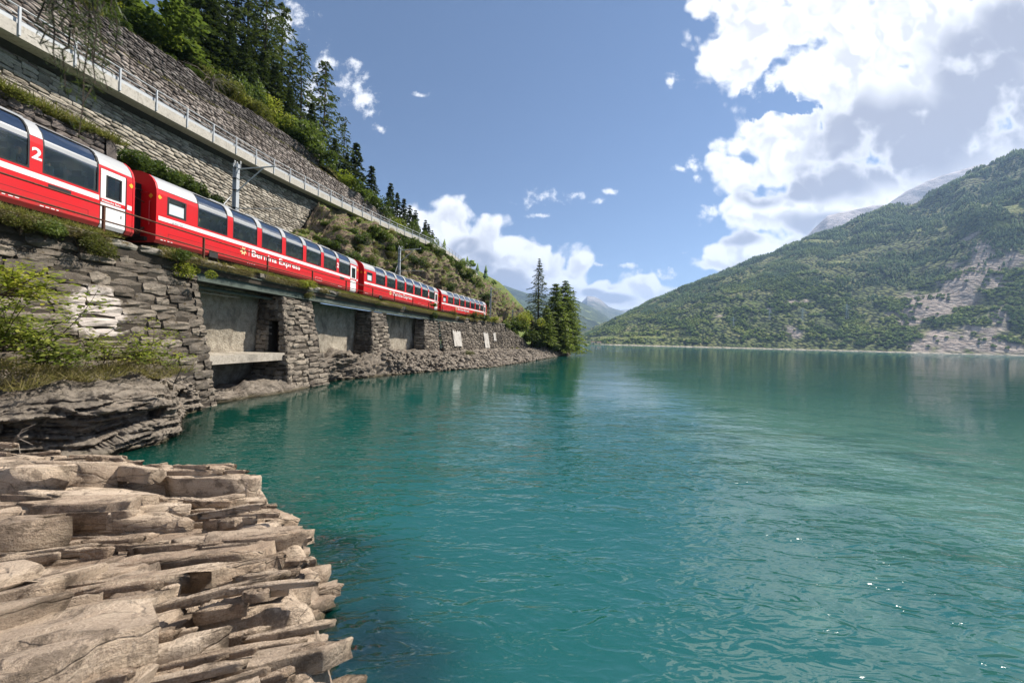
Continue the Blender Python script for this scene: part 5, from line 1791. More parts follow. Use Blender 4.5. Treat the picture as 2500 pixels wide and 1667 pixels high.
pts = [(float(Xs(Y_)) - 0.01, Y_ + 0.75 * math.cos(k * 0.628) * rr.uniform(0.6, 1.1), Z_ + 0.95 * math.sin(k * 0.628) * rr.uniform(0.7, 1.1)) for k in range(n)]
mb.poly([(float(Xs(q[1])) - 0.03, q[1], q[2]) for q in pts], [tuple(range(n))])
obj('whitewash', mb, M['wash'], bw, world=True)
# headland ground behind the wall
Yh = np.linspace(60, 116, 50)
rows = [np.stack([x, Yh, z], 1) for x, z in ((np.full_like(Yh, -26), np.full_like(Yh, 9.0)), (XE(Yh) - 9, np.full_like(Yh, 6.9)), (XE(Yh) - 5, np.full_like(Yh, 6.1)), (np.minimum(XE(Yh), shoreX(Yh) - 0.6), np.interp(Yh, [60, 104, 112, 116], [6.0, 6.0, 2.6, 0.4])))]
loft('headland', rows, M['hill'], 80, 40, lambda P, N: np.array([0, 0, 1.0]) * (0.3 * fbm(P * 0.4, 4) * sstep(-3, -6, P[:, 0] - XE(P[:, 1])))[:, None])

# ---------------------------------------------------------------- lake
def seg_d(X, Y, P):
    d = np.full(X.shape, 9e9)
    for (ax, ay), (bx, by) in zip(P[:-1], P[1:]):
        ex, ey = bx - ax, by - ay
        t = np.clip(((X - ax) * ex + (Y - ay) * ey) / (ex * ex + ey * ey), 0, 1)
        d = np.minimum(d, np.hypot(X - ax - t * ex, Y - ay - t * ey))
    return d
wx = np.concatenate([[-9000, -2000, -400, -100, -40, -24], np.arange(-18, 4, 0.12), [5, 7, 10, 15, 22, 35, 60, 120, 300, 800, 2500, 9000]])
wy = np.concatenate([[-9000, -1500, -200, -40, -10, -2], np.arange(0, 12, 0.12), np.arange(12, 46, 0.5), np.arange(46, 120, 3), [140, 200, 400, 900, 2000, 5000, 12000]])
WX, WY = np.meshgrid(wx, wy, indexing='ij')
X, Y = WX.ravel(), WY.ravel()
dep = np.full(X.shape, 9.0)
m = (X > -13) & (X < 1.2) & (Y > 0) & (Y < 8.4)
dep[m] = np.minimum(dep[m], -front_h(X[m], Y[m]))
m = (Y > 5) & (Y < 16)
dep[m] = np.minimum(dep[m], seg_d(X[m], Y[m], SH) * 0.9)
m = (Y > 15.9) & (Y < 116)
dep[m] = np.minimum(dep[m], np.maximum(X[m] - shoreX(Y[m]), 0) * 0.65)
dep = np.maximum(dep, 0)
me = mesh_np('lake', np.stack([X, Y, X * 0], 1), grid_faces(len(wx), len(wy)))
at = me.attributes.new('depth', 'FLOAT', 'POINT')
at.data.foreach_set('value', dep.astype(np.float32))
def water():
    m, t, out = new_mat('lake_water')
    g = t.new('ShaderNodeNewGeometry')
    pos = g.outputs['Position']
    dist = t.vec('LENGTH', pos)
    def rotated(a, sx, sy):
        return t.mapping(pos, (sx, sy, 1), (0, 0, a))
    # wind waves: long crests, shorter ripples riding on them; heights in metres
    sep = t.new('ShaderNodeSeparateXYZ')
    t.put(sep.inputs[0], pos)
    rough_ = t.mr(t.noise(t.mapping(pos, (0.16, 0.3, 1), (0, 0, 0.6)), 1.0, 4, 0.6), 0.35, 0.68, 0.35, 1.25)
    right = t.mr(t.math('MULTIPLY_ADD', sep.outputs[1], 0.25, sep.outputs[0]), 1.0, 9.0)
    wl = t.noise(rotated(math.radians(-42), 0.62, 1.9), 1.0, 2, 0.45, 0.25)
    wr = t.noise(rotated(math.radians(-112), 0.62, 2.1), 1.0, 2, 0.45, 0.25)
    swell = t.math('ADD', t.math('MULTIPLY', wl, t.math('SUBTRACT', 1.0, right)), t.math('MULTIPLY', wr, right))
    def crest(v):
        return t.math('SUBTRACT', 1.0, t.math('ABSOLUTE', t.math('MULTIPLY_ADD', v, 2.0, -1.0)))
    rip = crest(t.noise(rotated(math.radians(-28), 1.8, 4.8), 1.0, 2, 0.42, 0.8))
    rip2 = crest(t.noise(rotated(math.radians(-78), 2.4, 5.6), 1.0, 2, 0.42, 0.6))
    rip3 = t.noise(rotated(math.radians(-50), 6.0, 11.0), 1.0, 2, 0.5, 0.3)
    calm = t.mr(t.noise(t.mapping(pos, (0.05, 0.09, 1)), 1.0, 3, 0.5), 0.35, 0.65, 0.6, 1.15)
    shelter = t.mr(t.math('ADD', sep.outputs[0], t.math('MULTIPLY', sep.outputs[1], 0.18)), -9.5, -1.0, 0.42, 1.0)
    far = t.math('MULTIPLY', t.mr(dist, 5.0, 24.0, 1.12, 0.17), t.mr(dist, 60.0, 260.0, 1.0, 3.0))
    h = t.math('ADD', t.math('MULTIPLY', swell, 0.085), t.math('ADD', t.math('MULTIPLY', rip, 0.036), t.math('ADD', t.math('MULTIPLY', rip2, 0.016), t.math('MULTIPLY', rip3, 0.0022))))
    h = t.math('MULTIPLY', t.math('MULTIPLY', t.math('MULTIPLY', h, rough_), calm), t.math('MULTIPLY', shelter, far))
    b = t.new('ShaderNodeBump')
    b.inputs['Strength'].default_value = 1.0
    b.inputs['Distance'].default_value = 1.0
    t.put(b.inputs['Height'], h)
    nrm = b.outputs[0]
    # body colour: glacial teal; cloud reflection painted in as paler patches towards the open lake
    cloud_refl = t.noise(t.mapping(pos, (0.42, 0.8, 1), (0, 0, 0.9)), 1.0, 9, 0.68, 0.8)
    sm = t.mr(t.math('ADD', t.math('MULTIPLY', cloud_refl, 0.9), t.math('MULTIPLY_ADD', t.mr(t.math('MULTIPLY_ADD', sep.outputs[1], -0.10, sep.outputs[0]), -2.0, 9.0, 0, 1, False), 0.45, -0.22)), 0.46, 0.72)
    near = t.mr(dist, 40, 14)
    body = t.mix(t.math('MULTIPLY', sm, near), (0.004, 0.070, 0.060), (0.05, 0.135, 0.11))
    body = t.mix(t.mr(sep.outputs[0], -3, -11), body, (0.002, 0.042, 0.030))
    body = t.mix(t.mr(dist, 60, 700), body, (0.04, 0.24, 0.25))  # paler far off: turquoise water with sky reflection put into its colour
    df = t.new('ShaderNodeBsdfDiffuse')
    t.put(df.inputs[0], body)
    tr = t.new('ShaderNodeBsdfTransparent')
    da = t.new('ShaderNodeAttribute', attribute_name='depth')
    dv = da.outputs['Fac']
    t.put(tr.inputs[0], t.ramp(t.math('MULTIPLY', dv, 0.8), [(0.0, (0.9, 0.92, 0.85)), (0.35, (0.42, 0.55, 0.42)), (1.0, (0.05, 0.28, 0.24))]))
    clear = t.math('POWER', 2.718, t.math('MULTIPLY', dv, -1.7))
    m1 = t.new('ShaderNodeMixShader')
    t.put(m1.inputs[0], clear)
    t.put(m1.inputs[1], df.outputs[0])
    t.put(m1.inputs[2], tr.outputs[0])
    gl = t.new('ShaderNodeBsdfGlossy')
    gl.inputs['Roughness'].default_value = 0.02
    t.put(gl.inputs['Normal'], nrm)
    fr = t.new('ShaderNodeFresnel')
    fr.inputs[0].default_value = 2.25
    t.put(fr.inputs['Normal'], nrm)
    m2 = t.new('ShaderNodeMixShader')
    t.put(m2.inputs[0], t.math('MULTIPLY', fr.outputs[0], 1.0, clamp=True))
    t.put(m2.inputs[1], m1.outputs[0])
    t.put(m2.inputs[2], gl.outputs[0])
    t.put(out.inputs[0], m2.outputs[0])
    return m
M['water'] = water()
struct('lake_water', me, M['water'])
# ---------------------------------------------------------------- vegetation: prototypes
def proj(P):
    P = np.asarray(P, float)
    a, b = P[..., 0] / P[..., 1] * F_PX, (P[..., 2] - HC) / P[..., 1] * F_PX
    return 1250 + a * _c + b * _s, 833.5 - (-a * _s + b * _c)
BUSH = {}
for key, mat, n, lf, kw in (('leaf', 'leaf', 2600, 0.15, {}), ('dark', 'leafdk', 2600, 0.15, {}), ('olive', 'leafol', 2400, 0.11, {}), ('yellow', 'leafyl', 2400, 0.12, {})):
    BUSH[key] = []
    for s in range(3):
        me = bush_mesh('foliage', n, lf, 100 + s + len(BUSH) * 10, lumps=9 + s, **kw)
        me.materials.append(M[mat])
        BUSH[key].append(me)
STEM = []
for s in range(2):
    r = random.Random(s)
    mb = MB()
    for k in range(7):
        a = r.uniform(0, 6.28)
        l = r.uniform(0.5, 0.9)
        mb.tube([(0, 0, -0.2), (0.2 * math.cos(a), 0.2 * math.sin(a), l * 0.5), (0.5 * l * math.cos(a + .3), 0.5 * l * math.sin(a + .3), l)], 0.025, 0.006, 5)
    me = mb.mesh('stem')
    me.materials.append(M['bark'])
    STEM.append(me)
rv = random.Random(11)
def bush(kind, p, r, label, group=None, h=1.0, cat='bush', name='bush'):
    t = thing(name, label, cat, p, group, rv.uniform(0, 6.28))
    t.scale = (r, r, r * h)
    k = rv.randrange(3)
    obj('foliage', BUSH[kind][k], None, t)
    obj('stem', STEM[k % 2], None, t)
    return t
CONI = {'spruce': [], 'larch': [], 'thin': [], 'soft': [], 'tall': []}
def proto(key, hgt, rad, mat, seeds, trunk_r, **kw):
    for s in seeds:
        c = conifer_mesh('crown', hgt, rad, seed=s, **kw)
        c.materials.append(M[mat])
        tm = trunk_mesh('trunk', hgt * 0.98, trunk_r, s, 0.006)
        tm.materials.append(M['bark'])
        CONI[key].append((c, tm, hgt))
proto('spruce', 14, 2.7, 'needle', (1, 2, 3), 0.2, n_whorl=36, n_br=8, cards=26, droop=0.42, csize=0.72, base=0.04, rag=0.3)
proto('larch', 18, 3.0, 'larch', (4, 5, 6), 0.2, n_whorl=32, n_br=7, cards=40, droop=0.38, csize=0.50, base=0.18, rag=0.5, gap=0.18, prof=0.6, hang=1.1)
proto('thin', 16, 2.1, 'larch', (7, 8), 0.15, n_whorl=28, n_br=6, cards=30, droop=0.45, csize=0.42, base=0.26, rag=0.55, gap=0.25, prof=0.5, hang=1.1)
proto('soft', 18, 5.6, 'cedar', (9, 10), 0.3, n_whorl=46, n_br=12, cards=52, droop=0.30, csize=0.80, base=0.02, rag=0.5, prof=0.5, gap=0.17, hang=0.6)
proto('tall', 20, 3.9, 'larch', (13,), 0.25, n_whorl=42, n_br=8, cards=40, droop=0.34, csize=0.55, base=0.10, rag=0.4, prof=1.0, gap=0.12, hang=0.8)
def conifer(kind, p, h, label, group=None, name='conifer', wide=1.0, v=None):
    lst = CONI[kind]
    c, tm, h0 = lst[rv.randrange(len(lst)) if v is None else v]
    t = thing(name, label, 'tree', p, group, rv.uniform(0, 6.28))
    s = h / h0
    t.scale = (s * wide, s * wide, s)
    obj('trunk', tm, None, t)
    obj('crown', c, None, t)
    return t
def up_slope(px, pytop, back, pymid=None):
    """stand a tree `back` metres behind the top of the road walls, on the sight line px, its tip at pytop"""
    a, _ = ray(px, pytop + 120 if pymid is None else pymid)
    Y = np.linspace(8, 96, 3000)
    f = a * Y - (np.interp(Y, Yg, wallx) - back)
    k = np.where(f[:-1] * f[1:] <= 0)[0]
    y = Y[k[0]] if len(k) else Y[np.argmin(np.abs(f))]
    x = float(np.interp(y, Yg, wallx) - back)
    z = float(Zf(x, y)) - 0.1
    a2, b2 = ray(px, pytop)
    return Vector((x, y, z)), HC + b2 * y - z
# trees above the road walls, one by one: kind, px, top, metres behind the wall, label
TREES = [
    ('larch', 520, -150, 14, 'tall larch with bare lower trunk, left of the group against the bright cloud'),
    ('larch', 572, -120, 15, 'slim larch standing behind the dark spruces, top cut off by the frame'),
    ('larch', 607, -60, 14, 'loose larch with thin trunk right of the dark spruce mass'),
    ('larch', 648, -70, 9, 'big larch with pale straight trunk and long drooping branches towards the blue sky'),
    ('larch', 690, -20, 12, 'larch with drooping branch ends reaching out into the blue sky'),
    ('thin', 735, 95, 8, 'thin lone larch with a tufted top in front of the small white cloud'),
    ('thin', 703, 150, 11, 'slender larch half hidden between the big larch and the lone one'),
    ('larch', 792, 142, 8, 'broad brownish larch right of the lone thin one'),
    ('thin', 838, 278, 8, 'larch leaning over the bushes, just right of the broad brownish larch'),
    ('spruce', 868, 345, 7, 'dark spruce at the right edge of the wood above the end of the walls'),
    ('spruce', 905, 402, 7, 'narrow pointed spruce standing clear against the blue sky'),
    ('spruce', 951, 446, 5.5, 'dark broad spruce above the end of the grey road wall'),
    ('spruce', 440, -60, 6, 'black-green spruce at the top edge, left part of the dark mass'),
    ('spruce', 478, -120, 8, 'black-green spruce in the middle of the dark mass'),
    ('spruce', 520, -20, 7, 'dense black spruce with layered branches, right part of the dark mass'),
    ('spruce', 562, 60, 6, 'dark spruce below the larches, lit twigs on its right'),
    ('spruce', 600, 95, 5, 'green-tinged spruce under the larch trunks'),
    ('spruce', 640, 120, 6, 'dark spruce beside the pale larch trunk'),
    ('spruce', 672, 150, 7, 'dark spruce under the drooping larch branches'),
    ('spruce', 708, 215, 5, 'low dark spruce under the lone thin larch'),
    ('spruce', 760, 250, 5, 'dark spruce behind the bright green bushes'),
    ('spruce', 815, 335, 5, 'dark spruce below the broad brownish larch'),
    ('spruce', 845, 372, 4.5, 'dark spruce next to the spruce at the wood edge'),
]
for kd, px, pt, back, lab in TREES:
    p, h = up_slope(px, pt, back)
    conifer(kd, p, max(min(h, 30), 3.5), lab, name='larch' if kd != 'spruce' else 'spruce', wide=1.15 if kd == 'spruce' else 1.0)
for px, pt, back in [(968, 468, 9), (984, 482, 7), (998, 500, 10), (1012, 512, 8), (1024, 522, 12), (1036, 536, 8), (1044, 546, 6), (1054, 550, 9), (1064, 556, 12), (1072, 562, 7), (1080, 566, 9), (1090, 580, 9), (1097, 596, 8), (1101, 610, 6), (1020, 560, 5), (1048, 575, 4)]:
    p, h = up_slope(px, pt, back)
    conifer('spruce', p, max(min(h, 22), 3), 'small dark spruce in the row on the falling skyline right of the road walls', 'spruces along the falling skyline', name='spruce')
rv = random.Random(5)
for k in range(46):                        # the wood behind, deep shade under the crowns
    y = rv.uniform(16, 66)
    d = rv.uniform(16, 60)
    x = float(np.interp(y, Yg, wallx)) - d
    conifer('spruce', Vector((x, y, float(Zf(x, y)) - 0.2)), rv.uniform(7, 13), 'dark spruce standing deep in the wood above the road', 'spruces deep in the wood', name='spruce', wide=1.25)
UP_B = [('yellow', 300, 30, 3.0, 1.5, 'yellow-green leafy shrub at the top edge above the road walls'), ('leaf', 345, 40, 3.0, 3.0, 'leafy yellow-green tree at the top edge, left of the dark spruces'),
        ('leaf', 395, 75, 3.0, 2.6, 'leafy green tree beside the black spruces'), ('leaf', 430, 120, 2.4, 1.9, 'rounded green bush above the dark dry wall'), ('dark', 330, 90, 1.8, 1.5, 'dark bush at the foot of the leafy tree'),
        ('olive', 485, 155, 1.5, 1.2, 'olive bush on the rim of the dark wall'), ('olive', 525, 185, 1.6, 1.3, 'olive scrub under the spruces at the wall rim'), ('olive', 568, 232, 1.3, 1.5, 'brownish olive scrub hanging over the dark wall'),
        ('olive', 605, 262, 1.2, 1.4, 'brownish scrub right of the dead branches'), ('leaf', 612, 215, 2.2, 1.4, 'light-leaved bush in front of the spruces'), ('yellow', 655, 245, 1.8, 1.6, 'bright-leaved bush at the foot of the larch trunk'),
        ('olive', 640, 292, 1.1, 1.2, 'dry olive bush on the end of the dark wall'), ('leaf', 700, 290, 1.8, 2.2, 'round green tree-bush above the end of the dark wall'), ('leaf', 745, 320, 1.5, 2.2, 'large bright green bush hanging beside the wall end'),
        ('dark', 772, 360, 1.3, 2.0, 'dark green bush at the corner of the dark wall'), ('dark', 722, 350, 0.9, 1.5, 'dark bush in the shade at the wall corner'), ('yellow', 826, 425, 1.2, 2.0, 'pale yellow-green bush on top of the grey road wall'),
        ('leaf', 858, 448, 1.2, 1.8, 'green bush on the grey road wall next to the pale one'), ('leaf', 885, 475, 1.0, 1.6, 'light-leaved bush near the low end of the grey wall'), ('dark', 905, 480, 1.8, 2.0, 'dark bush below the narrow spruce'),
        ('leaf', 932, 512, 1.0, 1.7, 'bright bush at the end of the grey road wall'), ('yellow', 972, 540, 1.0, 1.5, 'yellowish bush behind the guard rail past the wall'), ('leaf', 1000, 552, 1.2, 2.2, 'green bush behind the guard rail under the skyline spruces'), ('leaf', 1026, 566, 1.0, 2.0, 'green bush near the bend of the guard rail')]
for kd, px, pt, back, r, lab in UP_B:
    p, h = up_slope(px, pt, back, pt + 25)
    bush(kd, p, r * 1.25, lab, h=min(max(h / r / 1.25, 0.75), 2.6))
for k in range(42):
    y = rv.uniform(12, 58)
    x = float(np.interp(y, Yg, wallx)) - rv.uniform(0.4, 3.2)
    bush(rv.choice(['olive', 'olive', 'leaf', 'dark', 'yellow']), Vector((x, y, float(Zf(x, y)) - 0.1)), rv.uniform(0.5, 1.1), 'small scrub bush along the rim of the road walls', 'scrub along the wall rim', h=0.8)

# bushes on the bank between train and road
HPf = HP.reshape(-1, 3)
hpx, hpy = proj(HPf)
def on_bank(px, py):
    d = (hpx - px) ** 2 + (hpy - py) ** 2
    i = np.argmin(d + np.where(HPf[:, 1] > 5, 0, 1e9))
    return Vector(HPf[i])
BANK = [('dark', 322, 405, 0.9), ('leaf', 350, 418, 0.9), ('dark', 378, 432, 1.0), ('dark', 410, 445, 1.0), ('leaf', 438, 455, 0.9), ('dark', 465, 470, 0.9), ('dark', 492, 482, 0.9), ('dark', 520, 500, 0.9), ('leaf', 655, 505, 0.7), ('dark', 662, 530, 0.6), ('olive', 455, 400, 0.7), ('olive', 530, 405, 0.8), ('olive', 600, 440, 0.7),
        ('dark', 800, 600, 0.9), ('dark', 828, 590, 0.7), ('dark', 850, 640, 1.6), ('dark', 885, 655, 1.5), ('dark', 830, 645, 1.2), ('leaf', 905, 575, 1.6), ('leaf', 935, 585, 1.3), ('dark', 880, 590, 1.2), ('olive', 870, 610, 1.1), ('dark', 985, 600, 1.8), ('leaf', 1010, 605, 1.8), ('dark', 960, 610, 1.4),
        ('leaf', 1040, 605, 1.5), ('dark', 1065, 622, 1.7), ('leaf', 1090, 640, 1.7), ('leaf', 1112, 655, 1.6), ('dark', 1130, 675, 1.6), ('leaf', 1150, 690, 1.6), ('leaf', 1168, 705, 1.6), ('dark', 1182, 728, 1.6), ('leaf', 1120, 640, 1.4), ('leaf', 1145, 665, 1.4), ('dark', 1010, 640, 1.3), ('olive', 1040, 650, 1.0), ('dark', 1100, 705, 1.2), ('dark', 1118, 735, 1.1), ('olive', 1075, 690, 0.9), ('leaf', 1187, 745, 1.2), ('olive', 945, 625, 1.0), ('olive', 905, 640, 1.0)]
for kd, px, py, r in BANK:
    p = on_bank(px, py)
    near = p.y < 32
    bush(kd, p + Vector((0.1, 0, -0.3 * r)), r, ('leafy bush on the steep bank between the train and the pale wall' if near else 'green bush on the rocky bank above the far coaches'),
         'bushes on the bank by the pale wall' if near else 'bushes on the rocky bank', h=0.95)
# fringe on the ledge behind the dark wall and between the wall tiers
def tufts(name, P, h, wdt, mat, label, lean=0.6, D=None):
    V, Fq = blades(P, h, wdt, lean, D=D)
    o = obj(name, mesh_np(name, V, Fq, n=3), mat)
    return tag(o, label, 'grass', kind='stuff')
rg = np.random.default_rng(3)
n = 9000
y = rg.uniform(6, 17.2, n)
k = rg.random(n)
x = Xs(y) - 3.45 - k * 1.9
tufts('grass', np.stack([x, y, 11.85 + 0.35 * k + 0.1 * rg.random(n)], 1), 0.55, 0.05, M['grass'], 'tall yellow-green grass on top of the dark brown wall', 0.7, np.array([0.35, 0, -0.1]))
for k in range(22):
    y = 7 + k * 0.46
    bush(rv.choice(['olive', 'yellow', 'leaf', 'olive']), Vector((Xs_(y) - 3.75 - rv.uniform(0, 0.9), y, 11.7 + rv.uniform(-0.1, 0.25))), rv.uniform(0.4, 0.75), 'low leafy plant in the green strip on top of the dark brown wall', 'plants on the dark wall top', h=0.8, cat='plant', name='leafy_plant')
n = 5000
y = rg.uniform(13, float(Y_DARK_END) + 0.5, n)
k = rg.random(n)
tufts('grass', np.stack([Xmid(y) - 0.05 - k * 1.4, y, Zmid(y) + 0.02 + 0.12 * k], 1), 0.3, 0.05, M['drygrass'], 'dry grass on the soil ledge between the two road walls', 0.7)
n = 9000
y = rg.uniform(12, 60, n)
k = rg.random(n) ** 2
x = np.interp(y, Yg, wallx) + 0.1 - k * 2.5
tufts('grass', np.stack([x, y, Zf(x, y) - 0.02], 1), 0.45, 0.06, M['drygrass'], 'dry grass along the rim of the road walls', 0.7, np.array([0.3, 0, 0]))
rk = random.Random(31)
for k in range(190):
    i = rk.randrange(len(HPf))
    p = Vector(HPf[i])
    if p.y < 24 or p.y > 78 or p.z < 7.5:
        continue
    bush(rk.choice(['dark', 'leaf', 'olive', 'olive']), p - Vector((0.2, 0, 0.25)), rk.uniform(0.45, 1.0), 'small scrub on the rocky bank between train and guard rail', 'scrub on the rocky bank', h=0.8)
i = rg.choice(len(HPf), 60000)
P = HPf[i] + rg.normal(size=(len(i), 3)) * 0.08
P = P[(P[:, 1] > 17) & (vnoise(P * 0.5) + 0.4 * vnoise(P * 1.7) > -0.05) & (P[:, 2] > 6.6)]
tufts('grass', P, 0.38, 0.05, M['grass'], 'rough grass on the bank between the train and the road', 0.8, np.array([0.4, -0.2, 0]))

# deck edge: moss cushions, grass, trailing plants
n = 46000
y = rg.uniform(5, 66, n) ** 1.0
k = rg.random(n)
cl_ = vnoise(np.stack([y * 0.9, y * 0, y * 0], 1)) + 0.5 * vnoise(np.stack([y * 3.1, y * 0 + 4, y * 0], 1))
keep = cl_ > -0.7 + 0.5 * rg.random(n)
y, k = y[keep], k[keep]
tufts('grass', np.stack([XE(y) + 0.16 - k * 0.75, y, 6.38 + 0.10 * np.minimum(k * 2, 1)], 1), 0.24, 0.028, M['grass'], 'grass growing along the edge of the viaduct deck', 0.9)
n = 26000
y = rg.uniform(5, 60, n)
k = rg.random(n)
cl_ = vnoise(np.stack([y * 1.1, y * 0 + 9, y * 0], 1))
keep = cl_ > -0.35
y, k = y[keep], k[keep]
tufts('grass', np.stack([XE(y) + 0.14, y, 6.40 - k * 0.32], 1), 0.2, 0.028, M['drygrass'], 'moss and dry grass hanging over the coping stones', 1.0, np.array([0.5, 0, -1.1]))
for (px, py, r, kd, lab) in [(465, 665, 0.62, 'yellow', 'yellow-green creeper hanging over the corner of the abutment'), (440, 625, 0.5, 'leaf', 'green tuft of leaves on the coping above the abutment corner'), (752, 695, 0.5, 'yellow', 'small bright creeper over the first pier top'), (756, 722, 0.4, 'olive', 'brownish creeper hanging down the first pier'),
                             (920, 742, 0.3, 'dark', 'dark tuft on top of the middle pier'), (1058, 770, 0.75, 'dark', 'ivy hanging over the third pier'), (1062, 745, 0.45, 'leaf', 'green tuft on the deck edge above the third pier'), (1108, 764, 0.5, 'olive', 'reddish-green tuft on the deck edge by the last coach'),
                             (1160, 770, 0.8, 'leaf', 'green bush on the deck edge under the last coach'), (1185, 775, 0.9, 'leaf', 'green bush on the deck edge at the end of the train'), (1208, 780, 0.9, 'yellow', 'yellowish bush on top of the long wall past the train'), (60, 545, 0.5, 'olive', 'overhanging mossy tuft at the left end of the deck edge'),
                             (205, 590, 0.55, 'olive', 'dry brown tuft hanging over the abutment below the first coach'), (250, 610, 0.5, 'olive', 'dry mossy cushion over the abutment below the carriage door'), (120, 560, 0.45, 'leaf', 'green tuft on the deck edge below the first coach')]:
    Y, Z = hitcurve(px, py, lambda q: XE(q) + 0.12)
    bush(kd, Vector((float(XE(Y)) + 0.05, Y, Z - r * 0.5)), r, lab, h=1.0, cat='plant', name='creeper' if 'creeper' in lab or 'ivy' in lab else 'leafy_plant')

# leafy shrubs in front of the abutment
def shrub(name, px, py, Y0, n_br, L, n_leaf, size, mat, seed, label, lean=(0.35, -0.1, 0.9), cat='shrub', spread=0.6):
    a, b = ray(px, py)
    base = Vector((a * Y0, Y0, HC + b * Y0))
    t = thing(name, label, cat, base)
    rng = np.random.default_rng(seed)
    mb = MB()
    C, D = [], []
    for k in range(n_br):
        d = np.array(lean) + rng.normal(size=3) * spread
        d[2] = abs(d[2]) * 0.8 + 0.15
        d /= np.linalg.norm(d)
        l = L * rng.uniform(0.5, 1.15)
        p0 = rng.normal(size=3) * np.array([0.35, 0.35, 0.05]) * L * 0.5
        side = rng.normal(size=3) * 0.25
        pts = [p0 + d * l * s + side * l * s * s - np.array([0, 0, 0.28]) * l * s * s for s in np.linspace(0, 1, 6)]
        mb.tube(pts, 0.014, 0.004, 4)
        m = n_leaf
        s = rng.uniform(0.25, 1.05, m)
        q = np.stack([np.interp(s, np.linspace(0, 1, 6), [p[c] for p in pts]) for c in range(3)], 1)
        o = rng.normal(size=(m, 3)) * np.array([0.16, 0.16, 0.07]) * (0.5 + 0.5 * L / 1.5)
        C.append(q + o)
        D.append(o + d * 0.12)
    obj('stem', mb, M['bark'], t)
    V, Fq = leaf_quads(np.concatenate(C), size, 1.6, 0.5, np.concatenate(D), rng)
    obj('foliage', mesh_np('foliage', V, Fq), mat, t)
    return t
shrub('leafy_shrub', 0, 850, 8.4, 40, 1.75, 70, 0.13, M['leafbr'], 1, 'big light-green leafy shrub at the left edge in front of the abutment', (0.25, 0.1, 1.0))
shrub('leafy_shrub', -5, 720, 7.6, 16, 1.1, 70, 0.12, M['leafyl'], 2, 'pale leafy branches at the left edge high in front of the abutment', (0.55, 0.1, 0.6))
shrub('leafy_shrub', 110, 885, 9.2, 20, 0.85, 60, 0.10, M['leafbr'], 3, 'green shrub behind the rock point below the white patch on the abutment', (0.2, 0.1, 0.9))
shrub('leafy_shrub', 290, 880, 11.2, 18, 1.55, 60, 0.12, M['leafyl'], 4, 'bright yellow-green shrub with arching twigs at the abutment foot', (0.45, 0.1, 0.8))
shrub('leafy_shrub', 400, 890, 12.4, 7, 0.9, 34, 0.11, M['leafbr'], 5, 'small green shrub nearest the water at the abutment foot', (0.5, -0.1, 0.6))
shrub('leafy_shrub', 215, 870, 10.3, 12, 1.0, 36, 0.11, M['leafol'], 6, 'olive shrub between the green and the yellow-green one', (0.1, 0.1, 0.9))
shrub('leafy_shrub', 415, 820, 13.6, 4, 0.7, 26, 0.06, M['leafyl'], 7, 'wispy weed growing from a joint in the abutment face', (0.5, -0.2, 0.8), cat='plant')
n = 4200
t_ = rg.random((n, 2))
P = np.stack([-14.4 + 3.2 * t_[:, 0], 8.2 + 4.6 * t_[:, 1], 0 * t_[:, 0]], 1)
P[:, 2] = 1.75 + 0.2 * vnoise(P * 1.2) + 0.10 * (-11 - P[:, 0])
tufts('grass', P, 0.5, 0.022, M['drygrass'], 'long dry grass on the rock point in front of the abutment', 0.9, np.array([0.5, -0.2, 0]))
for px, py, z, lab in ((1050 * 0.2 + 70, 1210, 0.75, 'small green weed in a crack of the sunlit ledge'), (1030 * .47, 1495, 0.9, 'dry straw tuft in a crevice of the near rock ledge'), (130, 1640, 1.05, 'thin grass tuft at the bottom left edge of the rock ledge')):
    x, y, _ = atZ(px, py, z)
    z = float(front_h(x, y))
    P = np.array([[x, y, z]]) + rg.normal(size=(24, 3)) * np.array([0.05, 0.04, 0.0])
    V, Fq = blades(P, 0.09, 0.012, 0.9)
    tag(obj('weed', mesh_np('weed', V, Fq, n=3), M['grass']), lab, 'plant')
# dead wood
rd = random.Random(2)
def deadwood(px, py, Y0, n, L, lab, name='dead_branch', hang=False):
    a, b = ray(px, py)
    t = thing(name, lab, 'branch', (a * Y0, Y0, HC + b * Y0))
    mb = MB()
    for k in range(n):
        d = Vector((rd.uniform(-0.2, 1), rd.uniform(-0.6, 0.3), rd.uniform(-1.0, 0.1) if hang else rd.uniform(-0.5, 0.6))).normalized()
        l = L * rd.uniform(0.4, 1)
        q = [Vector((0, 0, 0)), d * l * 0.5 + Vector((rd.uniform(-.1, .1), 0, 0.12)) * l, d * l + Vector((0, rd.uniform(-.2, .2), -0.1)) * l]
        mb.tube(q, 0.016 * L ** 0.5, 0.005, 5)
    obj('twigs', mb, M['twig'], t)
deadwood(425, 935, 10.6, 7, 1.1, 'bleached dead branch lying on the rock point by the cove')
deadwood(30, 1080, 8.0, 6, 0.7, 'bare twigs at the left edge above the rock ledge')
p, h = up_slope(520, 190, 0.3, 200)
deadwood(515, 195, p.y - 0.6, 40, 2.4, 'grey dead branches hanging over the dark road wall', hang=True)
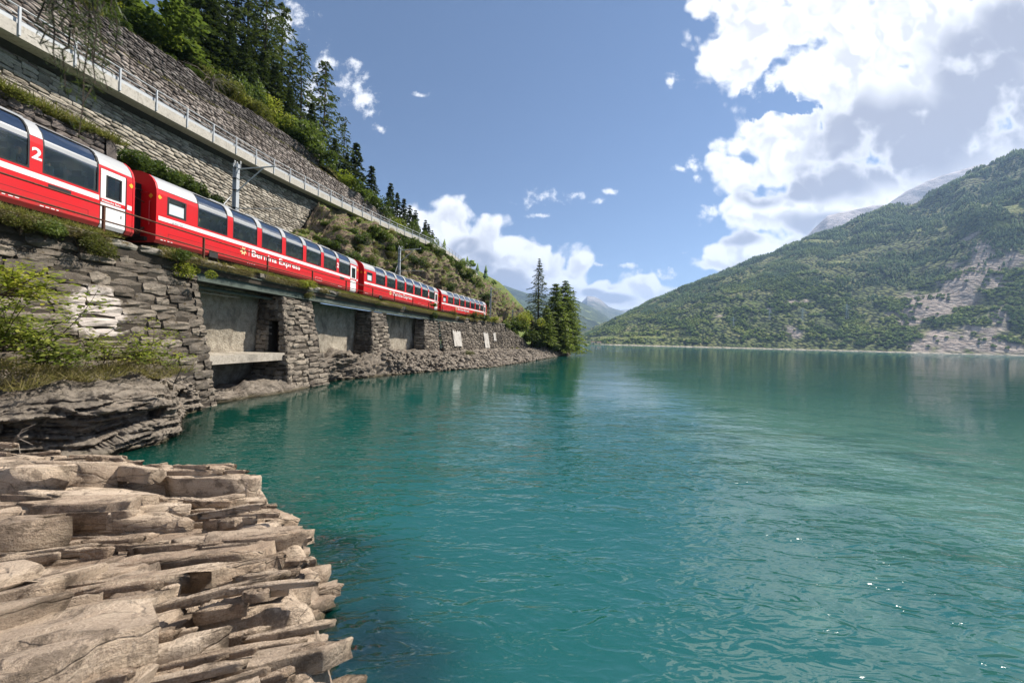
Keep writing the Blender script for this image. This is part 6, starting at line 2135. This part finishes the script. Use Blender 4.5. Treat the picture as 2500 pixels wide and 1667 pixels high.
# larch branch hanging into the picture close to the eye
lb = thing('larch_branch', 'out-of-focus larch twigs hanging into the top left corner', 'branch', (-1.25, 1.05, 4.6))
rng = np.random.default_rng(12)
mb = MB()
C, D = [], []
mb.tube([(-1.6, 0.35, 0.75), (-0.6, 0.12, 0.42), (0.0, 0.0, 0.25), (0.45, -0.05, 0.16)], 0.016, 0.006, 6)
for px, py0, py1 in [(105, -60, 110), (135, -60, 170), (175, -60, 190), (190, -60, 120), (215, -60, 330), (228, -60, 260), (150, -60, 80), (260, -60, 60), (285, -60, 110), (160, 60, 230), (205, 10, 150), (235, 0, 220), (120, -60, 60), (180, -40, 60), (245, -60, 40)]:
    Y0 = 1.05 + rng.uniform(-0.1, 0.12)
    a0, b0 = ray(px + rng.uniform(-8, 8), py0)
    a1, b1 = ray(px + rng.uniform(-22, 30), py1)
    p = np.array([a0 * Y0, Y0, HC + b0 * Y0]) - np.array(lb.location)
    q = np.array([a1 * Y0, Y0, HC + b1 * Y0]) - np.array(lb.location)
    pts = [p + (q - p) * s + rng.normal(size=3) * 0.006 for s in np.linspace(0, 1, 6)]
    mb.tube(pts, 0.003, 0.0015, 4)
    m = int(30 + 190 * np.linalg.norm(q - p))
    s = rng.random(m)
    C.append(np.stack([np.interp(s, np.linspace(0, 1, 6), [v[c] for v in pts]) for c in range(3)], 1) + rng.normal(size=(m, 3)) * 0.009)
    D.append(rng.normal(size=(m, 3)) + np.array([0, 0, -0.5]))
obj('twig', mb, M['bark'], lb)
V, Fq = leaf_quads(np.concatenate(C), 0.026, 0.0, 0.12, np.concatenate(D), rng)
obj('needles', mesh_np('needles', V, Fq), M['larch'], lb)

# headland trees and shrubs
def at_depth(px, py, Y):
    a, b = ray(px, py)
    return Vector((a * Y, Y, HC + b * Y))
HEAD = [('tall', 1312, 628, 84, 5.6, 'tall thin-topped spruce on the headland, highest tree over the lake', 1.3, 0), ('soft', 1352, 690, 86, 3.4, 'bushy green conifer on the headland, left of the round pair', 0.95, 0), ('soft', 1376, 684, 90, 2.4, 'bushy conifer at the tip of the headland with two tops', 0.98, 1),
        ('soft', 1330, 745, 80, 3.2, 'low spreading conifer in front of the headland trees', 1.0, 1), ('soft', 1388, 735, 93, 1.5, 'drooping conifer overhanging the water at the tip of the headland', 0.9, 0), ('soft', 1366, 752, 85, 1.6, 'dense low conifer at the front of the headland by the water', 0.9, 1), ('thin', 1395, 705, 95, 2, 'wispy conifer behind the bushy pair on the headland', 1.4, 1)]
for kd, px, pt, Y, zb_, lab, wd, v in HEAD:
    q = at_depth(px, pt, Y)
    conifer(kd, Vector((q.x + 0.006 * Y, Y, zb_)), q.z - zb_, lab, name='conifer', wide=wd, v=v)
# long drooping lower skirts of the tall one
for px, py, Y, r, kd, lab, hh in [(1248, 822, 74, 2.0, 'dark', 'dark spiky bush at the end of the long wall', 1.2), (1262, 800, 76, 2.4, 'leaf', 'light grassy bush on top of the wall end', 1.1), (1285, 790, 78, 2.6, 'yellow', 'pale feathery bush left of the headland trees', 1.2), (1300, 825, 78, 2.3, 'leaf', 'green bush below the pale feathery one', 1.1),
                                  (1318, 838, 80, 2.2, 'dark', 'dark bush under the low conifer by the shore', 1.0), (1345, 845, 82, 2.0, 'dark', 'dark bush hanging over the shore rubble', 1.0), (1372, 845, 85, 1.9, 'dark', 'dark bush at the waterside under the bushy conifers', 1.0), (1392, 835, 92, 1.8, 'leaf', 'green bush at the tip of the headland', 1.1), (1230, 800, 70, 1.4, 'leaf', 'bush on the wall right of the last mast', 1.1),
                                  (1258, 860, 72, 1.1, 'yellow', 'small yellow-green bush at the foot of the wall end', 1.1), (1245, 850, 70, 0.6, 'olive', 'tiny bush growing from the face of the long wall', 1.1), (1143, 862, 46, 0.7, 'olive', 'olive weeds on the rubble bank', 0.7)]:
    q = at_depth(px, py, Y)
    bush(kd, q - Vector((0, 0, r * 0.4)), r, lab, h=hh)
for k in range(26):
    y = rv.uniform(70, 108)
    x = float(XE(y)) - rv.uniform(1, 11)
    bush(rv.choice(['leaf', 'dark', 'olive', 'yellow']), Vector((x, y, 5.9 + 0.12 * max(0, float(XE(y)) - 5 - x))), rv.uniform(0.9, 1.8), 'bush on the headland behind the masts', 'bushes on the headland', h=1.1)
# ---------------------------------------------------------------- far shore: mountains, woods, houses, pylons
FOOT = np.array([(1700, 250, 900), (1400, 450, 900), (1180, 620, 850), (1065, 750, 790), (870, 900, 655), (527, 1030, 525), (318, 1120, 445), (250, 1400, 369), (265, 1800, 318), (280, 2500, 262), (240, 3300, 150), (180, 4400, 72), (120, 5600, 40)], float)
_fs = np.concatenate([[0], np.cumsum(np.linalg.norm(np.diff(FOOT[:, :2], axis=0), axis=1))])
UPD = np.array([0.8, 0.6])
WD = 1100.0
def footat(s):
    return np.stack([np.interp(s, _fs, FOOT[:, k]) for k in range(3)], -1)
def right_slope(s, x):
    f = footat(s)
    X, Y = f[:, 0] + UPD[0] * x * WD, f[:, 1] + UPD[1] * x * WD
    q = np.stack([s / 330.0, x * 1.1, x * 0 + 3], 1)
    spur = 1 - np.abs(vnoise(q)) * 2
    spur2 = 1 - np.abs(vnoise(q * 2.7 + 5)) * 2
    prof = 0.012 + np.where(x < 1, 0.97 * np.maximum(x, 0) ** 0.97, 0.97 - (x - 1) * 0.8)
    env = np.clip(x * 3, 0, 1) * np.clip((1.15 - x) * 4, 0, 1)
    Z = f[:, 2] * (prof + env * (0.075 * spur + 0.030 * spur2)) + 9 * fbm(np.stack([X, Y, X * 0], 1) / 60.0, 4) * np.clip(x * 14, 0.1, 1)
    return np.stack([X, Y, np.maximum(Z, 0.6)], 1)
ns, nx = 520, 230
sv = np.linspace(0, _fs[-1], ns)
xv = np.concatenate([[-0.02], np.linspace(0, 1, nx - 31) ** 1.25, np.linspace(1.01, 1.4, 30)])
SS, XX = np.meshgrid(sv, xv, indexing='ij')
RP = right_slope(SS.ravel(), XX.ravel())
RP[XX.ravel() < 0, 2] = -1.5
rpx, rpy = proj(RP)
SCARS = [(2400, 625, 42, 48), (2385, 670, 60, 42), (2345, 705, 60, 30), (2290, 735, 80, 26), (2250, 760, 60, 18), (2225, 788, 28, 9), (2300, 760, 40, 12), (2470, 635, 25, 30), (2440, 660, 20, 25), (2250, 842, 30, 20), (2290, 820, 40, 18), (2330, 840, 60, 20), (2370, 800, 30, 14), (2440, 780, 30, 26), (2420, 815, 20, 20), (2470, 850, 60, 22), (2400, 848, 40, 14), (1940, 812, 22, 14), (1965, 735, 5, 8), (1755, 770, 5, 6), (1935, 738, 16, 5), (1880, 757, 12, 6)]
MEADOW = [(2490, 510, 40, 12), (2440, 545, 30, 8), (2310, 560, 30, 6), (2240, 562, 14, 4), (1680, 825, 45, 6), (1595, 822, 40, 5), (1480, 824, 60, 4), (1990, 590, 40, 6), (1560, 812, 40, 4), (1640, 808, 50, 4), (1760, 640, 14, 3), (2040, 640, 26, 4), (1840, 740, 14, 4)]
def pxmask(lst, px, py, P, soft=0.5):
    r = np.full(px.shape, 9.0)
    for cx, cy, rx, ry in lst:
        r = np.minimum(r, np.hypot((px - cx) / rx, (py - cy) / ry))
    r = r + soft * fbm(P / 35.0, 4)
    return 1 - sstep(0.75, 1.15, r)
bare = pxmask(SCARS, rpx, rpy, RP)
mead = pxmask(MEADOW, rpx, rpy, RP, 0.25)
me = mesh_np('mountain_slope', RP, grid_faces(ns, len(xv)), True)
for nm, v in (('bare', bare), ('meadow', mead)):
    at = me.attributes.new(nm, 'FLOAT', 'POINT')
    at.data.foreach_set('value', v.astype(np.float32))
def slope_mat():
    m, t, out = new_mat('mountain_slope')
    g = t.new('ShaderNodeNewGeometry')
    pos = g.outputs['Position']
    sp = t.new('ShaderNodeSeparateXYZ')
    t.put(sp.inputs[0], pos)
    n = t.noise(pos, 0.012, 8, 0.65)
    f = t.ramp(n, [(0.3, (0.05, 0.075, 0.025)), (0.46, (0.11, 0.14, 0.045)), (0.6, (0.18, 0.19, 0.07)), (0.75, (0.26, 0.22, 0.11))])
    cell = t.voro(pos, 0.11, 'F1')
    f = t.mix(t.mr(cell, 0.3, 0.75), f, (0.014, 0.024, 0.010))
    rock = t.ramp(t.noise(pos, 0.09, 9, 0.7), [(0.3, (0.13, 0.105, 0.09)), (0.5, (0.30, 0.25, 0.215)), (0.7, (0.46, 0.395, 0.345))])
    c = t.mix(t.new('ShaderNodeAttribute', attribute_name='meadow').outputs['Fac'], f, t.ramp(t.noise(pos, 0.03, 5), [(0.35, (0.11, 0.15, 0.04)), (0.65, (0.24, 0.235, 0.09))]))
    c = t.mix(t.new('ShaderNodeAttribute', attribute_name='bare').outputs['Fac'], c, rock)
    shorez = t.mr(t.math('MULTIPLY_ADD', t.noise(pos, 0.05, 4), 4.0, sp.outputs[2]), 5.0, 3.2)
    c = t.mix(shorez, c, (0.40, 0.35, 0.28))
    h = t.math('ADD', t.math('MULTIPLY', t.math('SUBTRACT', 1.0, cell), 0.8), t.noise(pos, 0.06, 8, 0.7))
    principled(t, out, c, 0.95, 0.1, 0, h, 7.0, 0.8)
    return m
struct('mountain_slope', me, slope_mat())
# woods on the slope
def tree_far(kind, seed):
    rng = np.random.default_rng(seed)
    V, Fs = [], []
    if kind == 'c':
        for z0, z1, r in ((0.05, 0.5, 0.26), (0.3, 0.75, 0.19), (0.58, 1.0, 0.12)):
            b = len(V)
            for k in range(6):
                a = k * 6.283 / 6 + rng.uniform(-.3, .3)
                q = r * rng.uniform(0.7, 1.25)
                V.append((q * math.cos(a), q * math.sin(a), z0 + rng.uniform(-.05, .05)))
            V.append((rng.normal() * .02, rng.normal() * .02, z1))
            Fs += [(b + k, b + (k + 1) % 6, b + 6) for k in range(6)]
    else:
        for cx, cy, cz, r in ((0, 0, 0.62, 0.36), (0.24, 0.1, 0.42, 0.27), (-0.2, 0.16, 0.45, 0.28), (0.03, -0.24, 0.42, 0.27)):
            v, f = boulder_mesh(seed + int(cz * 100))
            b = len(V)
            V += [tuple(q) for q in (v * np.array([1, 1, 1.6])) * r * 2 + np.array([cx, cy, cz])]
            Fs += [tuple(int(x) + b for x in q) for q in f]
    return np.array(V), np.array(Fs)
def far_mat(name, a, b, c, sc):
    m, t, out = new_mat(name)
    g = t.new('ShaderNodeNewGeometry')
    f = t.math('ADD', t.math('MULTIPLY', g.outputs['Random Per Island'], 0.14), t.math('ADD', t.math('MULTIPLY_ADD', t.noise(g.outputs['Position'], sc, 5, 0.6), 1.5, -0.36), t.math('MULTIPLY', t.new('ShaderNodeObjectInfo').outputs['Random'], 0.1)))
    principled(t, out, t.ramp(f, [(0.2, a), (0.5, b), (0.82, c)]), 0.9, 0.05)
    return m
M['farcon'] = far_mat('far_conifers', (0.032, 0.064, 0.034), (0.085, 0.135, 0.055), (0.17, 0.215, 0.075), 0.007)
M['farleaf'] = far_mat('far_broadleaves', (0.07, 0.115, 0.032), (0.16, 0.205, 0.052), (0.27, 0.275, 0.08), 0.014)
rng = np.random.default_rng(77)
n = 120000
s = rng.uniform(0, _fs[8], n)
x = rng.random(n) ** 0.9 * 1.03 + 0.004
P = right_slope(s, x)
px, py = proj(P)
b_, m_ = pxmask(SCARS, px, py, P), pxmask(MEADOW, px, py, P, 0.25)
keep = (px > 1360) & (px < 2540) & (py > 300) & (b_ < rng.uniform(0.25, 1.15, n)) & (m_ < 0.4) & (P[:, 2] > 1.5)
dens = fbm(P / 90.0, 3)
keep &= (dens > -0.62 + 0.5 * rng.random(n)) & (fbm(P / 48.0 + 9, 3) > -0.75 + 0.55 * np.clip(1 - 2.2 * x, 0, 1) + 0.2 * rng.random(n))
P, x, px, dens = P[keep], x[keep], px[keep], dens[keep]
kind = (x + 0.30 * fbm(P / 170.0, 3) + 0.10 * rng.random(len(P)) > 0.33)
dist = np.linalg.norm(P, axis=1)
order = np.argsort(dist)
P, kind, dist = P[order], kind[order], dist[order]
hgt = np.where(kind, rng.uniform(6, 10.5, len(P)), rng.uniform(4.5, 8.5, len(P)))
hgt = hgt * np.where(dist > 1900, 1.5, 1.0)
keep = (dist < 1900) | (rng.random(len(P)) < 0.35)
P, kind, dist, hgt = P[keep], kind[keep], dist[keep], hgt[keep]
protos = {True: [tree_far('c', 200 + k) for k in range(4)], False: [tree_far('b', 300 + k) for k in range(4)]}
pm3 = {}
for kk, mat in ((True, M['farcon']), (False, M['farleaf'])):
    pm3[kk] = []
    for v, f in protos[kk]:
        me = mesh_np('crown', v, f, True, n=3)
        me.materials.append(mat)
        pm3[kk].append(me)
NI = 130
for i in range(NI):
    kk = bool(kind[i])
    o = obj('tree', pm3[kk][i % 4], None)
    o.location = P[i] - np.array([0, 0, 0.4])
    h = hgt[i]
    o.scale = (h * 1.25, h * 1.25, h)
    o.rotation_euler = (0, 0, rng.uniform(0, 6.28))
    tag(o, 'conifer on the lower mountainside across the lake' if kk else 'round broadleaf tree near the rocky shore across the lake', 'tree', 'trees on the near foot of the mountain')
for kk, nm, mat, lab in ((True, 'conifer_forest', M['farcon'], 'conifer forest covering the mountainside across the lake'), (False, 'broadleaf_forest', M['farleaf'], 'lighter broadleaf woods along the foot of the mountain')):
    idx = np.where(kind[NI:] == kk)[0] + NI
    Vs, Fs, b = [], [], 0
    for k in range(4):
        ii = idx[k::4]
        v, f = protos[kk][k]
        a = rng.uniform(0, 6.28, len(ii))
        h = hgt[ii]
        ca, sa = np.cos(a), np.sin(a)
        X = (v[None, :, 0] * ca[:, None] - v[None, :, 1] * sa[:, None]) * h[:, None] * 1.3
        Y = (v[None, :, 0] * sa[:, None] + v[None, :, 1] * ca[:, None]) * h[:, None] * 1.3
        Z = v[None, :, 2] * h[:, None] - 0.4
        q = np.stack([X, Y, Z], 2) + P[ii][:, None, :]
        Vs.append(q.reshape(-1, 3))
        Fs.append((f[None] + (np.arange(len(ii)) * len(v))[:, None, None]).reshape(-1, 3) + b)
        b += len(ii) * len(v)
    tag(obj(nm, mesh_np(nm, np.concatenate(Vs), np.concatenate(Fs), True, n=3), mat), lab, 'forest', kind='stuff')

# distant ranges
def range_mat(name, low, mid, rock, zr):
    m, t, out = new_mat(name)
    g = t.new('ShaderNodeNewGeometry')
    pos = g.outputs['Position']
    sp = t.new('ShaderNodeSeparateXYZ')
    t.put(sp.inputs[0], pos)
    n = t.noise(pos, 0.0022, 9, 0.68)
    f = t.mix(t.mr(n, 0.42, 0.5), low, mid)
    mv = t.mr(t.noise(t.mapping(pos, (1, 1, 1.6)), 0.0045, 6, 0.6, 1.0), 0.58, 0.63)
    f = t.mix(t.math('MULTIPLY', mv, t.mr(sp.outputs[2], zr * 0.7, zr * 0.2)), f, (0.16, 0.19, 0.07))
    r = t.mix(t.mr(t.noise(t.mapping(pos, (1, 1, 0.35)), 0.006, 9, 0.72), 0.42, 0.62), rock, tuple(q * 1.9 for q in rock))
    k = t.mr(t.math('MULTIPLY_ADD', n, zr * 0.9, sp.outputs[2]), zr * 1.15, zr * 1.6)
    principled(t, out, t.mix(k, f, r), 0.95, 0.1, 0, t.noise(pos, 0.006, 9, 0.7), 60.0, 0.8)
    return m
def mountain(name, pts, D, depth, mat, nz=60, nu=220, amp=0.03, kind='structure', base=-2.0):
    pxs = np.linspace(pts[0][0], pts[-1][0], nu)
    pys = np.interp(pxs, [p[0] for p in pts], [p[1] for p in pts])
    ab = np.array([ray(a, b) for a, b in zip(pxs, pys)])
    V = []
    for k in range(nz):
        t = k / (nz - 1)
        Dk = D - depth * (1 - t) if t < 1 else D
        Dk = D - depth + depth * t * 1.0
        prof = t ** 1.1
        X, Y = ab[:, 0] * Dk, np.full(nu, Dk)
        Z = (HC + ab[:, 1] * D) * prof
        q = np.stack([X / 420, Y / 420, X * 0], 1)
        rid = (1 - np.abs(vnoise(q)) * 2) * 0.5 + (1 - np.abs(vnoise(q * 2.3)) * 2) * 0.25 + 0.2 * fbm(q * 5, 4)
        Z = Z + rid * amp * (HC + ab[:, 1] * D).max() * np.clip(t * 4, 0, 1) * np.clip((1 - t) * 5, 0.12, 1)
        V.append(np.stack([X, Y, Z + (base if k == 0 else 0)], 1))
    V.append(V[-1] * np.array([1.0, 1.0, 0.0]) + np.array([0, depth * 0.6, base]))
    me = mesh_np(name, np.concatenate(V), grid_faces(nz + 1, nu)[:, ::-1], True)
    return struct(name, me, mat)
RA = range_mat('near_range', (0.022, 0.035, 0.018), (0.05, 0.07, 0.028), (0.17, 0.155, 0.14), 1150)
RB = range_mat('far_range', (0.03, 0.045, 0.02), (0.075, 0.085, 0.04), (0.19, 0.175, 0.16), 900)
mountain('mountain', [(1040, 640), (1120, 672), (1208, 693), (1232, 697), (1286, 716), (1330, 722), (1390, 727), (1410, 733), (1440, 748), (1470, 765), (1500, 785), (1530, 800), (1560, 815), (1600, 836)], 5200, 2900, RA)
mountain('mountain', [(1360, 790), (1395, 757), (1420, 738), (1434, 723), (1450, 724), (1466, 731), (1485, 748), (1500, 754), (1518, 758), (1545, 768), (1600, 800)], 8200, 3500, RB)
mountain('mountain', [(1490, 790), (1518, 757), (1545, 754), (1570, 752), (1590, 762), (1640, 790)], 10500, 3000, RB)
mountain('mountain', [(1480, 800), (1520, 776), (1545, 765), (1570, 755), (1586, 743), (1597, 739), (1608, 741), (1624, 749), (1650, 764), (1720, 790)], 7400, 3000, RB)
RC = range_mat('rock_peak', (0.16, 0.145, 0.14), (0.25, 0.225, 0.215), (0.23, 0.205, 0.20), 150)
mountain('mountain', [(1880, 660), (1945, 603), (1985, 560), (2020, 528), (2050, 520), (2090, 512), (2130, 503), (2165, 500), (2210, 470), (2270, 440), (2330, 420), (2400, 400)], 3600, 1500, RC, amp=0.05)
# valley floor behind the lake
Xv, Yv = np.meshgrid(np.linspace(-700, 900, 60), np.concatenate([[1125, 1140], np.linspace(1160, 6000, 60)]), indexing='ij')
Xf_, Yf_ = Xv.ravel(), Yv.ravel() + 40 * np.sin(Xv.ravel() / 160)
Zv = -1 + np.clip((Yv.ravel() - 1125) / 20, 0, 1) * 3 + np.clip(Yv.ravel() - 1200, 0, 9e9) * 0.012
M['valley'] = range_mat('valley_meadows', (0.07, 0.10, 0.03), (0.17, 0.185, 0.07), (0.2, 0.18, 0.15), 900)
struct('valley_floor', mesh_np('valley_floor', np.stack([Xf_, Yf_, Zv], 1), grid_faces(60, 62), True), M['valley'])
# tree belt and houses on the far shore
rq = np.random.default_rng(9)
for k in range(95):
    px = rq.uniform(1395, 1880)
    a, _ = ray(px, 838)
    Y = np.interp(px, [1395, 1520, 1700, 1900], [1150, 1130, 1040, 960]) + rq.uniform(-4, 26)
    kk = bool(rq.random() < 0.55)
    o = obj('tree', pm3[kk][k % 4], None)
    h = rq.uniform(7, 19) if kk else rq.uniform(6, 11)
    o.location = (a * Y, Y, 1.2)
    o.scale = (h * (0.8 if kk else 1.2), h * (0.8 if kk else 1.2), h)
    tag(o, 'dark pointed tree in the belt along the far shore' if kk else 'round tree in the belt along the far shore', 'tree', 'tree belt on the far shore')
M['housewall'] = paint('house_render', (0.62, 0.56, 0.48), 0.8, 0.1)
M['tile'] = paint('roof_tiles', (0.20, 0.12, 0.09), 0.8, 0.1)
for k, (px, Y, wd, dz, lab) in enumerate([(1448, 1180, 11, 0, 'left of the pair'), (1462, 1185, 13, 0, 'right of the pair'), (1500, 1170, 10, 0, 'beside the open meadow'), (1415, 1190, 9, 0, 'nearest the headland'), (1535, 1168, 9, 0, 'under the dark slope'), (1712, 1060, 10, 1, 'below the bright meadow')]):
    a, _ = ray(px, 836)
    t = thing('house', 'tiny pale house on the far shore, ' + lab, 'house', (a * Y, Y, 1.5))
    obj('wall', MB().box(-wd / 2, wd / 2, -4, 4, 0, 5.5), M['housewall'], t)
    mb = MB()
    mb.poly([(-wd / 2 - .6, -4.6, 5.4), (wd / 2 + .6, -4.6, 5.4), (wd / 2 + .6, 4.6, 5.4), (-wd / 2 - .6, 4.6, 5.4), (-wd / 2 - .6, 0, 8.2), (wd / 2 + .6, 0, 8.2)], [(0, 1, 5, 4), (2, 3, 4, 5), (0, 4, 3), (1, 2, 5), (0, 3, 2, 1)])
    obj('roof', mb, M['tile'], t)
# pylons on the lower slope
def pylon(px, py, hp, lab):
    d = (rpx - px) ** 2 + (rpy - py) ** 2
    p = RP[np.argmin(d)]
    h = hp / F_PX * p[1]
    t = thing('pylon', lab, 'pylon', p - np.array([0, 0, 1]), 'power pylons across the lake')
    mb = MB()
    w0, w1 = h * 0.075, h * 0.012
    for sx, sy in ((-1, -1), (1, -1), (1, 1), (-1, 1)):
        mb.beam((sx * w0, sy * w0, 0), (sx * w1, sy * w1, h), 0.35, 0.35)
    for k in range(7):
        z0, z1 = h * k / 7, h * (k + 1) / 7
        a, b = w0 + (w1 - w0) * k / 7, w0 + (w1 - w0) * (k + 1) / 7
        for sy in (-1, 1):
            mb.beam((-a, sy * a, z0), (b, sy * b, z1), 0.2, 0.2)
            mb.beam((a, sy * a, z0), (-b, sy * b, z1), 0.2, 0.2)
    obj('lattice', mb, M['steel'], t)
    for z, wd in ((0.70, 0.30), (0.82, 0.24), (0.93, 0.17)):
        mb = MB().beam((-h * wd, 0, h * z), (h * wd, 0, h * z), 0.4, 0.5)
        mb.beam((-h * wd, 0, h * z), (0, 0, h * (z + 0.05)), 0.2, 0.2).beam((h * wd, 0, h * z), (0, 0, h * (z + 0.05)), 0.2, 0.2)
        obj('cross_arm', mb, M['steel'], t)
for q in [(2068, 782, 40, 'nearest pylon, tallest of the line across the lake'), (1955, 782, 34, 'second pylon right of the middle of the far slope'), (1878, 780, 26, 'third pylon of the line, over the broadleaf woods'), (1788, 795, 24, 'pale pylon over the lower dark slope'), (1683, 788, 22, 'small pylon on the dark slope at the valley mouth')]:
    pylon(*q)
# green spur of the near shore beyond the headland
gx_ = lerp_curve([(-160, 56), (-60, 50), (-22, 45), (-9, 38.7), (10.4, 20), (24, 11), (33, 3), (37, -1), (60, -2)])
Xl, Yl = np.meshgrid(np.concatenate([np.linspace(-160, -30, 30), np.linspace(-28, 60, 70)]), np.linspace(125, 620, 90), indexing='ij')
X, Y = Xl.ravel(), Yl.ravel()
def Zleft(X, Y):
    sh = np.where(Y < 220, (220 - Y) * 0.42, (Y - 220) * 0.16)
    return gx_(X + sh) + (2.2 * fbm(np.stack([X, Y, X * 0], 1) / 22, 4)) * np.clip((30 - X - sh) / 20, 0, 1)
struct('green_spur', mesh_np('green_spur', np.stack([X, Y, Zleft(X, Y)], 1), grid_faces(100, 90), True), M['hill'])
rq = np.random.default_rng(21)
k = 0
while k < 75:
    x, y = rq.uniform(-75, 32), rq.uniform(135, 330)
    z = float(Zleft(np.array([x]), np.array([y]))[0])
    if z < 1:
        continue
    kk = bool(rq.random() < 0.35)
    o = obj('tree', pm3[kk][k % 4], None)
    h = rq.uniform(4, 8) if not kk else rq.uniform(6, 11)
    o.location = (x, y, z - 0.3)
    o.scale = (h * 0.9, h * 0.9, h)
    o.rotation_euler = (0, 0, rq.uniform(0, 6.28))
    tag(o, 'dark conifer on the pale green spur beyond the headland' if kk else 'pale leafy tree on the green spur beyond the headland', 'tree', 'trees on the green spur')
    k += 1

# ---------------------------------------------------------------- valley haze
HAZE_DENSITY = 0.000085
def haze():
    m, t, out = new_mat('haze')
    v = t.new('ShaderNodeVolumePrincipled')
    v.inputs['Color'].default_value = (0.42, 0.62, 1.0, 1)
    v.inputs['Density'].default_value = HAZE_DENSITY
    v.inputs['Anisotropy'].default_value = 0.2
    t.put(out.inputs['Volume'], v.outputs[0])
    return m
tag(obj('haze', MB().box(-9500, 9500, -9500, 13000, -5, 1750), haze()), 'thin bluish valley haze', 'haze', kind='stuff')

# ---------------------------------------------------------------- labels: tell alike plants apart by colour and by their order in the picture
ORDW = ['first', 'second', 'third', 'fourth', 'fifth', 'sixth', 'seventh', 'eighth', 'ninth', 'tenth', 'eleventh', 'twelfth', 'thirteenth', 'fourteenth', 'fifteenth', 'sixteenth', 'seventeenth', 'eighteenth', 'nineteenth', 'twentieth',
        'twenty-first', 'twenty-second', 'twenty-third', 'twenty-fourth', 'twenty-fifth', 'twenty-sixth', 'twenty-seventh', 'twenty-eighth', 'twenty-ninth', 'thirtieth', 'thirty-first', 'thirty-second', 'thirty-third', 'thirty-fourth', 'thirty-fifth', 'thirty-sixth', 'thirty-seventh', 'thirty-eighth', 'thirty-ninth', 'fortieth']
by = {}
for o in COL.objects:
    if o.parent is None and 'group' in o.keys() and 'label' in o.keys():
        col = ''
        for ch in o.children:
            if ch.name.startswith('foliage'):
                col = {'green_leaves': 'mid-green', 'dark_leaves': 'dark green', 'olive_leaves': 'olive', 'yellow_green_leaves': 'yellow-green'}.get(ch.data.materials[0].name, '')
        by.setdefault((o['label'], col), []).append(o)
for (lab, col), lst in by.items():
    if 1 < len(lst) <= 40:
        lst.sort(key=lambda o: float(proj(np.array([o.location.x, max(o.location.y, 0.1), o.location.z]))[0]))
        for k, o in enumerate(lst):
            b = lab.replace('green bush', 'bush').replace('leafy bush', 'bush').replace('leafy plant', 'plant')
            o['label'] = ' '.join((col + ' ' + b + ', ' + ORDW[k] + ' from left').split()[:16])
    elif len(lst) == 1 and col:
        lst[0]['label'] = ' '.join((col + ' ' + lab.replace('green bush', 'bush').replace('leafy bush', 'bush')).split()[:16])
